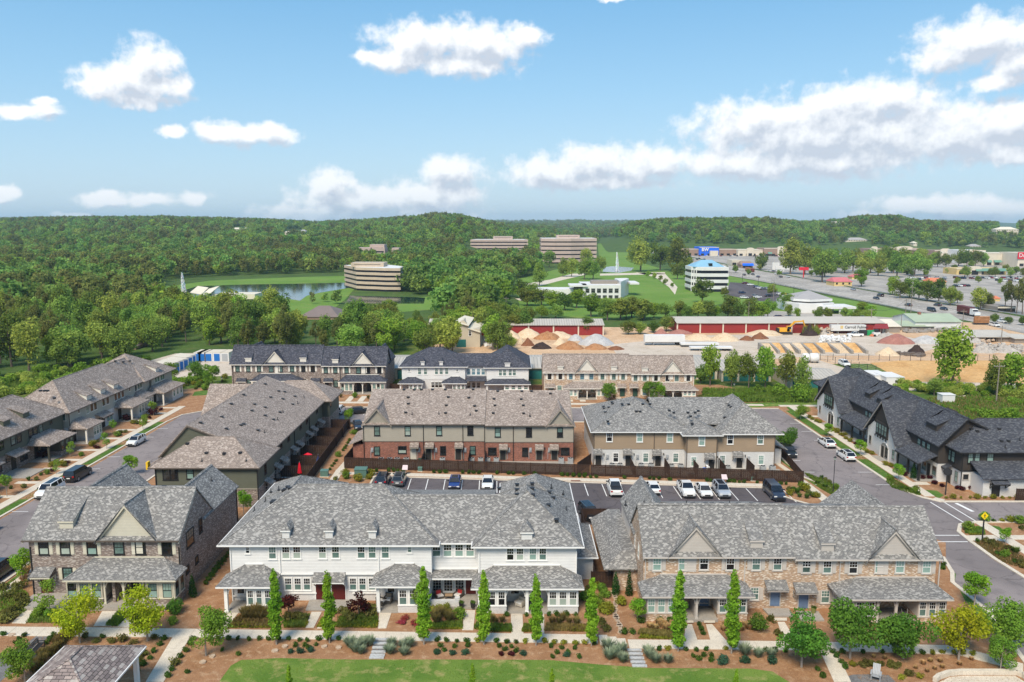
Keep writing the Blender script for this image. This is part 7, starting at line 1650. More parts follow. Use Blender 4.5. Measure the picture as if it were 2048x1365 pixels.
def armchair(x,y,rz,label,mat='rattan',cush='cushion_white',pil=None):
 T=thing('armchair',label,'armchair',(x,y,.12),rz)
 ob('frame',BX(-.42,.42,-.4,.4,.12,.36).mesh('frame',mat),T); ob('backrest',MB().slab([(-.42,.28,.36),(.42,.28,.36),(.42,.46,.9),(-.42,.46,.9)],.09).box(-.42,.42,.33,.43,.3,.86).mesh('backrest',mat),T)
 for s in (-1,1): ob('armrest',BX(s*.42-.05,s*.42+.05,-.4,.36,.36,.6).mesh('armrest',mat),T)
 for sx in (-1,1):
  for sy in (-1,1): ob('leg',BX(sx*.36-.03,sx*.36+.03,sy*.34-.03,sy*.34+.03,0,.12).mesh('leg',mat),T)
 ob('cushion',BX(-.36,.36,-.36,.28,.37,.48).mesh('cushion',cush),T)
 if pil: ob('pillow',MB().slab([(-.26,.2,.5),(.26,.2,.5),(.26,.32,.85),(-.26,.32,.85)],.1).mesh('pillow',pil),T)
def fz(fn,px,py,zz=.12): return at(fn(px,py),zz)
x,y=fz(ZC,755,885); armchair(x,y,-.6,'pale wicker armchair in the right white porch','rattan_pale')
x,y=fz(ZB,1315,1015); armchair(x,y,-.2,'dark wicker armchair with a tan pillow in the middle white porch',pil='cushion_tan')
x,y=fz(ZB,1265,1030); armchair(x,y,1.2,'dark wicker armchair beside the post of the middle white porch')
x,y=fz(ZC,245,845,.3); armchair(x,y+.5,.5,'dark armchair with red pillow, left one in the recessed white porch','rattan','cushion_white','cushion_red')
x,y=fz(ZC,365,840,.3); armchair(x,y+.5,-.5,'dark armchair with red pillow, right one in the recessed white porch','rattan','cushion_white','cushion_red')
x,y=fz(ZC,305,850,.3); T=thing('coffee_table','low wooden table between the two armchairs in the recessed porch','table',(x,y+.4,.3)); pb('tabletop',BX(-.4,.4,-.3,.3,.38,.44),'cushion_tan',T); [pb('leg',BX(sx*.33-.03,sx*.33+.03,sy*.24-.03,sy*.24+.03,0,.38),'rattan',T) for sx in (-1,1) for sy in (-1,1)]
x,y=fz(ZB,215,1010); T=thing('porch_swing','white cushioned porch swing bench hanging in the left white porch','bench',(x,y+.6,.12)); pb('seat',BX(-.8,.8,-.3,.3,.42,.55),'cushion_white',T); pb('backrest',BX(-.8,.8,.26,.36,.55,1.05),'cushion_white',T); [pb('armrest',BX(s*.82-.04,s*.82+.04,-.3,.3,.5,.8),'rattan',T) for s in (-1,1)]; [pb('chain',MB().cyl(s*.8,0,.8,2.6,.015,4),MD,T) for s in (-1,1)]
for p,z0,lab in ((ZC(385,895),.3,'black planter with fern left of the maroon door path'),(ZC(457,895),.3,'black planter with fern right of the maroon door path'),(ZD(1370,918),.2,'olive pot with red plant beside the right blue door')):
 x,y=at(p,z0); T=thing('planter',lab,'planter',(x,y,z0)); ob('pot',MB().cyl(0,0,0,.55,.2,10,.28).mesh('pot','pot_black' if 'black' in lab else 'pot_olive'),T); o=ob('foliage',SK['box'][0],T,(0,0,.42)); o.scale=(.8,.8,.7)
# bench by the gravel path, lounge chair on the gravel, white figure on the step
a=at(W1(265,950)); b=at(W1(410,800)); ang=math.atan2(b[1]-a[1],b[0]-a[0]); T=thing('park_bench','black metal bench beside the dark gravel path at lower left','bench',((a[0]+b[0])/2,(a[1]+b[1])/2,0),ang); L=math.hypot(b[0]-a[0],b[1]-a[1])
for i in range(5): pb('slat',BX(-L/2,L/2,-.28+i*.11,-.20+i*.11,.44,.47),MD,T)
for i in range(4): pb('slat',BX(-L/2,L/2,.30+i*.03,.33+i*.03,.52+i*.11,.60+i*.11),MD,T)
for s in (-1,1): pb('leg',BX(s*L/2-.03,s*L/2+.03,-.3,.36,.0,.06).box(s*L/2-.03,s*L/2+.03,-.28,-.22,0,.66).box(s*L/2-.03,s*L/2+.03,.28,.34,0,.95).box(s*L/2-.03,s*L/2+.03,-.28,.3,.6,.66),MD,T)
x,y=at(W4(560,1140)); T=thing('lounge_chair','grey adirondack style lounge chair on the gravel at lower right','chair',(x,y,0),-.5)
for i in range(5): pb('back_slat',MB().slab([(-.3+i*.125,.1,.35),(-.19+i*.125,.1,.35),(-.19+i*.125,.55,1.15),(-.3+i*.125,.55,1.15)],.03),MG,T)
pb('seat',MB().slab([(-.3,-.5,.42),(.3,-.5,.42),(.3,.15,.3),(-.3,.15,.3)],.04),MG,T)
for s in (-1,1): pb('armrest',BX(s*.38-.07,s*.38+.07,-.5,.3,.56,.6),MG,T); pb('leg',BX(s*.36-.03,s*.36+.03,-.48,-.4,0,.56).box(s*.36-.03,s*.36+.03,.2,.28,0,.56),MG,T)
for i in range(3):
 x,y=at(Y7(1225+i*28,1020+i*3)); T=thing('garden_chair',('left','middle','right')[i]+' of three small pinkish chairs on the patio of the dark and white townhouse','chair',(x,y,0),i*2.1); pb('seat',BX(-.25,.25,-.25,.25,.4,.45),'cushion_tan',T); pb('backrest',BX(-.25,.25,.22,.27,.45,.9),'cushion_tan',T); [pb('leg',BX(sx*.2-.03,sx*.2+.03,sy*.2-.03,sy*.2+.03,0,.4),'rattan',T) for sx in (-1,1) for sy in (-1,1)]
# person bending in the yard of the tan townhouse
plain('skin',(.45,.28,.2),.6,.05); plain('shirt_white',(.78,.78,.76),.8,.05); plain('shorts_navy',(.03,.04,.09),.8,.1); plain('hair',(.05,.035,.025),.8,.1)
def person_bending(x,y,rz,label):
 T=thing('person',label,'person',(x,y,.02),rz)
 P=[(0,0,.92),(0,-.22,1.12),(0,-.42,1.22),(0,-.52,1.20),(0,-.60,1.16),
    (-.10,.02,.88),(-.11,-.04,.50),(-.12,.06,.09),(-.12,-.12,.04),(.10,.02,.88),(.12,-.02,.50),(.12,.08,.09),(.12,-.10,.04),
    (-.18,-.42,1.18),(-.24,-.50,.92),(-.20,-.66,.72),(.18,-.42,1.18),(.24,-.50,.92),(.20,-.66,.72)]
 Eg=[(0,1),(1,2),(2,3),(3,4),(0,5),(5,6),(6,7),(7,8),(0,9),(9,10),(10,11),(11,12),(2,13),(13,14),(14,15),(2,16),(16,17),(17,18)]
 Rd=[.14,.13,.15,.06,.05,.095,.065,.045,.04,.095,.065,.045,.04,.06,.045,.035,.06,.045,.035]
 me=bpy.data.meshes.new('body'); me.from_pydata(P,Eg,[]); o=ob('body',me,T); o.modifiers.new('skin','SKIN')
 for i,r in enumerate(Rd): me.skin_vertices[0].data[i].radius=(r,r)
 me.skin_vertices[0].data[0].use_root=True
 s=o.modifiers.new('sub','SUBSURF'); s.levels=1; s.render_levels=1; me.materials.append(MAT['skin'])
 def garment(nm,idx,extra,mat):
  m=MB(); 
  for a,b in idx: m.tube([P[a],P[b]],[Rd[a]+extra,Rd[b]+extra],8)
  ob(nm,m.mesh(nm,mat,smooth=True),T)
 garment('shirt',[(0,1),(1,2),(2,13),(2,16),(13,14),(16,17)],.025,'shirt_white'); garment('shorts',[(5,6),(9,10),(0,5),(0,9)],.03,'shorts_navy')
 h=MB(); n=8
 for i in range(5):
  t=-1+2*i/4; h.v+=[(.085*math.sqrt(max(0.02,1-t*t*.98))*cos(k*pi/4),-.70+.10*math.sqrt(max(.02,1-t*t*.98))*sin(k*pi/4),1.13+.125*t) for k in range(8)]
 for i in range(4):
  for k in range(8): h.f.append((i*8+k,i*8+(k+1)%8,(i+1)*8+(k+1)%8,(i+1)*8+k))
 h.f+=[tuple(range(8))[::-1],tuple(range(32,40))]
 ob('head',h.mesh('head','skin',smooth=True),T); ob('hair',MB().tube([(0,-.66,1.17),(0,-.64,1.24),(0,-.66,1.28)],[.095,.09,.04],8).mesh('hair','hair',smooth=True),T)
xp,yp=ax(Y6(1140,640),124.4),124.4
person_bending(xp,yp,-1.3,'person in white shirt and dark shorts bending over beside the blue tub behind the fence')
T=thing('tub','round blue tub held by the bending person behind the board fence','tub',(xp-.75,yp-.1,.35)); pb('shell',MB().cyl(0,0,0,.55,.26,12,.33),'bin_blue',T); pb('stand',BX(-.2,.2,-.2,.2,-.35,0),MG,T)
T=thing('bin','green bin beside the left dark door of the red brick rear facade','bin',(ax(Y5(630,650),129),129,0)); pb('shell',MB().prism([(-.25,0),(.25,0),(.3,1.),(-.3,1.)],'y',-.3,.3),'green_box',T); pb('lid',BX(-.33,.33,-.33,.33,1.,1.07),'door_green',T)
# pavilion at the lower left, roof seen from above
P_=thing('pavilion','open pavilion with brown shingled hip roof at the lower left edge','pavilion',(*at((175,1400)),0))
zr_=3.3; 
c0=at((180,1292),zr_); c1=at((291,1291),zr_); c2=at((262,1327),zr_); cF=at((55,1385),zr_)
yb_=c1[1]; xR=c1[0]; xl_=xR-8.6
yb_=at((291,1292),zr_)[1]; x1_=at((291,1292),zr_)[0]; x0_=at((133,1294),zr_)[0]
hip(P_,x0_-.2,x1_,yb_-9.,yb_,zr_,.55,'shingle_pavilion',trim=TW)
for sx in (x0_+.5,x1_-.6):
 for sy in (yb_-.7,yb_-8.3): part('post',BX(sx-.18,sx+.18,sy-.18,sy+.18,0,3.12),TW,P_)
part('beam',BX(x0_+.3,x1_-.4,yb_-.85,yb_-.55,2.8,3.1),TW,P_); part('beam',BX(x1_-.75,x1_-.45,yb_-8.4,yb_-.86,2.8,3.1),TW,P_)
part('floor_slab',BX(x0_+.2,x1_-.3,yb_-8.6,yb_-.4,0,.05),'concrete',P_)
# ================================================================== far setting
Q1=mk(1050,550,8.533);Q2=mk(1360,480,7.314);Q3=mk(1740,480,6.649);Q4=mk(1640,630,9.309);Q5=mk(1440,500,7.877);Q6=mk(1400,640,5.12);Q7=mk(1700,560,5.885)
for nm,c in dict(office_stone=(.47,.36,.31),office_pale=(.50,.40,.30),concrete_white=(.66,.65,.63),metal_roof=(.47,.43,.37),metal_roof_cream=(.66,.60,.48),shed_red=(.27,.03,.027),roof_blue=(.22,.42,.56),store_blue=(.01,.13,.72),store_brown=(.30,.20,.15),store_cream=(.62,.55,.44),roof_green=(.36,.42,.30),roof_pink=(.55,.16,.17),store_yellow=(.62,.46,.20),awning_green=(.13,.26,.20),sign_red=(.62,.02,.04),wood_grey=(.27,.235,.20),machine_yellow=(.72,.36,.03),roof_umber=(.20,.155,.135),roof_grey=(.36,.34,.33),wall_tan=(.50,.44,.34),door_teal=(.02,.14,.13),container_blue=(.01,.13,.42),text_dark=(.03,.035,.045),dumpster_green=(.02,.30,.10),truck_brown=(.13,.035,.03),ribbed=(.45,.42,.36),roof_peach=(.62,.20,.10)).items(): plain(nm,c,.65,.07,.25)
m,nt,b=nmat('lake_water'); si(b,'Base Color',(.012,.04,.035,1)); si(b,'Roughness',.06); si(b,'Specular IOR Level',.3)
bump(nt,b,ntex(nt,1.1,4,.6,'UV'),.07,.1)
m,nt,b=nmat('pond_water'); si(b,'Base Color',(.12,.16,.17,1)); si(b,'Roughness',.12); bump(nt,b,ntex(nt,1.1,4,.6,'UV'),.3,.1)
m,nt,b=nmat('water_spray'); si(b,'Base Color',(.85,.87,.88,1)); si(b,'Roughness',.8); si(b,'Transmission Weight',.0); si(b,'Subsurface Weight',.3)
def psheet(name,pts,mat,z=.03,fn=PX,kind='structure'): return sheet(name,[at(fn(*p)) for p in pts],mat,z)
# lawns, water, lots, roads (flat sheets, each a little above the one below)
psheet('lawn',[(300,578),(420,562),(560,556),(700,552),(720,566),(690,600),(640,640),(560,640),(500,625),(440,612),(330,600)],'turf_far',.05)
psheet('lake',[(340,590),(395,573),(480,570),(600,568),(690,566),(700,576),(640,586),(614,592),(600,602),(575,598),(540,592),(360,600)],'lake_water',.09)
psheet('lawn',[(780,600),(900,590),(920,615),(800,625)],'turf_far',.05)
psheet('lake',[(700,592),(850,596),(848,608),(690,608)],'lake_water',.09)
psheet('lawn',[(1195,487),(1250,490),(1262,520),(1330,540),(1400,560),(1480,600),(1300,640),(1180,640),(1040,620),(1030,560),(1130,535),(1200,528)],'turf_far',.05)
psheet('pond',[(1208,535),(1225,533),(1268,536),(1262,542),(1238,546),(1205,544)],'pond_water',.09)
psheet('lawn',[(1455,552),(1560,572),(1650,592),(1760,612),(1840,632),(1800,640),(1500,640),(1440,600)],'turf_far',.052)
psheet('highway',[(1205,486),(1222,484),(1300,499),(1461,532),(1620,560),(1710,578),(1827,599),(1963,621),(2160,655),(2160,690),(2048,668),(1933,642),(1835,624),(1756,609),(1663,591),(1547,568),(1459,552),(1330,512)],AP,.12)
psheet('retail_lot',[(1370,503),(1560,505),(1760,510),(2200,530),(2200,650),(1963,619),(1827,597),(1710,576),(1620,558),(1461,530),(1300,498)],AP,.09)
psheet('construction_ground',[(840,700),(930,672),(975,655),(1240,655),(1500,652),(1780,640),(2200,655),(2200,760),(1860,730),(1700,728),(1440,735),(1100,738),(840,738)],'dirt',.05)
psheet('gravel_yard',[(1220,690),(1400,672),(1560,668),(1760,665),(1900,690),(1820,712),(1640,712),(1420,728),(1240,720)],'gravel_pale',.08)
psheet('sand_field',[(1740,727),(1800,722),(2100,722),(2200,770),(1810,764)],'dirt_orange',.08)
psheet('concrete_pad',[(1560,730),(1640,722),(1700,740),(1790,764),(2100,772),(2100,782),(1800,782),(1640,770)],'gravel_pale',.06)
psheet('gravel_yard',[(1930,800),(2100,790),(2200,860),(2060,850)],'gravel_pale',.08)
psheet('container_yard',[(300,722),(350,708),(470,704),(480,752),(355,756)],'gravel_pale',.06)
for pts in ([(1030,598),(1130,590),(1190,578),(1197,566),(1203,566),(1198,582),(1140,594),(1040,602)],[(1040,570),(1100,560),(1145,548),(1180,548),(1120,562),(1060,578)],[(1270,545),(1330,548),(1355,575),(1350,590),(1338,575),(1310,555)],[(1200,548),(1330,545),(1330,549),(1200,552)]): psheet('park_path',pts,'concrete',.10)
psheet('office_lot',[(1460,565),(1500,568),(1560,585),(1640,600),(1660,612),(1560,608),(1500,600),(1450,590)],'asphalt_dark',.108)
psheet('shed_lane',[(1500,640),(1540,622),(1640,628),(1700,630),(1780,636),(1830,630),(1900,640),(1780,650),(1500,652)],AP,.104)
# road lines on the highway
hd=Vec(at((2048,637)))-Vec(at((1620,561))); HANG=math.atan2(hd.y,hd.x)
hm=MB(); 
for f in (.18,.36,.5,.66,.84):
 for i in range(60):
  t0=i/60; t1=t0+.0075 if f!=.5 else t0+.0167
  def hp(t,f):
   up=[(1461,533),(1620,561),(1827,600),(2100,646)]; lo=[(1459,551),(1547,567),(1756,608),(2100,676)]
   def ip(P): q=t*3; i=min(2,int(q)); return (P[i][0]+(P[i+1][0]-P[i][0])*(q-i),P[i][1]+(P[i+1][1]-P[i][1])*(q-i))
   a,b=at(ip(up)),at(ip(lo)); return Vec((a[0]+(b[0]-a[0])*f,a[1]+(b[1]-a[1])*f))
  a,b=hp(t0,f),hp(t1,f); d=(b-a).normalized(); n=Vec((-d.y,d.x))*.12; hm.prism([tuple(a+n),tuple(b+n),tuple(b-n),tuple(a-n)],'z',.13,.14)
struct('road_marking',hm,'paint_white',kind='stuff')
def guard(pts,label):
 T=thing('guard_rail',label,'guard rail',(*at(pts[0]),0)); m=MB(); pm=MB()
 W=[Vec((*at(p),0)) for p in pts]
 for a,b in zip(W[:-1],W[1:]):
  m.tube([a+Vec((0,0,.7)),b+Vec((0,0,.7))],.22,4); n=max(1,int((b-a).length/4))
  for i in range(n): c=a+(b-a)*i/n; pm.box(c.x-.08,c.x+.08,c.y-.08,c.y+.08,0,.75)
 part('rail',m,MG,T); part('posts',pm,WG,T,kind='stuff')
guard([(1543,567.5),(1660,591.5),(1756,610),(1845,629)],'long guard rail on the near side of the highway'); guard([(1600,557),(1710,577),(1827,598),(1900,610),(2048,634)],'long guard rail on the far side of the highway')
# ---- banded offices
def banded(name,label,foot,nfl,fh,stone,glassm,pent=None,gr=.38,z0=0.):
 cx=sum(p[0] for p in foot)/len(foot); cy=sum(p[1] for p in foot)/len(foot)
 T=thing(name,label,'office building',(cx,cy,0)); ins=[(cx+(p[0]-cx)*.965,cy+(p[1]-cy)*.965) for p in foot]
 for i in range(nfl):
  z=z0+i*fh
  part('window_band',MB().prism(ins,'z',z,z+fh*gr),glassm,T)
  o=part('spandrel',MB().prism(foot,'z',z+fh*gr+.01,z+fh-.01),stone,T)
 part('roof',MB().prism(ins,'z',z0+nfl*fh-.01,z0+nfl*fh+.05),CW,T)
 if pent:
  x0,x1,y0,y1,h=pent; part('penthouse',BX(x0,x1,y0,y1,z0+nfl*fh,z0+nfl*fh+h),stone,T)
  part('penthouse_louvre',BX(x0+2,x1-2,y0-.15,y0,z0+nfl*fh+h*.55,z0+nfl*fh+h*.62),glassm,T)
 return T
ft=[(-107,508),(-100,494),(-94.5,482),(-88,478),(-82,476),(-75,472),(-66,471),(-67,492),(-84,520)]
banded('office_building','stepped five storey office with pale stone bands and dark glass by the lake',ft,5,2.8,'office_pale','glass_band',(-98,-78,485,500,2.5),.42)
Y0=815.; X0=ax(V3(1055,300),Y0); X1=ax(V3(1565,300),Y0); zt=az(V3(1055,215),Y0)
ft=[(X0,Y0),(X0+14,Y0-5),(X0+30,Y0-5),(X0+44,Y0),(X1,Y0+2),(X1,Y0+40),(X0,Y0+40)]
banded('office_building','large six storey office with pink stone bands and dark glass, behind the round park trees',ft,6,zt/6,'office_stone','glass_band',(ax(V3(1203,200),Y0),ax(V3(1412,200),Y0),Y0+5,Y0+25,az(V3(1203,185),Y0+5)-zt),.30)
Y0=1010.; X0=ax(V3(412,230),Y0); X1=ax(V3(938,230),Y0); zt=az(V3(412,226),Y0)
banded('office_building','low wide pink stone office rising just above the woods left of the large office',[(X0,Y0),(X1,Y0),(X1-5,Y0+35),(X0+5,Y0+35)],5,zt/5,'office_stone','glass_band',(ax(V3(620,200),Y0),ax(V3(798,200),Y0),Y0+5,Y0+25,az(V3(620,197),Y0+5)-zt),.35)
T=thing('office_building','pinkish stepped building half hidden in the woods above the lakeside office','office building',(-150,760,0)); Y0=770
for a,b,t,bb in ((1200,1330,338,400),(1320,1470,306,400),(1345,1480,340,400),(1545,1618,342,400)):
 x0=ax(V2(a,t),Y0); x1=ax(V2(b,t),Y0); part('wing',BX(x0,x1,Y0+(a%7),Y0+20,0,az(V2(a,t),Y0)),'office_stone',T)
 part('window_band',BX(x0+1,x1-1,Y0+(a%7)-.1,Y0+(a%7),az(V2(a,t),Y0)-4.3,az(V2(a,t),Y0)-3),'glass_band',T)
def text(T,s,size,loc,rz,mat,ext=.03,name='lettering',bold=0.,align='CENTER',parent_rot=True):
 c=bpy.data.curves.new(name,'FONT'); c.body=s; c.size=size; c.extrude=ext; c.align_x=align; c.offset=bold; c.resolution_u=2
 c.materials.append(MAT[mat]); t=bpy.data.objects.new(name,c); COL.objects.link(t); bpy.context.view_layer.update(); me=bpy.data.meshes.new_from_object(t.evaluated_get(bpy.context.evaluated_depsgraph_get())); bpy.data.objects.remove(t)
 o=ob(name,me,T,loc); o.rotation_euler=(D90,0,rz); return o
# ---- white civic building
YW=432.; wx=lambda x: ax(Q1(x,200),YW); wz=lambda y: az(Q1(1000,y),YW)
T=thing('white_building','white rendered two storey building with square windows, glazed corner and flat canopies','building',(wx(900),YW,0))
part('low_wing',BX(wx(120),wx(830),YW,YW+16,0,wz(250)),CW,T); part('main_wing',BX(wx(980),wx(1625),YW-3,YW+24,0,wz(170)),CW,T)
part('end_wall',MB().prism([(wx(1625),YW-3),(wx(1870),YW+22),(wx(1870)-1,YW+26),(wx(1625),YW+24)],'z',0,wz(110)),CW,T)
part('glazed_corner',BX(wx(830)+.01,wx(980)-.01,YW+1,YW+10,0,wz(200)),GD,T)
for z in (wz(275),wz(305),wz(240)): part('mullion',BX(wx(830),wx(980),YW+.9,YW+1,z-.12,z+.12),MG,T)
part('canopy',BX(wx(755),wx(1055),YW-4,YW+10,wz(195),wz(170)),CW,T); part('canopy',BX(wx(1840),wx(2000),YW+10,YW+26,wz(190),wz(160)),CW,T)
part('roof_plant',BX(wx(1150),wx(1600),YW+6,YW+14,wz(170),wz(115)),WG,T)
for x in (1058,1155,1253,1352,1452,1552):
 for y in (265,380): window(T,'F',YW-3,wx(x),wz(y)-1.1,2.1,2.3,style='dh',frame=MG,casing=MG,g=DDD)
for x,y in ((395,345),(488,345),(580,347),(672,355),(765,360)): window(T,'F',YW,wx(x),wz(y)-1.1,1.9,2.1,style='dh',frame=MG,casing=MG,g=DDD)
part('shop_window',BX(wx(135),wx(315),YW-.1,YW,wz(370),wz(325)),GT,T)
text(T,'OVERFIELD',1.5,Vec((wx(225),YW-.15,wz(300)))-T.location,0,'text_dark')
# ---- blue roofed office
YB=470.; bx_=lambda x:ax(V4(x,600),YB); bz=lambda y:az(V4(900,y),YB)
T=banded('office_building','four storey white and blue glass office with pale blue hipped roof beside the highway',[(bx_(800),YB),(bx_(1060),YB),(bx_(1060)+2,YB+22),(bx_(712),YB+22),(bx_(712),YB+6)],4,bz(512)/4,CW,'glass_band',None,.46)
h0=bz(512); r=[(bx_(725),YB+3),(bx_(1030),YB+3),(bx_(1030)+1,YB+21),(bx_(725),YB+21)]; zz=h0+3.9; a_=(bx_(830),YB+11,zz); c_=(bx_(935),YB+11,zz)
m=MB(); R4=[(p[0],p[1],h0+.1) for p in r]; m.poly([R4[0],R4[1],c_,a_]).poly([R4[1],R4[2],c_]).poly([R4[2],R4[3],a_,c_]).poly([R4[3],R4[0],a_]); part('hip_roof',m,'roof_blue',T)
part('roof_dormer',BX(bx_(878),bx_(912),YB+3.4,YB+6,h0+.6,h0+2.2),GD,T)
for x in (715,732,750): part('pilaster',BX(bx_(x),bx_(x+8),YB+5.6-(x-712)*.08,YB+6.1-(x-712)*.08,0,h0*.93),CW,T)
# ---- fountains
def fountain(p,h,label,w,seed):
 x,y=at(p); T=thing('fountain',label,'fountain',(x,y,.1)); r=np.random.default_rng(seed); n=1500; t=r.random(n)**.8
 z=h*(1-t**1.6); spread=w*(.12+.88*t**1.2); a=r.random(n)*6.283; q=spread*np.sqrt(r.random(n)); c=np.stack([np.cos(a)*q+w*.35*t,np.sin(a)*q,z],1)
 d1=r.normal(size=(n,3)); d1/=np.linalg.norm(d1,axis=1)[:,None]; d2=np.cross(d1,r.normal(size=(n,3))); d2/=np.linalg.norm(d2,axis=1)[:,None]; s=.22
 P=np.stack([c-d1*s,c-d2*s*.6,c+d1*s,c+d2*s*.6+np.array([0,0,-.35])],1); ob('spray',rawmesh('spray',P.reshape(-1,3),4,'water_spray'),T)
 pb('jet',MB().tube([(0,0,0),(0,0,h*.55),(0,0,h)],[w*.22,w*.16,.05],8),'water_spray',T); return T
fountain((366,590),12.5,'tall white fountain jet in the lake at left',1.7,1); x=at((1233,544)); fountain((1233,543),16,'slender white fountain in the park pond before the large office',2.0,2)
# ---- lakeside roofs and other roofs in the woods
YL=410.; T=thing('lake_pavilion','low lakeside building with two upturned cream roofs right of the tall fountain','building',(*at((420,600)),0))
lx=lambda x:ax(V1(x,640),YL); lz=lambda y:az(V1(1600,y),YL)
for a,b,c_,d in (((1560,600),(1643,612),(1628,660),(1540,645)),((1728,600),(1645,622),(1635,662),(1700,650))):
 P4=[(lx(q[0]),YL-(i//2)*7,lz(q[1])+(i//2)*.3) for i,q in enumerate((a,b,c_,d))]; part('roof_wing',MB().slab(P4,.3),MRC,T)
part('wall',BX(lx(1560),lx(1700),YL-5,YL+6,0,3.),SBR,T); part('long_wing',BX(lx(1700)+.1,lx(2020),YL-3,YL+8,0,lz(700)),SBR,T); part('flat_roof',BX(lx(1700),lx(2025),YL-4,YL+9,lz(698),lz(660)),MRC,T)
def roofhouse(fn,xl,xr,ye,yt,yb,roof,wall,label,Y=None,inset=.3,d=12,name='house',cat='building',z=0.):
 p=fn((xl+xr)/2,yb); Y=Y or at(p,z)[1]; x0=ax(fn(xl,ye),Y); x1=ax(fn(xr,ye),Y); ze=az(fn(xl,ye),Y); zt=min(az(fn(xl,yt),Y+d*.5),ze+d*.3)
 T=thing(name,label,cat,((x0+x1)/2,Y,0)); part('wall',BX(x0+.4,x1-.4,Y+.3,Y+d-.3,max(0,z-10),ze-.1),wall,T)
 w=(x1-x0)*inset; m=MB(); c=[(x0,Y,ze),(x1,Y,ze),(x1,Y+d,ze),(x0,Y+d,ze)]; a=(x0+w,Y+d/2,zt); b=(x1-w,Y+d/2,zt)
 m.poly([c[0],c[1],b,a]).poly([c[1],c[2],b]).poly([c[2],c[3],a,b]).poly([c[3],c[0],a]).poly([(q[0],q[1],q[2]-.25) for q in c[::-1]])
 for i in range(4): p_,q_=c[i],c[(i+1)%4]; m.poly([(p_[0],p_[1],p_[2]-.25),(q_[0],q_[1],q_[2]-.25),q_,p_])
 part('roof',m,roof,T)
 n=max(2,int((x1-x0)/4))
 for i in range(n): 
  xx=x0+(x1-x0)*(i+.5)/n; 
  if ze>2.2: part('window',BX(xx-.6,xx+.6,Y+.22,Y+.3,ze-1.9,ze-.7),GD,T)
 return T
roofhouse(V2,600,1010,1045,930,1075,'roof_umber',SBR,'brown hip roofed house showing above the trees below the lake',d=22,inset=.36)
roofhouse(V1,565,800,850,806,905,'roof_blue',WG,'pale blue grey roof glimpsed between the left trees',d=14,inset=.1)
roofhouse(V1,860,1075,1075,1043,1103,'roof_umber',SBR,'dull brown roof glimpsed near the containers',d=10,inset=.15)
for fn,a,b,t,e,base,lab in ((V1,1820,1900,140,152,170,'tiny pale house on the left hill, left of its pair'),(V1,1915,1952,140,150,165,'tiny pinkish house on the left hill, right of its pair'),(V2,455,515,165,178,195,'tiny pale house on the hill above the lake'),(V2,610,672,152,168,190,'tiny white house left of the central hill'),(V2,295,350,332,350,385,'small white house among the dark trees above the lake'),(V5,340,560,218,240,270,'wide house with grey hip roof on the right hillside'),(V5,990,1030,255,270,300,'small yellow house above the retail row'),(V5,1530,1640,280,300,325,'pale grey roofed house above the retail row'),(V5,1780,2000,110,140,170,'large cream house with tan roof at the right end of the ridge')):
 px,py=fn((a+b)/2,base); Y=1300. if fn is not V1 else 1500.
 if fn is V2 and t>300: Y=1000.
 if fn is V2 and t<300: Y=1450.
 if fn is V5 and t in (218,255,280): Y=1270. if t==218 else 1230.
 if fn is V5 and t==110: Y=1350.
 roofhouse(fn,a,b,e,t,base,'roof_grey' if 'grey' in lab or 'white' in lab else MRC,SCR,lab,Y=Y,d=14,z=az(fn(a,base),Y))
Y0=1500; x0=ax(V5(245,60),Y0); T=thing('hilltop_building','long flat cream building on top of the right ridge','building',(x0+20,Y0,0)); part('wall',BX(x0,ax(V5(322,60),Y0),Y0,Y0+20,20,az(V5(245,62),Y0)),SCR,T)
Y0=2300; T=thing('hilltop_building','long pale flat building far behind the right ridge','building',(ax(V5(1300,110),Y0),Y0,0)); part('wall',BX(ax(V5(985,100),Y0),ax(V5(1660,100),Y0),Y0,Y0+30,20,az(V5(985,98),Y0)),SCR,T)
# ---- retail rows
def shop(fn,x0,x1,yt,yb,mat,label,d=30,ped=None,awn=None,door_=True,Y=None,sign=None):
 Y=Y or at(fn((x0+x1)/2,yb))[1]; a=ax(fn(x0,yt),Y); b=ax(fn(x1,yt),Y); h=az(fn(x0,yt),Y)
 T=thing('shop',label,'shop',((a+b)/2,Y,0)); part('wall',BX(a,b,Y,Y+d,0,h),mat,T); part('cornice',BX(a-.05,b+.05,Y-.25,Y-.01,h-.6,h+.1),SCR,T)
 n=max(2,int((b-a)/7)); 
 for i in range(n): xx=a+(b-a)*(i+.5)/n; part('shop_window',BX(xx-2,xx+2,Y-.08,Y-.005,.4,3.),GD,T)
 if ped: p0,p1,pt=ped; u=ax(fn(p0,pt),Y); v=ax(fn(p1,pt),Y); hz=az(fn(p0,pt),Y); part('pediment',MB().prism([(u,0),(v,0),(v,hz-1),(u+(v-u)*.8,hz-.2),((u+v)/2,hz),(u+(v-u)*.2,hz-.2),(u,hz-1)],'y',Y-1.2,Y-.3),SCR,T); part('entrance',BX(u+(v-u)*.25,u+(v-u)*.75,Y-1.28,Y-1.2,0,3.6),GD,T)
 for aw in (awn or []): u=ax(fn(aw[0],yb),Y); v=ax(fn(aw[1],yb),Y); part('awning',MB().slab([(u,Y-3,3.2),(v,Y-3,3.2),(v,Y-.3,5.2),(u,Y-.3,5.2)],.2),'awning_green',T)
 if sign: text(T,sign[0],sign[1],Vec((ax(fn(sign[2],yb),Y),Y-1.45,az(fn(sign[2],sign[3]),Y)))-T.location,0,sign[4])
 return T
shop(Q2,0,285,135,215,SBR,'long brown store left of the blue store',Y=1010)
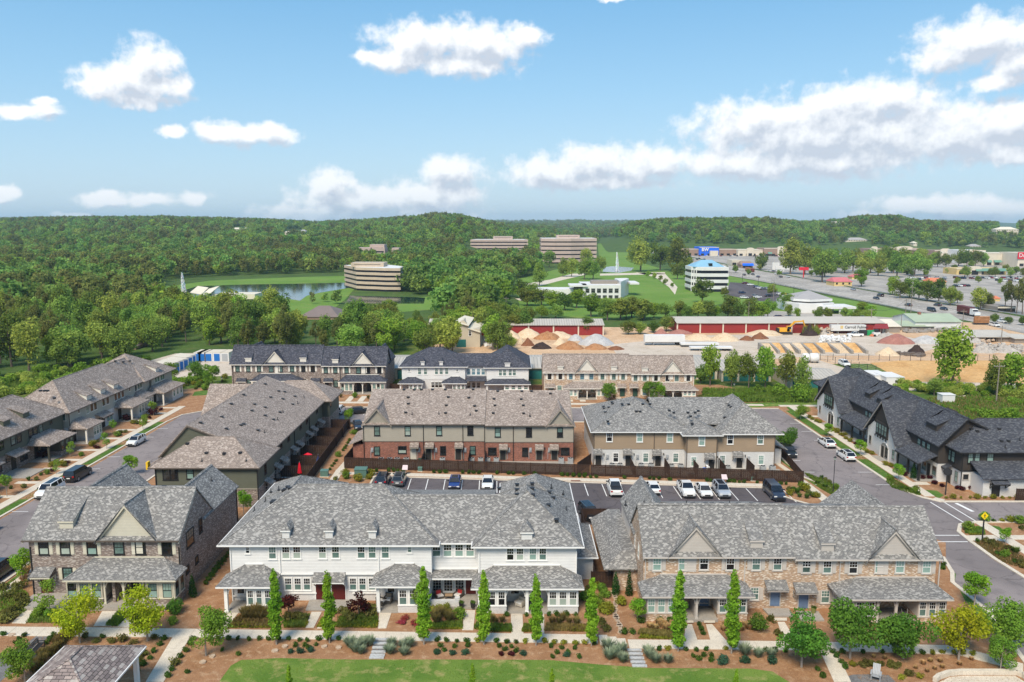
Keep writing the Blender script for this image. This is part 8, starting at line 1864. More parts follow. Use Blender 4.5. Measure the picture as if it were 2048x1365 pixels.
T=shop(Q2,286,570,108,216,'store_blue','bright blue big box store front with white lettering',Y=1005); text(T,'BW',5.5,Vec((ax(Q2(365,160),1005),1004.,az(Q2(365,165),1005)))-T.location,0,'paint_white',.1,bold=.15)
part('entrance',BX(ax(Q2(435,200),1003),ax(Q2(550,200),1003),1000,1004.9,0,6.5),SCR,T)
shop(Q2,571,848,138,215,SBR,'long brown store right of the blue store',Y=1008)
shop(Q2,849,1230,145,212,SCR,'cream store with arched entrance in the far row',Y=1000,ped=(975,1080,115))
shop(Q2,1231,1700,125,212,SBR,'brown store with pediment and green awning in the far row',Y=995,ped=(1425,1530,95),awn=[(1280,1340)])
T=shop(Q2,1701,1900,122,212,CW,'white store with green pyramid roof at the end of the far row',Y=985); x0=ax(Q2(1800,100),980); x1=ax(Q2(1900,100),980); zt=az(Q2(1850,80),985); zb_=az(Q2(1850,118),985)
m=MB(); c=[(x0,980,zb_),(x1,980,zb_),(x1,992,zb_),(x0,992,zb_)]; 
for i in range(4): m.poly([c[i],c[(i+1)%4],((x0+x1)/2,986,zt)])
part('pyramid_roof',m,'roof_green',T)
shop(Q3,0,300,120,205,SBR,'brown stores with green awning at the left of the right retail row',Y=900,ped=(15,95,88),awn=[(130,280)])
shop(Q3,301,640,110,215,SBR,'brown store with blue oval logo in the right retail row',Y=880,ped=(350,560,85),sign=('BED BATH & BEYOND',2.1,480,140,'paint_white'))
shop(Q3,641,860,140,228,SBR,'brown shops with green awnings left of the craft store',Y=855,awn=[(620,740),(760,850)])
shop(Q3,861,1235,142,238,SBR,'brown craft store with curved pediment and white lettering',Y=835,ped=(935,1060,115),awn=[(1135,1225)],sign=('Michaels',3.2,990,178,'paint_white'))
shop(Q3,1236,1540,140,250,CW,'white department store with stepped front and red lettering',Y=805,ped=(1310,1440,130),sign=('Stein\nMart',2.4,1380,165,'sign_red'))
shop(Q3,1541,1975,178,265,SCR,'cream shops with three green awnings at the right end of the row',Y=775,awn=[(1550,1610),(1640,1740),(1760,1860)])
T=shop(Q3,1976,2300,175,285,SCR,'store with large red sign at the right edge',Y=750); part('sign_panel',BX(ax(Q3(1982,180),748),ax(Q3(2200,180),748),749,749.9,az(Q3(1982,255),749),az(Q3(1982,172),749)+.4),'sign_red',T); text(T,'Dr',5.2,Vec((ax(Q3(2030,180),748),748.5,az(Q3(1982,232),748)))-T.location,0,'paint_white',.1)
shop(V5,0,700,420,465,CW,'long white flat roofed store row behind the highway trees',d=40,Y=760,awn=[(220,260)])
shop(V5,1405,1880,515,575,'store_yellow','low yellow strip of shops with green awning in the large parking lot',d=20,ped=(1510,1640,490),awn=[(1570,1860)])
T=shop(Q5,190,345,165,250,SCR,'cream restaurant with brown roof beside the highway',d=18); T=roofhouse(Q5,330,525,235,180,290,SBR,SBR,'brown restaurant with bright blue awning roof by the highway',d=14,inset=.08); 
q=at(Q5(430,290)); part('blue_awning',MB().slab([(ax(Q5(340,260),q[1]),q[1]-4,2.6),(ax(Q5(520,260),q[1]),q[1]-4,2.6),(ax(Q5(520,260),q[1]),q[1]-.1,4.4),(ax(Q5(350,260),q[1]),q[1]-.1,4.4)],.2),'store_blue',T)
roofhouse(V5,230,410,640,598,685,'roof_pink','store_yellow','yellow restaurant with pinkish red roof beside the highway',d=14,inset=.12); roofhouse(V5,400,520,592,566,620,'roof_pink','store_yellow','small pink roof behind the yellow restaurant',d=8,inset=.3)
roofhouse(V5,1160,1310,640,603,668,'roof_peach','store_yellow','orange roofed building behind the highway pines',d=12,inset=.1); roofhouse(V5,1755,1830,800,775,830,'roof_peach','store_yellow','small orange roof between the right pines',d=8,inset=.1); shop(Q7,1740,1950,320,385,WG,'grey fenced enclosure under the right pines',d=12)
# tall signs
def pylon(fn,x,yb,yt,w,hh,mat,pm,label):
 X,Y=at(fn(x,yb)); zt=az(fn(x,yt),Y); T=thing('pylon_sign',label,'sign',(X,Y,0)); ob('post',BX(-.3,.3,-.3,.3,0,zt-hh).mesh('post',pm),T); ob('sign_panel',BX(-w/2,w/2,-.4,.4,zt-hh,zt).mesh('sign_panel',mat),T)
pylon(Q5,1312,450,275,7,2.2,'sign_red','sign_red','tall red T shaped sign beside the highway'); pylon(Q5,875,335,200,6,8,CW,CW,'white tall sign board behind the highway'); pylon(Q5,1000,340,255,14,3,CW,CW,'low white sign canopy beside the white sign board')
# ---- round roofed white building
YH=362.; hx=lambda x:ax(Q5(x,800),YH); hz_=lambda y:az(Q5(1400,y),YH)
T=thing('white_hall','white hall with grey faceted pyramid roof and flat entrance canopy beside the highway','building',(hx(1450),YH,0))
part('wall',MB().prism([(hx(1100),YH+4),(hx(1200),YH-4),(hx(1560),YH-5),(hx(1800),YH),(hx(1810),YH+20),(hx(1120),YH+20)],'z',0,hz_(835)),CW,T)
part('clerestory',MB().prism([(hx(1190),YH+2),(hx(1400),YH-2),(hx(1750),YH+2),(hx(1760),YH+18),(hx(1200),YH+18)],'z',hz_(835),hz_(815)),GD,T)
up=[(hx(1180),YH+2),(hx(1380),YH-3),(hx(1785),YH+1),(hx(1790),YH+19),(hx(1190),YH+19)]; part('fascia',MB().prism(up,'z',hz_(812),hz_(775)),CW,T)
m=MB(); ap=(hx(1500),YH+9,az(Q5(1500,640),YH+9))
for i in range(5): p_,q_=up[i],up[(i+1)%5]; m.poly([(p_[0],p_[1],hz_(774)),(q_[0],q_[1],hz_(774)),ap])
part('pyramid_roof',m,'roof_grey',T); part('canopy',BX(hx(1500),hx(2020),YH-9,YH+4,hz_(900),hz_(865)),CW,T)
for x in (1570,1780,1990): part('column',BX(hx(x)-.3,hx(x)+.3,YH-8.5,YH-7.9,0,hz_(900)),CW,T)
part('doorway',BX(hx(1590),hx(1700),YH-5.2,YH-5,0,2.6),GD,T)
# ---- sheds, yard
def shed(x0,x1,y0,y1,ze,zr,roof,wall,label,name='storage_shed',cat='shed',doors=None,dm=None,rz=0.,flat=True):
 T=thing(name,label,cat,((x0+x1)/2,y0,0)); ym=(y0+y1)/2
 part('wall',MB().prism([(y0,0),(y1,0),(y1,ze-.1),(ym,zr-.15),(y0,ze-.1)],'x',x0,x1),wall,T)
 part('roof',MB().slab([(x0-.4,y0-.6,ze-.05),(x1+.4,y0-.6,ze-.05),(x1+.4,ym,zr),(x0-.4,ym,zr)],.15).slab([(x0-.4,ym,zr),(x1+.4,ym,zr),(x1+.4,y1+.6,ze-.05),(x0-.4,y1+.6,ze-.05)],.14),roof,T)
 if doors:
  n=doors; 
  for i in range(n): a=x0+(x1-x0)*(i+.5)/n; w=(x1-x0)/n*.42; part('bay_door',BX(a-w,a+w,y0-.08,y0-.01,.1,ze-.7),dm,T)
  for i in range(n+1): a=x0+(x1-x0)*i/n; part('pilaster',BX(a-.25,a+.25,y0-.2,y0-.01,0,ze-.2),SCR,T)
 return T
bricks('ribbed_roof',(.50,.455,.39),(.44,.40,.34),(.27,.245,.21),.9,60,.07,None,.6,.5,amp=.08)
shed(-30,33,285,299,3.9,5.3,'ribbed_roof','shed_red','long red walled storage shed with tan metal roof behind the sand heaps at left',doors=7,dm='shed_red')
shed(61,137,291,307,3.9,5.3,'metal_roof','shed_red','longer red walled storage shed with tan roof behind the excavator',doors=9,dm='shed_red')
T=shed(-35,53,203,223,3.1,4.3,'ribbed_roof','wall_tan','long storage building with ribbed tan metal roof behind the far townhouses',doors=18,dm='door_teal')
shed(53.8,66,200,216,3.,4.,'ribbed_roof','wall_tan','storage building with ribbed roof half hidden by trees, right of the long one',doors=3,dm='door_teal'); shed(68,80,190,204,2.8,3.8,'ribbed_roof','wall_tan','storage building end with teal doors beside the two white tanks',doors=3,dm='door_teal')
YT=257.; tx=lambda x:ax(V3(x,1100),YT); tz=lambda y:az(V3(400,y),YT)
T=thing('tower_house','tall narrow tan metal building with stepped roofs left of the sand heaps','building',(tx(380),YT,0))
part('wall',BX(tx(275),tx(500),YT,YT+12,0,tz(1040)),'wall_tan',T); part('upper_wall',MB().prism([(tx(280),0),(tx(395),0),(tx(395),tz(1010)),(tx(355),tz(960)),(tx(280),tz(985))],'y',YT-.02,YT+9),'wall_tan',T)
part('roof',MB().slab([(tx(265),YT-.8,tz(965)),(tx(400),YT-.8,tz(1005)),(tx(435),YT+11,az(V3(435,935),YT+11)),(tx(345),YT+11,az(V3(345,915),YT+11))],.25),MRC,T)
part('roof',MB().slab([(tx(392),YT-.6,tz(1030)),(tx(505),YT-.6,tz(1065)),(tx(525),YT+12,az(V3(525,990),YT+12)),(tx(430),YT+12,az(V3(430,960),YT+12))],.25),MRC,T)
part('green_door',BX(tx(285),tx(372),YT-.1,YT-.03,.1,tz(1135)),'door_teal',T); window(T,'F',YT-.02,tx(410),tz(1102),.9,1.6,g=DDD)
# heaps
def pile(fn,x0,x1,yt,yb,mat,label,name='heap',cat='heap',depth=.75,seed=0,sharp=1.1,rough=.10,group=None):
 X0,Y=at(fn(x0,yb)); X1,_=at(fn(x1,yb)); r=(X1-X0)/2; dp=max(1.5,min(r*depth,9.)); Yc=Y+dp*.9; h=max(.5,aty(fn((x0+x1)/2,yt),Yc)[1]); m=MB(); N=26; M=9
 cx=(X0+X1)/2
 for j in range(M+1):
  t=j/M
  for i in range(N):
   a=2*pi*i/N; nz=1+.22*nz_(cos(a)*1.7+seed*3.1,sin(a)*1.7,seed)
   rr=t*nz; z=h*max(0,(1-t**sharp))*(1+rough*2*nz_(cos(a)*t*3+seed,sin(a)*t*3,5))-(.1 if j==M else 0)
   m.v.append((r*rr*cos(a),dp*rr*sin(a),z))
 for j in range(M):
  for i in range(N): k=(i+1)%N; m.f.append((j*N+i,j*N+k,(j+1)*N+k,(j+1)*N+i)) if j else m.f.append((i,(j+1)*N+k,(j+1)*N+i)) 
 m.f=[f[::-1] for f in m.f]
 o=ob(name,m.mesh(name,mat,smooth=True),None,(cx,Yc,0)); tag(o,label,cat,group); return o
PL=[(V3,640,900,1052,1130,SP_,'broad pale sand heap at the left end, before the red shed'),(V3,800,1080,1034,1125,SP_,'tallest pale sand heap before the left red shed'),(V3,1060,1380,1060,1130,SP_,'long low pale sand heap right of the tallest one'),
(V3,985,1250,1062,1142,'soil_orange','light brown earth heap before the pale sand'),(V3,830,920,1112,1178,SP_,'small sand heap left of the dark brown cone'),(V3,875,1005,1118,1198,'soil_brown','dark brown pointed cone at the left of the yard'),(V3,962,1160,1160,1226,'soil_black','blackish heap nearest the townhouse roofs'),(V3,1160,1300,1118,1190,SP_,'small pale cone between brown and grey heaps'),
(V3,1300,1450,1088,1152,'gravel_grey','smaller grey gravel heap'),(V3,1390,1745,1085,1198,'gravel_grey','largest grey gravel heap in the yard'),(V3,1185,1470,1150,1232,'soil_orange','reddish brown long heap behind the ribbed roof'),(V3,1440,1680,1172,1232,'soil_orange','orange low heap behind the ribbed roof'),(V3,1660,1830,1195,1236,'soil_brown','low brown heap left of the white trailer'),
(V4,325,490,1108,1178,'gravel_red','pointed dark red gravel heap'),(V4,470,740,1118,1170,'gravel_red','broad dark red gravel heap behind the white trailer'),(V4,630,960,1160,1230,SP_,'low sandy heap right of the white trailer'),(V4,890,1210,1150,1240,SP_,'ridged sand heap before the red wall'),(V4,1175,1330,1178,1232,'soil_brown','dark brown low heap, left of its pair'),(V4,1290,1470,1145,1218,'soil_brown','dark brown pointed heap, right of its pair'),(V4,1250,1640,1120,1185,SP_,'long sand heap under the excavator'),
(Q4,0,230,270,385,'rubble_grey','heap of pale broken concrete left of the lettered trailer'),(Q4,0,560,445,520,'rubble_grey','long line of rubble along the bunkers'),(Q4,1100,1560,320,440,'rubble_grey','pale cone of gravel right of the skid loader'),(Q4,1180,1880,350,560,'gravel_red','wide pinkish gravel heap beside the white one'),(Q7,760,1180,655,760,'gravel_grey','wide flat whitish heap right of the pink one'),
(Q7,330,640,790,900,SP_,'low sand cone before the pink gravel'),(Q7,710,920,775,865,'soil_black','dark tangled timber heap'),(Q7,1200,1700,650,750,'rubble_grey','long stone bank before the pole barn'),(Q7,1480,1760,775,870,'rubble_grey','stone heap at right behind the big tree'),(Q7,1720,2100,780,870,'rubble_grey','dark stone bank at the right edge'),(V3,550,640,1110,1200,'rubble_grey','pale rubble heap beside the tan tower'),(V3,640,720,1140,1205,'rubble_grey','second pale rubble heap beside the dark shrub')]
for i,(fn,a,b,t,e,mt,lb) in enumerate(PL): pile(fn,a,b,t,e,mt,lb,seed=i,rough=.35 if 'rub' in mt or 'timber' in lb else .12,sharp=1.05 if 'cone' in lb or 'pointed' in lb else 1.5)
def rubble(fn,poly,n,mat,label,s=.35,seed=0,h=1.):
 r=random.Random(seed); P=[at(fn(*p)) for p in poly]; m=MB(); xs=[p[0] for p in P]; ys=[p[1] for p in P]; c=0
 while c<n:
  x=r.uniform(min(xs),max(xs)); y=r.uniform(min(ys),max(ys)); ins=False; j=len(P)-1
  for i in range(len(P)):
   if (P[i][1]>y)!=(P[j][1]>y) and x<(P[j][0]-P[i][0])*(y-P[i][1])/(P[j][1]-P[i][1])+P[i][0]: ins=not ins
   j=i
  if ins: q=s*r.uniform(.5,1.4); z=h*r.random()**2; m.slab([(x-q,y-q*.6,z+q*r.random()),(x+q*.8,y-q*.7,z+q*r.random()),(x+q,y+q*.7,z+q),(x-q*.9,y+q*.6,z+q*r.random())],q*.7); c+=1
 o=struct('rubble',m,mat,label,kind='stuff')
rubble(Q4,[(0,450),(250,440),(560,480),(560,520),(0,520)],160,CW,'broken concrete along the bunkers',.5,1,1.2); rubble(Q4,[(10,330),(200,300),(235,385),(0,385)],90,'rock_pale','broken concrete heap',.5,2,2.2); rubble(Q7,[(1200,660),(1420,655),(1700,740),(1600,755),(1250,690)],160,'rock_pale','broken stone bank',.5,3,1.2); rubble(Q7,[(1480,780),(1700,790),(2048,800),(2048,860),(1560,865)],200,'rubble_grey','stone banks at right',.5,4,1.2); rubble(V3,[(550,1120),(640,1130),(720,1150),(720,1200),(550,1200)],110,CW,'pale rubble by the tan tower',.45,5,1.8)
rubble(Q7,[(500,870),(880,900),(820,910),(560,885)],60,'bark','scattered old timber in the yard',.7,6,.3); rubble(Q7,[(620,600),(1300,590),(1320,620),(640,630)],110,WG,'stacked timber before the white barn',.7,7,.6)
pile(V4,1770,1950,1075,1185,'soil_black','dark brush heap under the excavator arm',seed=77,rough=.4); tufts('brush',[at(V4(*p)) for p in ((1780,1180),(1950,1180),(1900,1130),(1830,1120))],900,'leaf_forest',3.0,.12,8,'tangled brush',spread=1.2)
# bunkers
YBk=252.; kx=lambda x,Y=YBk:ax(Q6(x,240),Y); zt=az(Q6(900,236),YBk)
T=thing('storage_bunker','row of open block bunkers holding sand, seen from the front','bunker',(kx(1100),YBk,0)); part('back_wall',BX(kx(600),kx(1600),YBk,YBk+.8,0,zt),'bunker_block',T)
Yf=at(Q6(1135,352))[1]; fxs=[kx(610)]+[at(Q6(x,y))[0] for x,y in ((775,335),(893,342),(1018,350),(1135,352),(1260,348),(1388,340),(1510,332),(1640,325))]
for i,xx in enumerate(fxs): part('divider',MB().prism([(Yf,0),(Yf,1.1),(YBk-.01,zt),(YBk-.01,0)],'x',xx-.35,xx+.35),'bunker_block',T)
for i in range(8): o=ob('sand_fill',MB().prism([(Yf+1+(i%3),0),(YBk-.02,2.1+.2*(i%2)),(YBk-.02,0)],'x',fxs[i]+.36,fxs[i+1]-.36).mesh('sand_fill',(SP_,'dirt_orange',SP_,SP_,'dirt_orange','dirt_orange',SP_,'dirt_orange')[i]),T,Vec((0,0,0))-T.location)
def trailer(fn,x0,x1,yt,yb,label,txt=None,cat='trailer',h0=1.2):
 X0,Y=at(fn(x0,yb)); X1=at(fn(x1,yb))[0]; h=az(fn(x0,yt),Y); T=thing('semi_trailer',label,cat,((X0+X1)/2,Y,0)); L=(X1-X0)
 pb('box',BX(-L/2,L/2,0,2.5,h0,h),CW,T); pb('frame',BX(-L/2+.3,L/2-.2,.4,2.1,h0-.25,h0-.01),MD,T)
 for sx in (L/2-1.2,L/2-2.4):
  for yy in (.15,2.35): w=pb('wheel',MB().tube([(0,-.14,0),(0,.14,0)],.5,12),'tyre',T,(sx,yy,.5))
 pb('landing_leg',BX(-L*.28-.08,-L*.28+.08,.3,.45,0,h0-.26),MG,T); pb('landing_leg',BX(-L*.28-.08,-L*.28+.08,2.,2.15,0,h0-.26),MG,T)
 if txt:
  t=text(T,txt,1.45,(-.2,-.04,h0+.9),0,'text_dark',.02,bold=.02,align='LEFT'); t.location.x=-L*.12; pb('emblem',BX(-L*.24,-L*.16,-.03,-.005,h0+.8,h0+1.9),'store_yellow',T)
 return T
trailer(V4,240,632,1175,1277,'long white semi trailer parked in the yard between grey heap and sand'); trailer(Q4,205,850,192,360,'white semi trailer lettered Carroll Fulmer before the red shed','Carroll Fulmer')
trailer(V6,-60,205,235,262,'low white trailer behind the long ribbed roof, nearer of two',h0=.8); trailer(V6,-120,120,212,238,'white trailer behind the long ribbed roof, farther of two',h0=.8)
# excavator
X,Y=at(V4(1625,1172)); T=thing('excavator','yellow tracked excavator working on the brush heap before the red shed','excavator',(X,Y,0)); 
for yy in (0,2.3): pb('track',MB().prism([(-2.2,.25),(-1.8,0),(1.8,0),(2.2,.25),(2.2,.7),(1.8,.95),(-1.8,.95),(-2.2,.7)],'y',yy,yy+.6),MD,T)
pb('house',BX(-2.6,1.1,.1,2.8,1.1,2.4),'machine_yellow',T); pb('counterweight',BX(-3.2,-2.6,.3,2.6,1.1,2.3),MD,T)
cb=pb('cab',BX(.1,1.5,.1,1.2,1.2,3.2),'machine_yellow',T); pb('cab_window',BX(.25,1.52,.06,1.1,2.1,3.0),GD,cb)
bm=pb('boom',MB().tube([(.8,1.6,2.0),(3.2,1.6,4.6),(6.6,1.6,4.9)],[.38,.42,.28],4),'machine_yellow',T); ar=pb('arm',MB().tube([(6.2,1.6,5.2),(7.6,1.6,1.8)],[.30,.18],4),'machine_yellow',T); pb('bucket',MB().prism([(7.2,1.8),(8.,1.7),(7.8,.6),(7.0,.7)],'y',1.1,2.1),MD,T); pb('ram',MB().tube([(1.4,1.6,2.2),(3.8,1.6,4.2)],.1,5),MG,bm)
X,Y=at(Q4(655,408)); car('pickup',KW,X,Y,-D90,'white crew pickup in front of the lettered trailer')
X,Y=at(Q4(880,395)); T=thing('dumpster','bright green roll off bin with dark half beside the white pickup','dumpster',(X,Y,0)); pb('shell',BX(.0,3,-.0,2,.2,1.9),'dumpster_green',T); pb('dark_half',BX(-2.2,-.02,.2,2,.2,2.),MD,T); [pb('rib',BX(a,a+.12,-.08,-.005,.2,1.9),'dumpster_green',T) for a in (.2,1.1,2.,2.8)]
X,Y=at(Q4(1060,412)); T=thing('skid_loader','white and orange skid loader beside the green bin','loader',(X,Y,0)); pb('body',BX(-1.2,1.2,0,1.6,.4,1.6),CW,T); pb('cab',BX(-.5,.6,.1,1.5,1.6,2.6),MD,T); [pb('wheel',MB().tube([(sx,-.1,.45),(sx,.25,.45)],.45,10),'tyre',T) for sx in (-.8,.8)]; pb('bucket',MB().prism([(-2,.1),(-1.3,.1),(-1.2,.9),(-2,.3)],'y',-.1,1.7),'roof_peach',T)
# farm sheds on the right
def gshed(fn,l,r,ye,yt,yb,roof,wall,label,d=14,gx=None,open_=False,Y=None):
 Y=Y or at(fn((l+r)/2,yb))[1]; x0=ax(fn(l,ye),Y); x1=ax(fn(r,ye),Y); ze=max(1.8,az(fn(l,ye),Y)); zr=az(fn(l,yt),Y+d/2)
 T=thing('farm_shed',label,'shed',((x0+x1)/2,Y,0))
 if open_: [part('post',BX(x0+(x1-x0)*i/7-.1,x0+(x1-x0)*i/7+.1,Y,Y+.2,0,ze-.1),'wood_pole',T) for i in range(8)]; part('back_wall',BX(x0,x1,Y+d-.3,Y+d,0,ze-.1),WG,T); part('end_wall',BX(x1-6,x1,Y+.3,Y+d-.4,0,ze-.15),WG,T)
 else: part('wall',MB().prism([(Y,0),(Y+d,0),(Y+d,ze-.1),(Y+d/2,zr-.2),(Y,ze-.1)],'x',x0+.3,x1-.3),wall,T)
 part('roof',MB().slab([(x0,Y-.5,ze-.1),(x1,Y-.5,ze-.1),(x1,Y+d/2,zr),(x0,Y+d/2,zr)],.15).slab([(x0,Y+d/2,zr),(x1,Y+d/2,zr),(x1,Y+d+.5,ze-.1),(x0,Y+d+.5,ze-.1)],.14),roof,T); return T
gshed(Q7,230,600,545,460,600,MRC,WG,'open shed with cream roof and red lean-to right of the lettered trailer',d=16,Y=292); X,Y=at(Q7(380,600)); T=thing('lean_to','red roofed lean-to in front of the cream shed','shed',(X,287,0)); part('roof',MB().slab([(ax(Q7(270,550),285),285,2.6),(ax(Q7(460,550),285),285,2.6),(ax(Q7(440,520),291),291,3.6),(ax(Q7(300,520),291),291,3.6)],.15),'shed_red',T); [part('post',BX(ax(Q7(q,560),285.3)-.1,ax(Q7(q,560),285.3)+.1,285.2,285.4,0,2.5),'wood_pole',T) for q in (280,365,450)]
gshed(Q7,560,890,555,480,595,'roof_green',WG,'pale green roofed shed between the cream shed and the white barn',d=14); gshed(Q7,720,1000,570,550,600,'roof_green',WG,'low green roofed lean-to before the white barn',d=5)
T=gshed(Q7,760,1320,490,395,590,'roof_green',CW,'white barn with pale green roof at the edge of the highway',d=18); part('chimney',BX(ax(Q7(815,400),T.location.y+8)-.5,ax(Q7(815,400),T.location.y+8)+.5,T.location.y+7.5,T.location.y+8.5,3,az(Q7(815,378),T.location.y+8)),'brick_red',T)
gshed(Q7,1430,1960,668,590,735,'metal_roof',WG,'long open pole barn with tan roof at right',d=18,open_=True); gshed(Q7,1930,2150,690,640,750,'metal_roof',WG,'grey timber shed with red door at the right edge',d=12)
# trucks on the highway
X,Y=at(Q7(1410,425)); T=thing('dump_truck','white cab truck with dark red dump body on the highway at right','truck',(X,Y,.13),math.atan2(hd.y,hd.x)); pb('dump_body',MB().prism([(-8,1.1),(1,1.1),(1.2,3.6),(-8.2,3.9)],'y',-1.3,1.3),'truck_brown',T); pb('cab',MB().prism([(1.6,.7),(5.6,.7),(5.6,1.9),(3.9,2.1),(3.4,3.2),(1.6,3.3)],'y',-1.2,1.2),KW,T); pb('windscreen',MB().slab([(3.42,-1.1,3.1),(3.42,1.1,3.1),(3.95,1.1,2.2),(3.95,-1.1,2.2)],.02),'glass_car',T)
for sx in (-7,-5.7,-1,.4,4.6): pb('wheel',MB().tube([(sx,-1.35,.5),(sx,1.35,.5)],.5,10),'tyre',T)
X,Y=at(Q7(1550,530)); T=thing('timber_stack','stack of brown logs on a trailer beside the highway','log stack',(X,Y,0)); [pb('log',MB().tube([(-3,.3*i,.9+.55*j),(3,.3*i+.1,.9+.55*j)],.27,6),'soil_orange',T) for i in range(3) for j in range(5)]; pb('trailer_bed',BX(-3.3,3.3,-.5,1.3,.4,.62),MD,T)
X,Y=at(Q5(470,348)); T=thing('camouflage_truck','long brown loaded truck on the highway near the blue awning','truck',(X,Y,.13),HANG); pb('load',BX(-9,5,-1.3,1.3,.9,3.2),'soil_orange',T); pb('cab',BX(5.4,8.4,-1.2,1.2,.5,3.0),'truck_brown',T); [pb('wheel',MB().tube([(sx,-1.3,.5),(sx,1.3,.5)],.5,8),'tyre',T) for sx in (-8,-6,3,7)]
cg='cars driving on the highway'
hc=[(Q7,40,125,'car_silver'),(Q7,355,200,KB_),(Q7,310,232,'car_darkblue'),(Q7,685,312,KB_),(Q7,960,375,KB_),(Q7,1028,312,KB_),(Q7,1105,360,'car_darkblue'),(Q5,382,408,KB_),(Q5,520,402,'car_grey'),(Q5,598,438,'car_darkblue'),(Q5,888,395,KW),(Q5,955,440,KB_),(Q5,1072,440,KW)]
for i,(fn,x,y,c) in enumerate(hc): X,Y=at(fn(x,y)); car('big' if i in(1,4) else 'sedan',c,X,Y,HANG+D90+(pi if i%2 else 0),'car driving along the wide highway',cg,name='car',z=.13)
for i in range(26):
 t=rnd(); px=1225+t*190; py=487+(px-1215)/245*45*.93+ru(-1,3); X,Y=at((px,py)); car('sedan',rch([KW,KB_,'car_silver','car_grey']),X,Y,HANG+D90,'car far up the highway beyond the park','cars far up the highway',simple=True,name='car',z=.13)
lot=[(Q5,400,540,'car_maroon'),(Q5,480,565,KW),(Q5,575,598,'car_navy'),(Q5,612,612,'car_silver'),(Q5,650,622,KW),(Q5,690,635,'car_grey'),(Q5,730,625,'car_silver'),(Q5,950,715,KW),(Q5,1030,725,'paint_yellow'),(Q5,1105,738,KW),(Q5,345,692,'car_navy'),(Q5,765,742,KB_),(Q5,930,1082,'car_maroon'),(Q5,380,770,KW),(Q5,590,765,KW),(Q5,560,745,'car_grey')]
for i,(fn,x,y,c) in enumerate(lot): X,Y=at(fn(x,y)); car('sedan',c,X,Y,1.9,'car parked in the lot beside the blue roofed office','cars parked by the blue roofed office',name='parked_car',z=.11)
def lotcars(fn,poly,n,label,group,z=.10,seed=1):
 r=random.Random(seed); xs=[p[0] for p in poly]; ys=[p[1] for p in poly]; rows=sorted({round(r.uniform(min(ys),max(ys)),1) for _ in range(max(2,n//9))})
 for i in range(n):
  x=r.uniform(min(xs),max(xs)); y=r.choice(rows); X,Y=at(fn(x,y)); X=round(X/2.9)*2.9
  car(r.choice(['sedan','suv','sedan','hatch']),r.choice([KW,KW,'car_silver',KB_,'car_grey','car_red','car_darkblue',KW]),X,Y,r.choice([0,pi])+r.uniform(-.05,.05),label,group,simple=True,name='parked_car',z=z)
lotcars(Q2,[(80,222),(1480,245)],44,'car parked before the far retail row','cars before the far retail row',seed=2); lotcars(V5,[(380,375),(760,402)],34,'car parked before the brown stores at left of the right retail row','cars before the brown stores',seed=3)
lotcars(V5,[(1680,428),(1930,455)],14,'car parked before the cream shops at right','cars before the cream shops',seed=4); lotcars(V5,[(1380,585),(2040,625)],26,'car parked by the yellow strip of shops','cars by the yellow shops',seed=5); lotcars(V5,[(1380,640),(1520,700)],9,'car parked left of the right pines','cars left of the right pines',seed=6); lotcars(V5,[(1720,630),(2040,665)],12,'car parked above the right pines','cars above the right pines',seed=7); lotcars(V5,[(930,605),(1340,630)],14,'car parked behind the highway trees','cars behind the highway trees',seed=8)
lotcars(Q5,[(740,340),(1180,352)],8,'car parked under the large trees beyond the highway','cars under the large trees',seed=9)
for p,c in ((Q7(1700,550),KW),(Q7(1790,505),KW),(Q7(1740,488),'car_grey'),(Y7(515,128),KW)): X,Y=at(p); car('suv',c,X,Y,HANG+D90,'vehicle parked at the right beside the timber yard','vehicles beside the timber yard',name='parked_car')
# white tanks, site cabins, box
for i,(a,b) in enumerate(((1060,1128),(1135,1225))):
 X0,Y=at(Q6(a,448)); X1=at(Q6(b,448))[0]; T=thing('tank',('left','right')[i]+' of two white tanks beside the fenced pad','tank',((X0+X1)/2,Y,0)); L=X1-X0; ob('shell',MB().tube([(-L/2,1.2,1.5),(-L/2+.3,1.2,1.5),(L/2-.3,1.2,1.5),(L/2,1.2,1.5)],[.9,1.35,1.35,.9],14).mesh('shell',CW,smooth=True),T); [pb('cradle',BX(s-.15,s+.15,.3,2.1,0,.6),MD,T) for s in (-L*.3,L*.3)]
for (a,b,yt,yb,lab) in ((850,995,205,295,'right white site cabin with small square windows behind the charcoal roofs'),(760,880,190,275,'left white site cabin behind the charcoal roofs')):
 X0,Y=at(Y7(a,yb)); X1=at(Y7(b,yb))[0]; h=az(Y7(a,yt+18),Y); T=thing('site_cabin',lab,'cabin',((X0+X1)/2,Y,0)); W=X1-X0; pb('shell',BX(-W/2,W/2,0,7,.2,h),CW,T); [pb('window',BX(-W/2+W*q-.25,-W/2+W*q+.25,-.05,-.005,1.,1.6),GD,T) for q in (.55,.66,.85,.93)]; pb('roof',BX(-W/2-.1,W/2+.1,-.1,7.1,h,h+.12),CW,T)
X,Y=at(Y7(1350,435)); T=thing('storage_box','small white storage box in the meadow behind the charcoal roof','storage box',(X,Y,0)); pb('shell',BX(-1.4,1.4,-.1,2.2,.1,2.0),CW,T); pb('lid',BX(-1.5,1.5,-.2,2.3,2.0,2.12),CW,T)
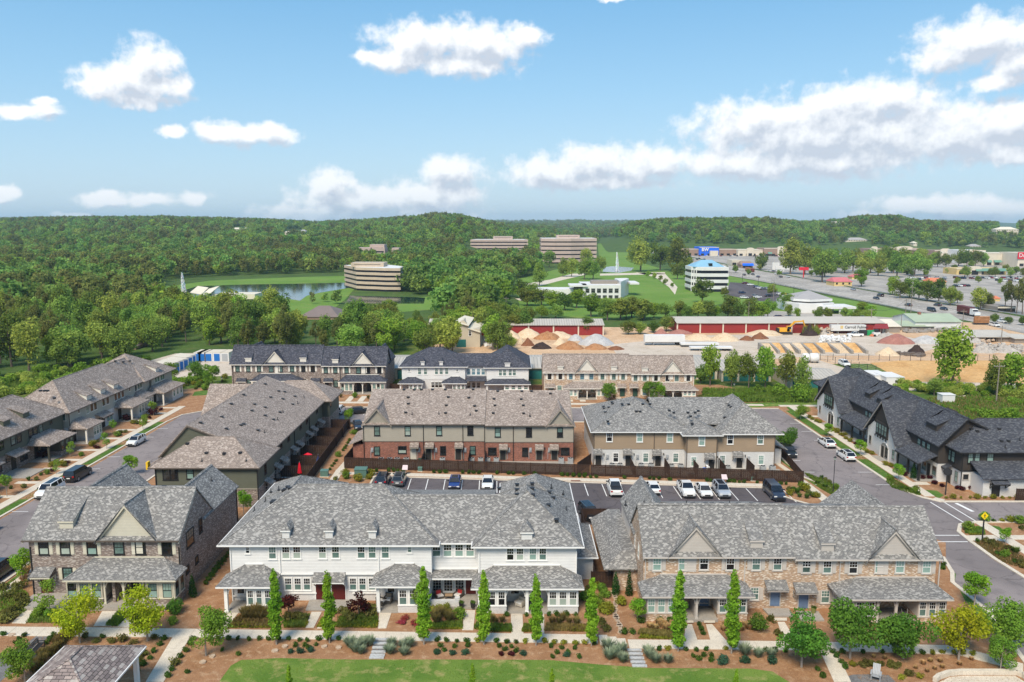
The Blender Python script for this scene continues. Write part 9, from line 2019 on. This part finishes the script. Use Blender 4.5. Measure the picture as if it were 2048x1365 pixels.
# storage containers with blue doors
cx_=[(Y1,x,188) for x in (1690,1722,1782,1853)]
def container(fn,x0,x1,yt,yb,rz,label,blue=True,L=6.):
 X0,Y=at(fn(x0,yb)); X1=at(fn(x1,yb))[0]; W=2.35; T=thing('storage_container',label,'storage container',((X0+X1)/2,Y,0),rz,'white storage containers with blue doors'); pb('shell',BX(-W/2,W/2,0,L,.1,2.7),CW,T); ob('door',BX(-W/2+.35,W/2-.35,-.06,-.005,.3,2.4).mesh('door','container_blue' if blue else MG),T); pb('roof_rim',BX(-W/2-.04,W/2+.04,-.04,L+.04,2.7,2.8),SCR,T)
for i,x in enumerate((1690,1722,1782,1853)): container(Y1,x-34,x+34,110,190,0,'white storage container with blue roller door facing the camera in the container yard')
container(Y1,1890,1950,110,190,0,'white storage container with a grey door at the right end of the container row',False)
for i,(x,y) in enumerate(((1650,205),(1622,220),(1585,240),(1545,255),(1510,270),(1470,285))): container(Y1,x-20,x+20,140,y+8,D90*.72,'white storage container with blue roller door, angled in the left file of the container yard')
# poles
def pole(fn,x,yb,yt,label,arm=True,mat='wood_pole',r=.16,name='utility_pole',cat='utility pole'):
 X,Y=at(fn(x,yb)); h=az(fn(x,yt),Y); T=thing(name,label,cat,(X,Y,0)); ob('post',MB().cyl(0,0,0,h,r,7,r*.65).mesh('post',mat),T)
 if arm: ob('crossarm',BX(-1.2,1.2,-.07,.07,h-.9,h-.75).mesh('crossarm',mat),T); [pb('insulator',MB().cyl(q,0,h-.75,h-.55,.06,6),MG,T) for q in (-1.1,-.5,.5,1.1)]
 return Vec((X,Y,h-.5))
P1=pole(Y7,1735,425,105,'tall wooden utility pole at right behind the meadow'); P2=pole(V5,962,970,680,'tallest pole beside the highway near the green slope'); P3=pole(V5,913,970,800,'second pole beside the highway, left of the tallest'); P4=pole(V5,578,1110,890,'wooden pole with transformer beside the cream shed'); P5=pole(V5,1458,1090,905,'leaning wooden pole right of the white barn'); P6=pole(V5,868,1110,960,'thin pole before the cream shed',False); P7=pole(V5,1828,1228,1060,'wooden pole before the open pole barn'); P8=pole(V3,738,872,745,'pole in front of the park trees at left of the red shed'); P9=pole(V4,1252,1020,845,'pale pole between belt trees above the red shed',False); P10=pole(V4,1495,830,655,'thin pole at the green verge by the hall',False); P11=pole(V4,1725,940,790,'pole left of the white hall',False)
for a,b in ((P2,P5),(P3,P2),(P4,P3)):
 pts=[a.lerp(b,i/8)-Vec((0,0,2.2*(1-(2*i/8-1)**2))) for i in range(9)]; struct('power_line',MB().tube(pts,.05,3),MD)
for x,yb,yt,w in ((350,500,375,'first'),(602,560,440,'second'),(848,630,500,'third'),(1160,710,570,'fourth')): pole(Q5,x,yb,yt,w+' black street light from the left on the green verge of the highway',False,MD,.14,'street_light','street light')
def wirefence(pts,label,h=2.):
 W=[Vec((*at(p),0)) for p in pts]; T=thing('wire_fence',label,'fence',tuple(W[0])); pm=MB(); m=MB()
 for a,b in zip(W[:-1],W[1:]):
  n=max(1,int((b-a).length/3))
  for i in range(n): c=a+(b-a)*i/n; pm.box(c.x-.05,c.x+.05,c.y-.05,c.y+.05,0,h)
  for z in (.4,.9,1.4,h-.05): m.tube([a+Vec((0,0,z)),b+Vec((0,0,z))],.025,3)
 part('posts',pm,MD,T,kind='stuff'); part('wires',m,MG,T,kind='stuff')
wirefence([V6(760,320),V6(1110,398),V6(1150,400)],'dark wire fence running down beside the concrete pad'); wirefence([V6(760,318),V6(1000,322),V6(1460,325),V6(1900,325)],'long wire fence along the edge of the timber yard')
sheet('service_road',[at(V6(*p)) for p in ((1270,455),(2100,465),(2100,500),(1290,492))],'gravel_pale',.07)
sheet('kerb_strip',[at(Y7(*p)) for p in ((1290,340),(1500,370),(2000,560),(2000,575),(1480,382),(1290,350))],'concrete',.05)
# ================================================================== woods
def inpoly(p,P):
 x,y=p; ins=False; j=len(P)-1
 for i in range(len(P)):
  if (P[i][1]>y)!=(P[j][1]>y) and x<(P[j][0]-P[i][0])*(y-P[i][1])/(P[j][1]-P[i][1])+P[i][0]: ins=not ins
  j=i
 return ins
KEEP=[
 [(308,580),(330,560),(420,554),(560,549),(700,545),(722,560),(690,584),(640,584),(612,590),(600,604),(622,618),(590,628),(564,604),(560,588),(430,586),(400,574),(352,586)],
 [(678,519),(808,521),(812,600),(680,600)],[(1076,466),(1200,466),(1200,545),(1078,545)],[(934,472),(1062,472),(1062,500),(934,500)],[(712,486),(798,486),(798,503),(712,503)],
 [(595,610),(695,608),(695,640),(595,642)],[(780,598),(880,590),(905,615),(800,630)],[(380,568),(530,568),(530,598),(380,598)],
 [(1020,560),(1130,540),(1200,486),(1262,488),(1262,515),(1330,535),(1480,560),(2100,600),(2100,760),(1400,760),(1270,800),(1020,740),(1010,650),(1030,628),(1280,640),(1280,600),(1050,606)],
 [(1200,482),(1380,488),(2200,500),(2200,760),(1270,760)],[(290,705),(460,696),(480,770),(290,770)],[(905,628),(980,628),(980,700),(905,700)],
 [(905,640),(965,640),(965,700),(905,700)],[(1050,555),(1290,555),(1290,606),(1050,606)],[(1196,476),(1250,476),(1250,500),(1196,500)]]
KY={1:527,2:862,3:1050,4:792,11:270,12:270,13:470}
HB=[(V1,1820,1952,138,170),(V2,455,672,150,195),(V2,295,350,330,385),(V5,340,560,216,270),(V5,990,1030,250,300),(V5,1530,1640,278,325),(V5,1780,2000,108,170),(V5,245,322,50,80)]
for fn,a,b,t,e in HB: KEEP.append([fn(a,t),fn(b,t),fn(b,e),fn(a,e)])
def blocked(x,y,z,h):
 for f in (0.,.35,.7,.95):
  p=proj(x,y,z+h*f)
  for i,k in enumerate(KEEP):
   if y<KY.get(i,9e9) and inpoly(p,k): return True
 return False
rf=random.Random(5); near=[]; far=[]
y=196.
while y<3100:
 s=9.0 if y<420 else (9.8 if y<900 else 12.5+y/400.)
 half=.70*y+40; x=-half
 while x<half:
  X=x+rf.uniform(-.42,.42)*s; Yy=y+rf.uniform(-.42,.42)*s; x+=s
  z=terrain(X,Yy) if Yy>500 else 0.
  h=13 if Yy<900 else 12
  p=proj(X,Yy,z)
  if p[0]<-130 or p[0]>2180: continue
  if Yy<500 and p[0]>1008 : continue
  if Yy<215 and p[0]>290: continue
  if p[0]<290 and Yy<202+ (p[0]/290)*25: continue
  if Yy<232 and 440<p[0]<1000: continue
  sz=1.
  if blocked(X,Yy,z,h):
   if Yy>480: continue
   sz=.66
   if blocked(X,Yy,z,h*.62):
    sz=.45
    if blocked(X,Yy,z,h*.42): continue

  (near if len(near)<100000 and Yy<420 else far).append((X,Yy,z,sz))
 y+=s
for y in np.arange(3100,6200,30):
 for a_ in np.arange(-1.5,10,.25):
  X=y*math.tan(R(a_+rf.uniform(-.12,.12))); Yy=y+rf.uniform(-14,14); far.append((X,Yy,terrain(X,Yy),1.25))
near.sort(key=lambda q:q[1]); ind=near[:235]; rest=near[235:]
G1='deciduous trees of the left wood'; G2='pines of the left wood'; G3='bright young trees of the left wood'
def fkind(X,Y):
 n=nz_(X/45,Y/45,7.); r_=rf.random()
 if n>.18: return 'f_pine' if r_<.75 else FT
 if n<-.22: return FB if r_<.45 else FR
 return FR if r_<.5 else (FT if r_<.75 else (FB if r_<.87 else 'f_pine'))
for X,Y,z,sz in ind:
 k=fkind(X,Y)
 plant_tree(k,X,Y,{FR:'rounded dark green tree in the wood behind the townhouses',FT:'tall full dark tree in the wood behind the townhouses','f_pine':'tall dark pine in the wood behind the townhouses',FB:'bright green tree at the wood edge behind the townhouses'}[k],group={'f_pine':G2,FB:G3}.get(k,G1+(' tall' if k==FT else '')),sc=sz*rf.uniform(.8,1.15)*(.74 if k=='f_pine' else .9),name='pine_tree' if k=='f_pine' else 'tree')
for x,y,w,k in ((880,700,60,FR),(905,706,56,FT),(975,660,34,FR),(1000,672,40,FT)): 
 X,Y=at((x,y)); plant_tree(k,X,Y,'dark tree crowding round the tan tower building',group='trees round the tower building',sc=w/60*.8,name='tree')
for x in range(1230,1960,85): X,Y=at(V1(x,893+(x%3)*8)); plant_tree(FR if x%2 else FB,X,Y,'tree of the dense belt hiding the near shore of the lake',sc=1.05,name='tree')
for x,w in ((640,110),(705,170),(800,170),(910,190)): X,Y=at(V3(x,1086)); plant_tree(FR,X,Y,'tree covering the left end of the left red shed',sc=w/190*.75,name='tree')
for i in range(34): X,Y=at((1400+i*19.5+rf.uniform(-9,9),rf.uniform(520,556))); plant_tree(FR,X,Y,'small tree standing in the far parking lots',sc=rf.uniform(.4,.6),name='tree')
# specific trees in the park, along the highway and in the meadow
def tp(fn,x,yb,w,kind,label,group=None,szz=1.,cat='tree',wf=1.):
 w=w*wf; szz*=.7 if kind==FT else 1
 X,Y=at(fn(x,yb)); wm=(fn(x+w,yb)[0]-fn(x,yb)[0])/1590*Y/.99; base={FR:12.5,FT:10.,FB:11.,'f_pine':8.6,'mid':4.6,'deep':5.}[kind]
 return plant_tree(kind,X,Y,label,cat,group,sc=wm/base,szz=szz,name='tree')
PK='round park trees before the large office'; L1='dark round tree in the park below the large office'
for x,yb,w in ((1255,565,100),(1335,565,110),(1450,590,130),(1530,590,130),(1600,530,100),(1040,650,130),(1005,525,90),(1130,480,100),(1460,475,110)): tp(V3,x,yb,w,FR,L1,PK,1.25,wf=1.3)
for x,yb,w in ((200,555,240),(390,545,210),(560,560,220),(650,560,120),(560,630,130),(1370,535,120),(1660,580,230),(1800,585,210),(1720,470,160),(1970,660,230)): tp(V4,x,yb,w,FR,'broad dark tree beside the highway and the park lawn','broad trees by the highway',1.1,wf=1.3)
for x,yb,w in ((275,610,60),(338,625,62),(392,650,60),(442,685,62),(507,710,50)): tp(V4,x,yb,w,FB,'small round tree lining the curved park drive','trees lining the curved drive',1.)
tp(V4,655,655,90,FB,'yellowish round tree left of the blue roofed office',None,.8)
BL='belt trees between the white building and the red sheds'
for x,yb,w,k in ((60,1010,170,FR),(200,1015,150,FT),(330,1010,140,FB),(440,1020,150,FR),(560,1005,140,FT),(650,1015,130,FR),(760,1020,170,FR),(860,1015,150,FT),(930,1010,110,FB),(1050,1010,190,FR),(1160,1020,140,FT),(1290,1010,170,FR),(1380,1015,150,FB),(1440,1010,160,FB),(800,860,200,FT),(1020,800,90,FR),(1480,790,110,FR),(1620,930,150,FR),(1580,820,60,FB),(1930,1010,110,FR),(2020,1010,100,FR),(1640,990,100,FB),(1730,1015,90,FB)): tp(V4,x,yb,w,k,'belt tree standing above the red shed roof',szz=.95,wf=1.2)
for x,yb,w,k in ((930,830,190,FR),(1060,830,170,FT),(1160,860,180,FB),(1270,870,180,FR),(1380,850,190,FB),(1510,930,220,FB),(1660,960,200,FT),(1780,960,210,FT),(1880,940,200,FR),(1990,960,200,FT),(700,960,170,FB),(800,980,190,FR),(910,1040,230,FR),(1060,940,120,FB),(1190,945,150,FR),(640,1060,120,FT),(560,1060,150,FB),(470,990,160,FR),(980,790,170,FT),(880,760,190,FR),(700,1060,120,FR)): tp(V3,x,yb,w,k,'belt tree before the white building',szz=.78,wf=1.2)
for x,yb,w in ((700,1020,0),): pass
for fn,x,yb,w,l in ((V3,1465,1090,180,'round dark tree bush standing before the left red shed'),(V4,80,1170,170,'first of four dark bushes left of the dark red heap'),(V4,200,1165,160,'second of four dark bushes left of the dark red heap'),(V4,330,1150,150,'third of four dark bushes left of the dark red heap'),(V4,450,1140,190,'fourth of four dark bushes left of the dark red heap'),(V3,770,1200,105,'dark shrubby tree between rubble and the brown cone')): tp(fn,x,yb,w,FR,l,None,.85)
for x,yb,w,k in ((40,545,200,FR),(140,600,230,FR),(240,545,180,FR),(330,560,200,FR),(410,545,180,FR),(500,560,180,FR),(580,560,190,FR),(650,585,190,FR),(720,470,130,FB),(800,560,200,FR),(830,600,200,FR),(900,560,200,FR),(1000,585,190,FR),(1090,580,160,FR),(1060,500,150,FR),(1160,500,120,FR),(1220,500,110,FR),(1300,505,110,FR),(1420,490,140,FR),(1500,495,130,FR),(1580,495,130,FR),(1660,495,110,FR),(820,390,90,FB)): tp(V5,x,yb,w,k,'dark rounded tree between the highway and the retail row',None,1.1,wf=1.15)
for x,yb,w,k in ((790,770,170,FB),(860,800,180,FR),(950,800,190,FT),(1040,810,180,FT),(1120,830,190,FT),(1230,840,220,FR),(1340,870,200,FR),(1410,850,130,FR),(1630,910,200,FT),(1700,900,150,FT),(490,690,180,FB),(1480,600,120,FR),(1770,600,110,FR),(1920,595,90,FR),(2040,590,80,FR),(1405,670,70,FB),(1610,655,70,FB),(1820,665,60,FB)): tp(V5,x,yb,w,k,'leafy tree beside the far side of the highway at right','trees on the far side of the highway',1.0)
for x,yb,w in ((1860,930,130),(1920,940,130),(1975,950,140),(2030,955,150)): tp(V5,x,yb,w,'f_pine','tall pine with bare lower trunk at the right edge beyond the highway','pines at the right edge',1.15)
for x,yb,w,k in ((500,980,170,FB),(580,1000,160,FB),(330,990,110,FR),(395,1000,110,FR),(75,1000,100,FR),(170,995,100,FR),(440,1005,110,FR),(540,1015,130,FR),(1760,1040,110,FR),(1900,1050,90,FR),(2030,1060,110,FR)): tp(V5,x,yb,w,k,'tree between the white hall and the timber yard','trees between the hall and the timber yard',.9)
for x,yb,w,k,l in ((1420,772,50,FB,'leafy tree at the left of the clump behind the right street'),(1463,774,46,FR,'dark tree second in the clump behind the right street'),(1497,776,44,FR,'dark tree third in the clump behind the right street'),(1530,776,52,FB,'yellow green tree fourth in the clump behind the right street'),(1572,782,50,FR,'dense tree fifth in the clump behind the right street'),(1605,790,44,FR,'dense tree at the right end of the clump beside the charcoal roof'),(1903,778,112,FB,'large open crowned tree alone before the sand field'),(1868,792,38,FR,'dark bushy tree at the foot of the large open one'),(2020,785,80,FB,'bright yellow green tree at the right edge behind the utility pole'),(1990,795,50,FR,'dark tree left of the bright one at the right edge'),(1400,768,40,FR,'dark tree beside the tan brick far townhouse'),(1020,700,34,FR,'small dark tree before the brown cone, over the white roofs')): tp(PX,x,yb,w,k,l,None,1.7 if w in(50,52,44,46) else 1.05)
rs=random.Random(9)
for i in range(60):
 px=rs.uniform(1400,1590); py=rs.uniform(782,803); X,Y=at((px,py)); shrub(rs.choice(['box','olive',MBU,'box']),X,Y,'',0,rs.uniform(.9,1.6))
for x in range(1410,1600,13): X,Y=at((x,803+(x-1410)*.01)); shrub('box',X,Y,'',0,1.5)
for px,py,s in ((1470,800,1.),(1560,792,1.6),(1596,800,1.9),(1970,840,1.6),(2020,845,1.6),(1710,790,1.)): X,Y=at((px,py)); shrub('scrub',X,Y,'',0,s*.8)
for i in range(70):
 px=rs.uniform(1790,2060); py=770+(px-1790)*.05+rs.uniform(0,16); X,Y=at((px,py)); shrub(rs.choice(['scrub_dark','scrub']),X,Y,'',0,rs.uniform(.5,.9))
for i in range(55):
 px=rs.uniform(1870,2080); py=rs.uniform(800,862); X,Y=at((px,py)); 
 if X<81: continue
 shrub(rs.choice(['scrub','olive','olive','grassy','greengrass']),X,Y,'',0,rs.uniform(.5,1.0))
for i in range(70):
 px=rs.uniform(-20,300); py=rs.uniform(752,800)-px*.12; X,Y=at((px,py)); shrub(rs.choice(['scrub','scrub_dark','scrub']),X,Y,'',0,rs.uniform(.6,1.3))
for i in range(34):
 px=rs.uniform(350,462); py=rs.uniform(752,782); X,Y=at((px,py)); shrub(rs.choice(['scrub',MBU,LBU,'olive']),X,Y,'',0,rs.uniform(.7,1.2))
for i,(px,py) in enumerate(((350,762),(395,760),(425,768))): X,Y=at((px,py)); plant_tree('mid',X,Y,('left','middle','right')[i]+' of three small trees beyond the beige townhouse',sc=1.1)
tufts('meadow_grass',[at(p) for p in ((1405,782),(1640,782),(1640,806),(1405,806))],9000,'grass_blade',.9,.13,31,'tall bright grass',spread=.4)
tufts('meadow_grass',[at(p) for p in ((1850,800),(2100,790),(2100,880),(1990,862))],3500,'straw_blade',.8,.12,32,'rough meadow grass',spread=.4)
tufts('meadow_grass',[at(p) for p in ((1850,800),(2100,790),(2100,880),(1990,862))],9000,'grass_blade',.7,.14,34,'rough meadow grass',spread=.4)
tufts('meadow_grass',[at(p) for p in ((-30,765),(300,715),(300,735),(100,768),(-30,812))],9000,'grass_blade',.9,.13,33,'tall grass below the left wood',spread=.4)
# the far wood: one mass, crowns instanced on points by geometry nodes
allfar=rest+far
def far_wood(pts):
 kinds=[]
 pc=bpy.data.collections.new('wood_kinds')
 names=[]
 for k,nm in (('far_a',5),('far_b',2),('far_pine',3)):
  for i in range(nm):
   c,t=TK[k][i]; o=bpy.data.objects.new('crown_kind_%02d'%len(names),c); pc.objects.link(o); names.append(o)
 me=bpy.data.meshes.new('far_wood'); n=len(pts); me.vertices.add(n); SZ=np.array([p[3] for p in pts],np.float32); pts=[p[:3] for p in pts]; co=np.array(pts,np.float32); me.vertices.foreach_set('co',co.ravel())
 r=np.random.default_rng(3)
 a=me.attributes.new('kind','INT','POINT'); kk=np.zeros(n,np.int32)
 for i,(X,Y,z) in enumerate(pts):
  v=nz_(X/110,Y/110,3.); kk[i]=(7+int(r.integers(3))) if (v>.12 and r.random()<.7) or r.random()<.12 else (5+int(r.integers(2)) if r.random()<(.34 if v<-.15 else .12) else int(r.integers(5)))
 a.data.foreach_set('value',kk)
 a=me.attributes.new('size','FLOAT','POINT'); a.data.foreach_set('value',SZ*(.62+.75*r.random(n)).astype(np.float32)*np.where(co[:,1]>900,1.0+(co[:,1]-900)/2600,1.).astype(np.float32)*np.where(kk>=7,.86,1.).astype(np.float32))
 a=me.attributes.new('turn','FLOAT','POINT'); a.data.foreach_set('value',(r.random(n)*6.283).astype(np.float32))
 o=ob('far_wood',me); o['kind']='stuff'; o['label']='dense mixed wood covering the hills'
 ng=bpy.data.node_groups.new('far_wood','GeometryNodeTree'); ng.interface.new_socket('Geometry',in_out='INPUT',socket_type='NodeSocketGeometry'); ng.interface.new_socket('Geometry',in_out='OUTPUT',socket_type='NodeSocketGeometry')
 N=ng.nodes.new; L=ng.links.new; gi=N('NodeGroupInput'); go=N('NodeGroupOutput'); ip=N('GeometryNodeInstanceOnPoints'); ci=N('GeometryNodeCollectionInfo')
 si(ci,'Collection',pc); si(ci,'Separate Children',True); si(ci,'Reset Children',True)
 def attr(nm,ty): q=N('GeometryNodeInputNamedAttribute'); q.data_type=ty; si(q,'Name',nm); return q.outputs[0]
 L(gi.outputs[0],ip.inputs['Points']); L(ci.outputs[0],ip.inputs['Instance']); si(ip,'Pick Instance',True); L(attr('kind','INT'),ip.inputs['Instance Index'])
 cx=N('ShaderNodeCombineXYZ'); L(attr('turn','FLOAT'),cx.inputs[2]); er=N('FunctionNodeEulerToRotation'); L(cx.outputs[0],er.inputs[0]); L(er.outputs[0],ip.inputs['Rotation'])
 sv=N('ShaderNodeCombineXYZ'); s_=attr('size','FLOAT'); [L(s_,sv.inputs[i]) for i in range(3)]; L(sv.outputs[0],ip.inputs['Scale']); L(ip.outputs[0],go.inputs[0])
 md=o.modifiers.new('trees','NODES'); md.node_group=ng
 return o
far_wood(allfar); flush_mass()
print('TREES',len(ind),len(allfar))
# far blue ranges need no trees; the air
hz=nmat('haze_air')[0]; nt=hz.node_tree; nt.nodes.remove(nt.nodes['Principled BSDF']); v=nt.nodes.new('ShaderNodeVolumePrincipled'); si(v,'Density',HAZE); si(v,'Color',(.62,.80,1.,1)); si(v,'Anisotropy',.2)
LK(nt,v.outputs[0],nt.nodes['Material Output'].inputs['Volume'])
if HAZE>0:
 o=struct('haze',BX(-15000,15000,-200,13500,-2,190),'haze_air',kind='stuff'); hz.cycles.homogeneous_volume=True if hasattr(hz.cycles,'homogeneous_volume') else True

# things the picture does not tell apart share a label and a group
_cnt={}
for o in bpy.data.objects:
 if 'category' in o.keys(): _cnt.setdefault(o['label'],[]).append(o)
for l_,os_ in _cnt.items():
 if len(os_)>1:
  for o in os_:
   if 'group' not in o.keys(): o['group']=l_
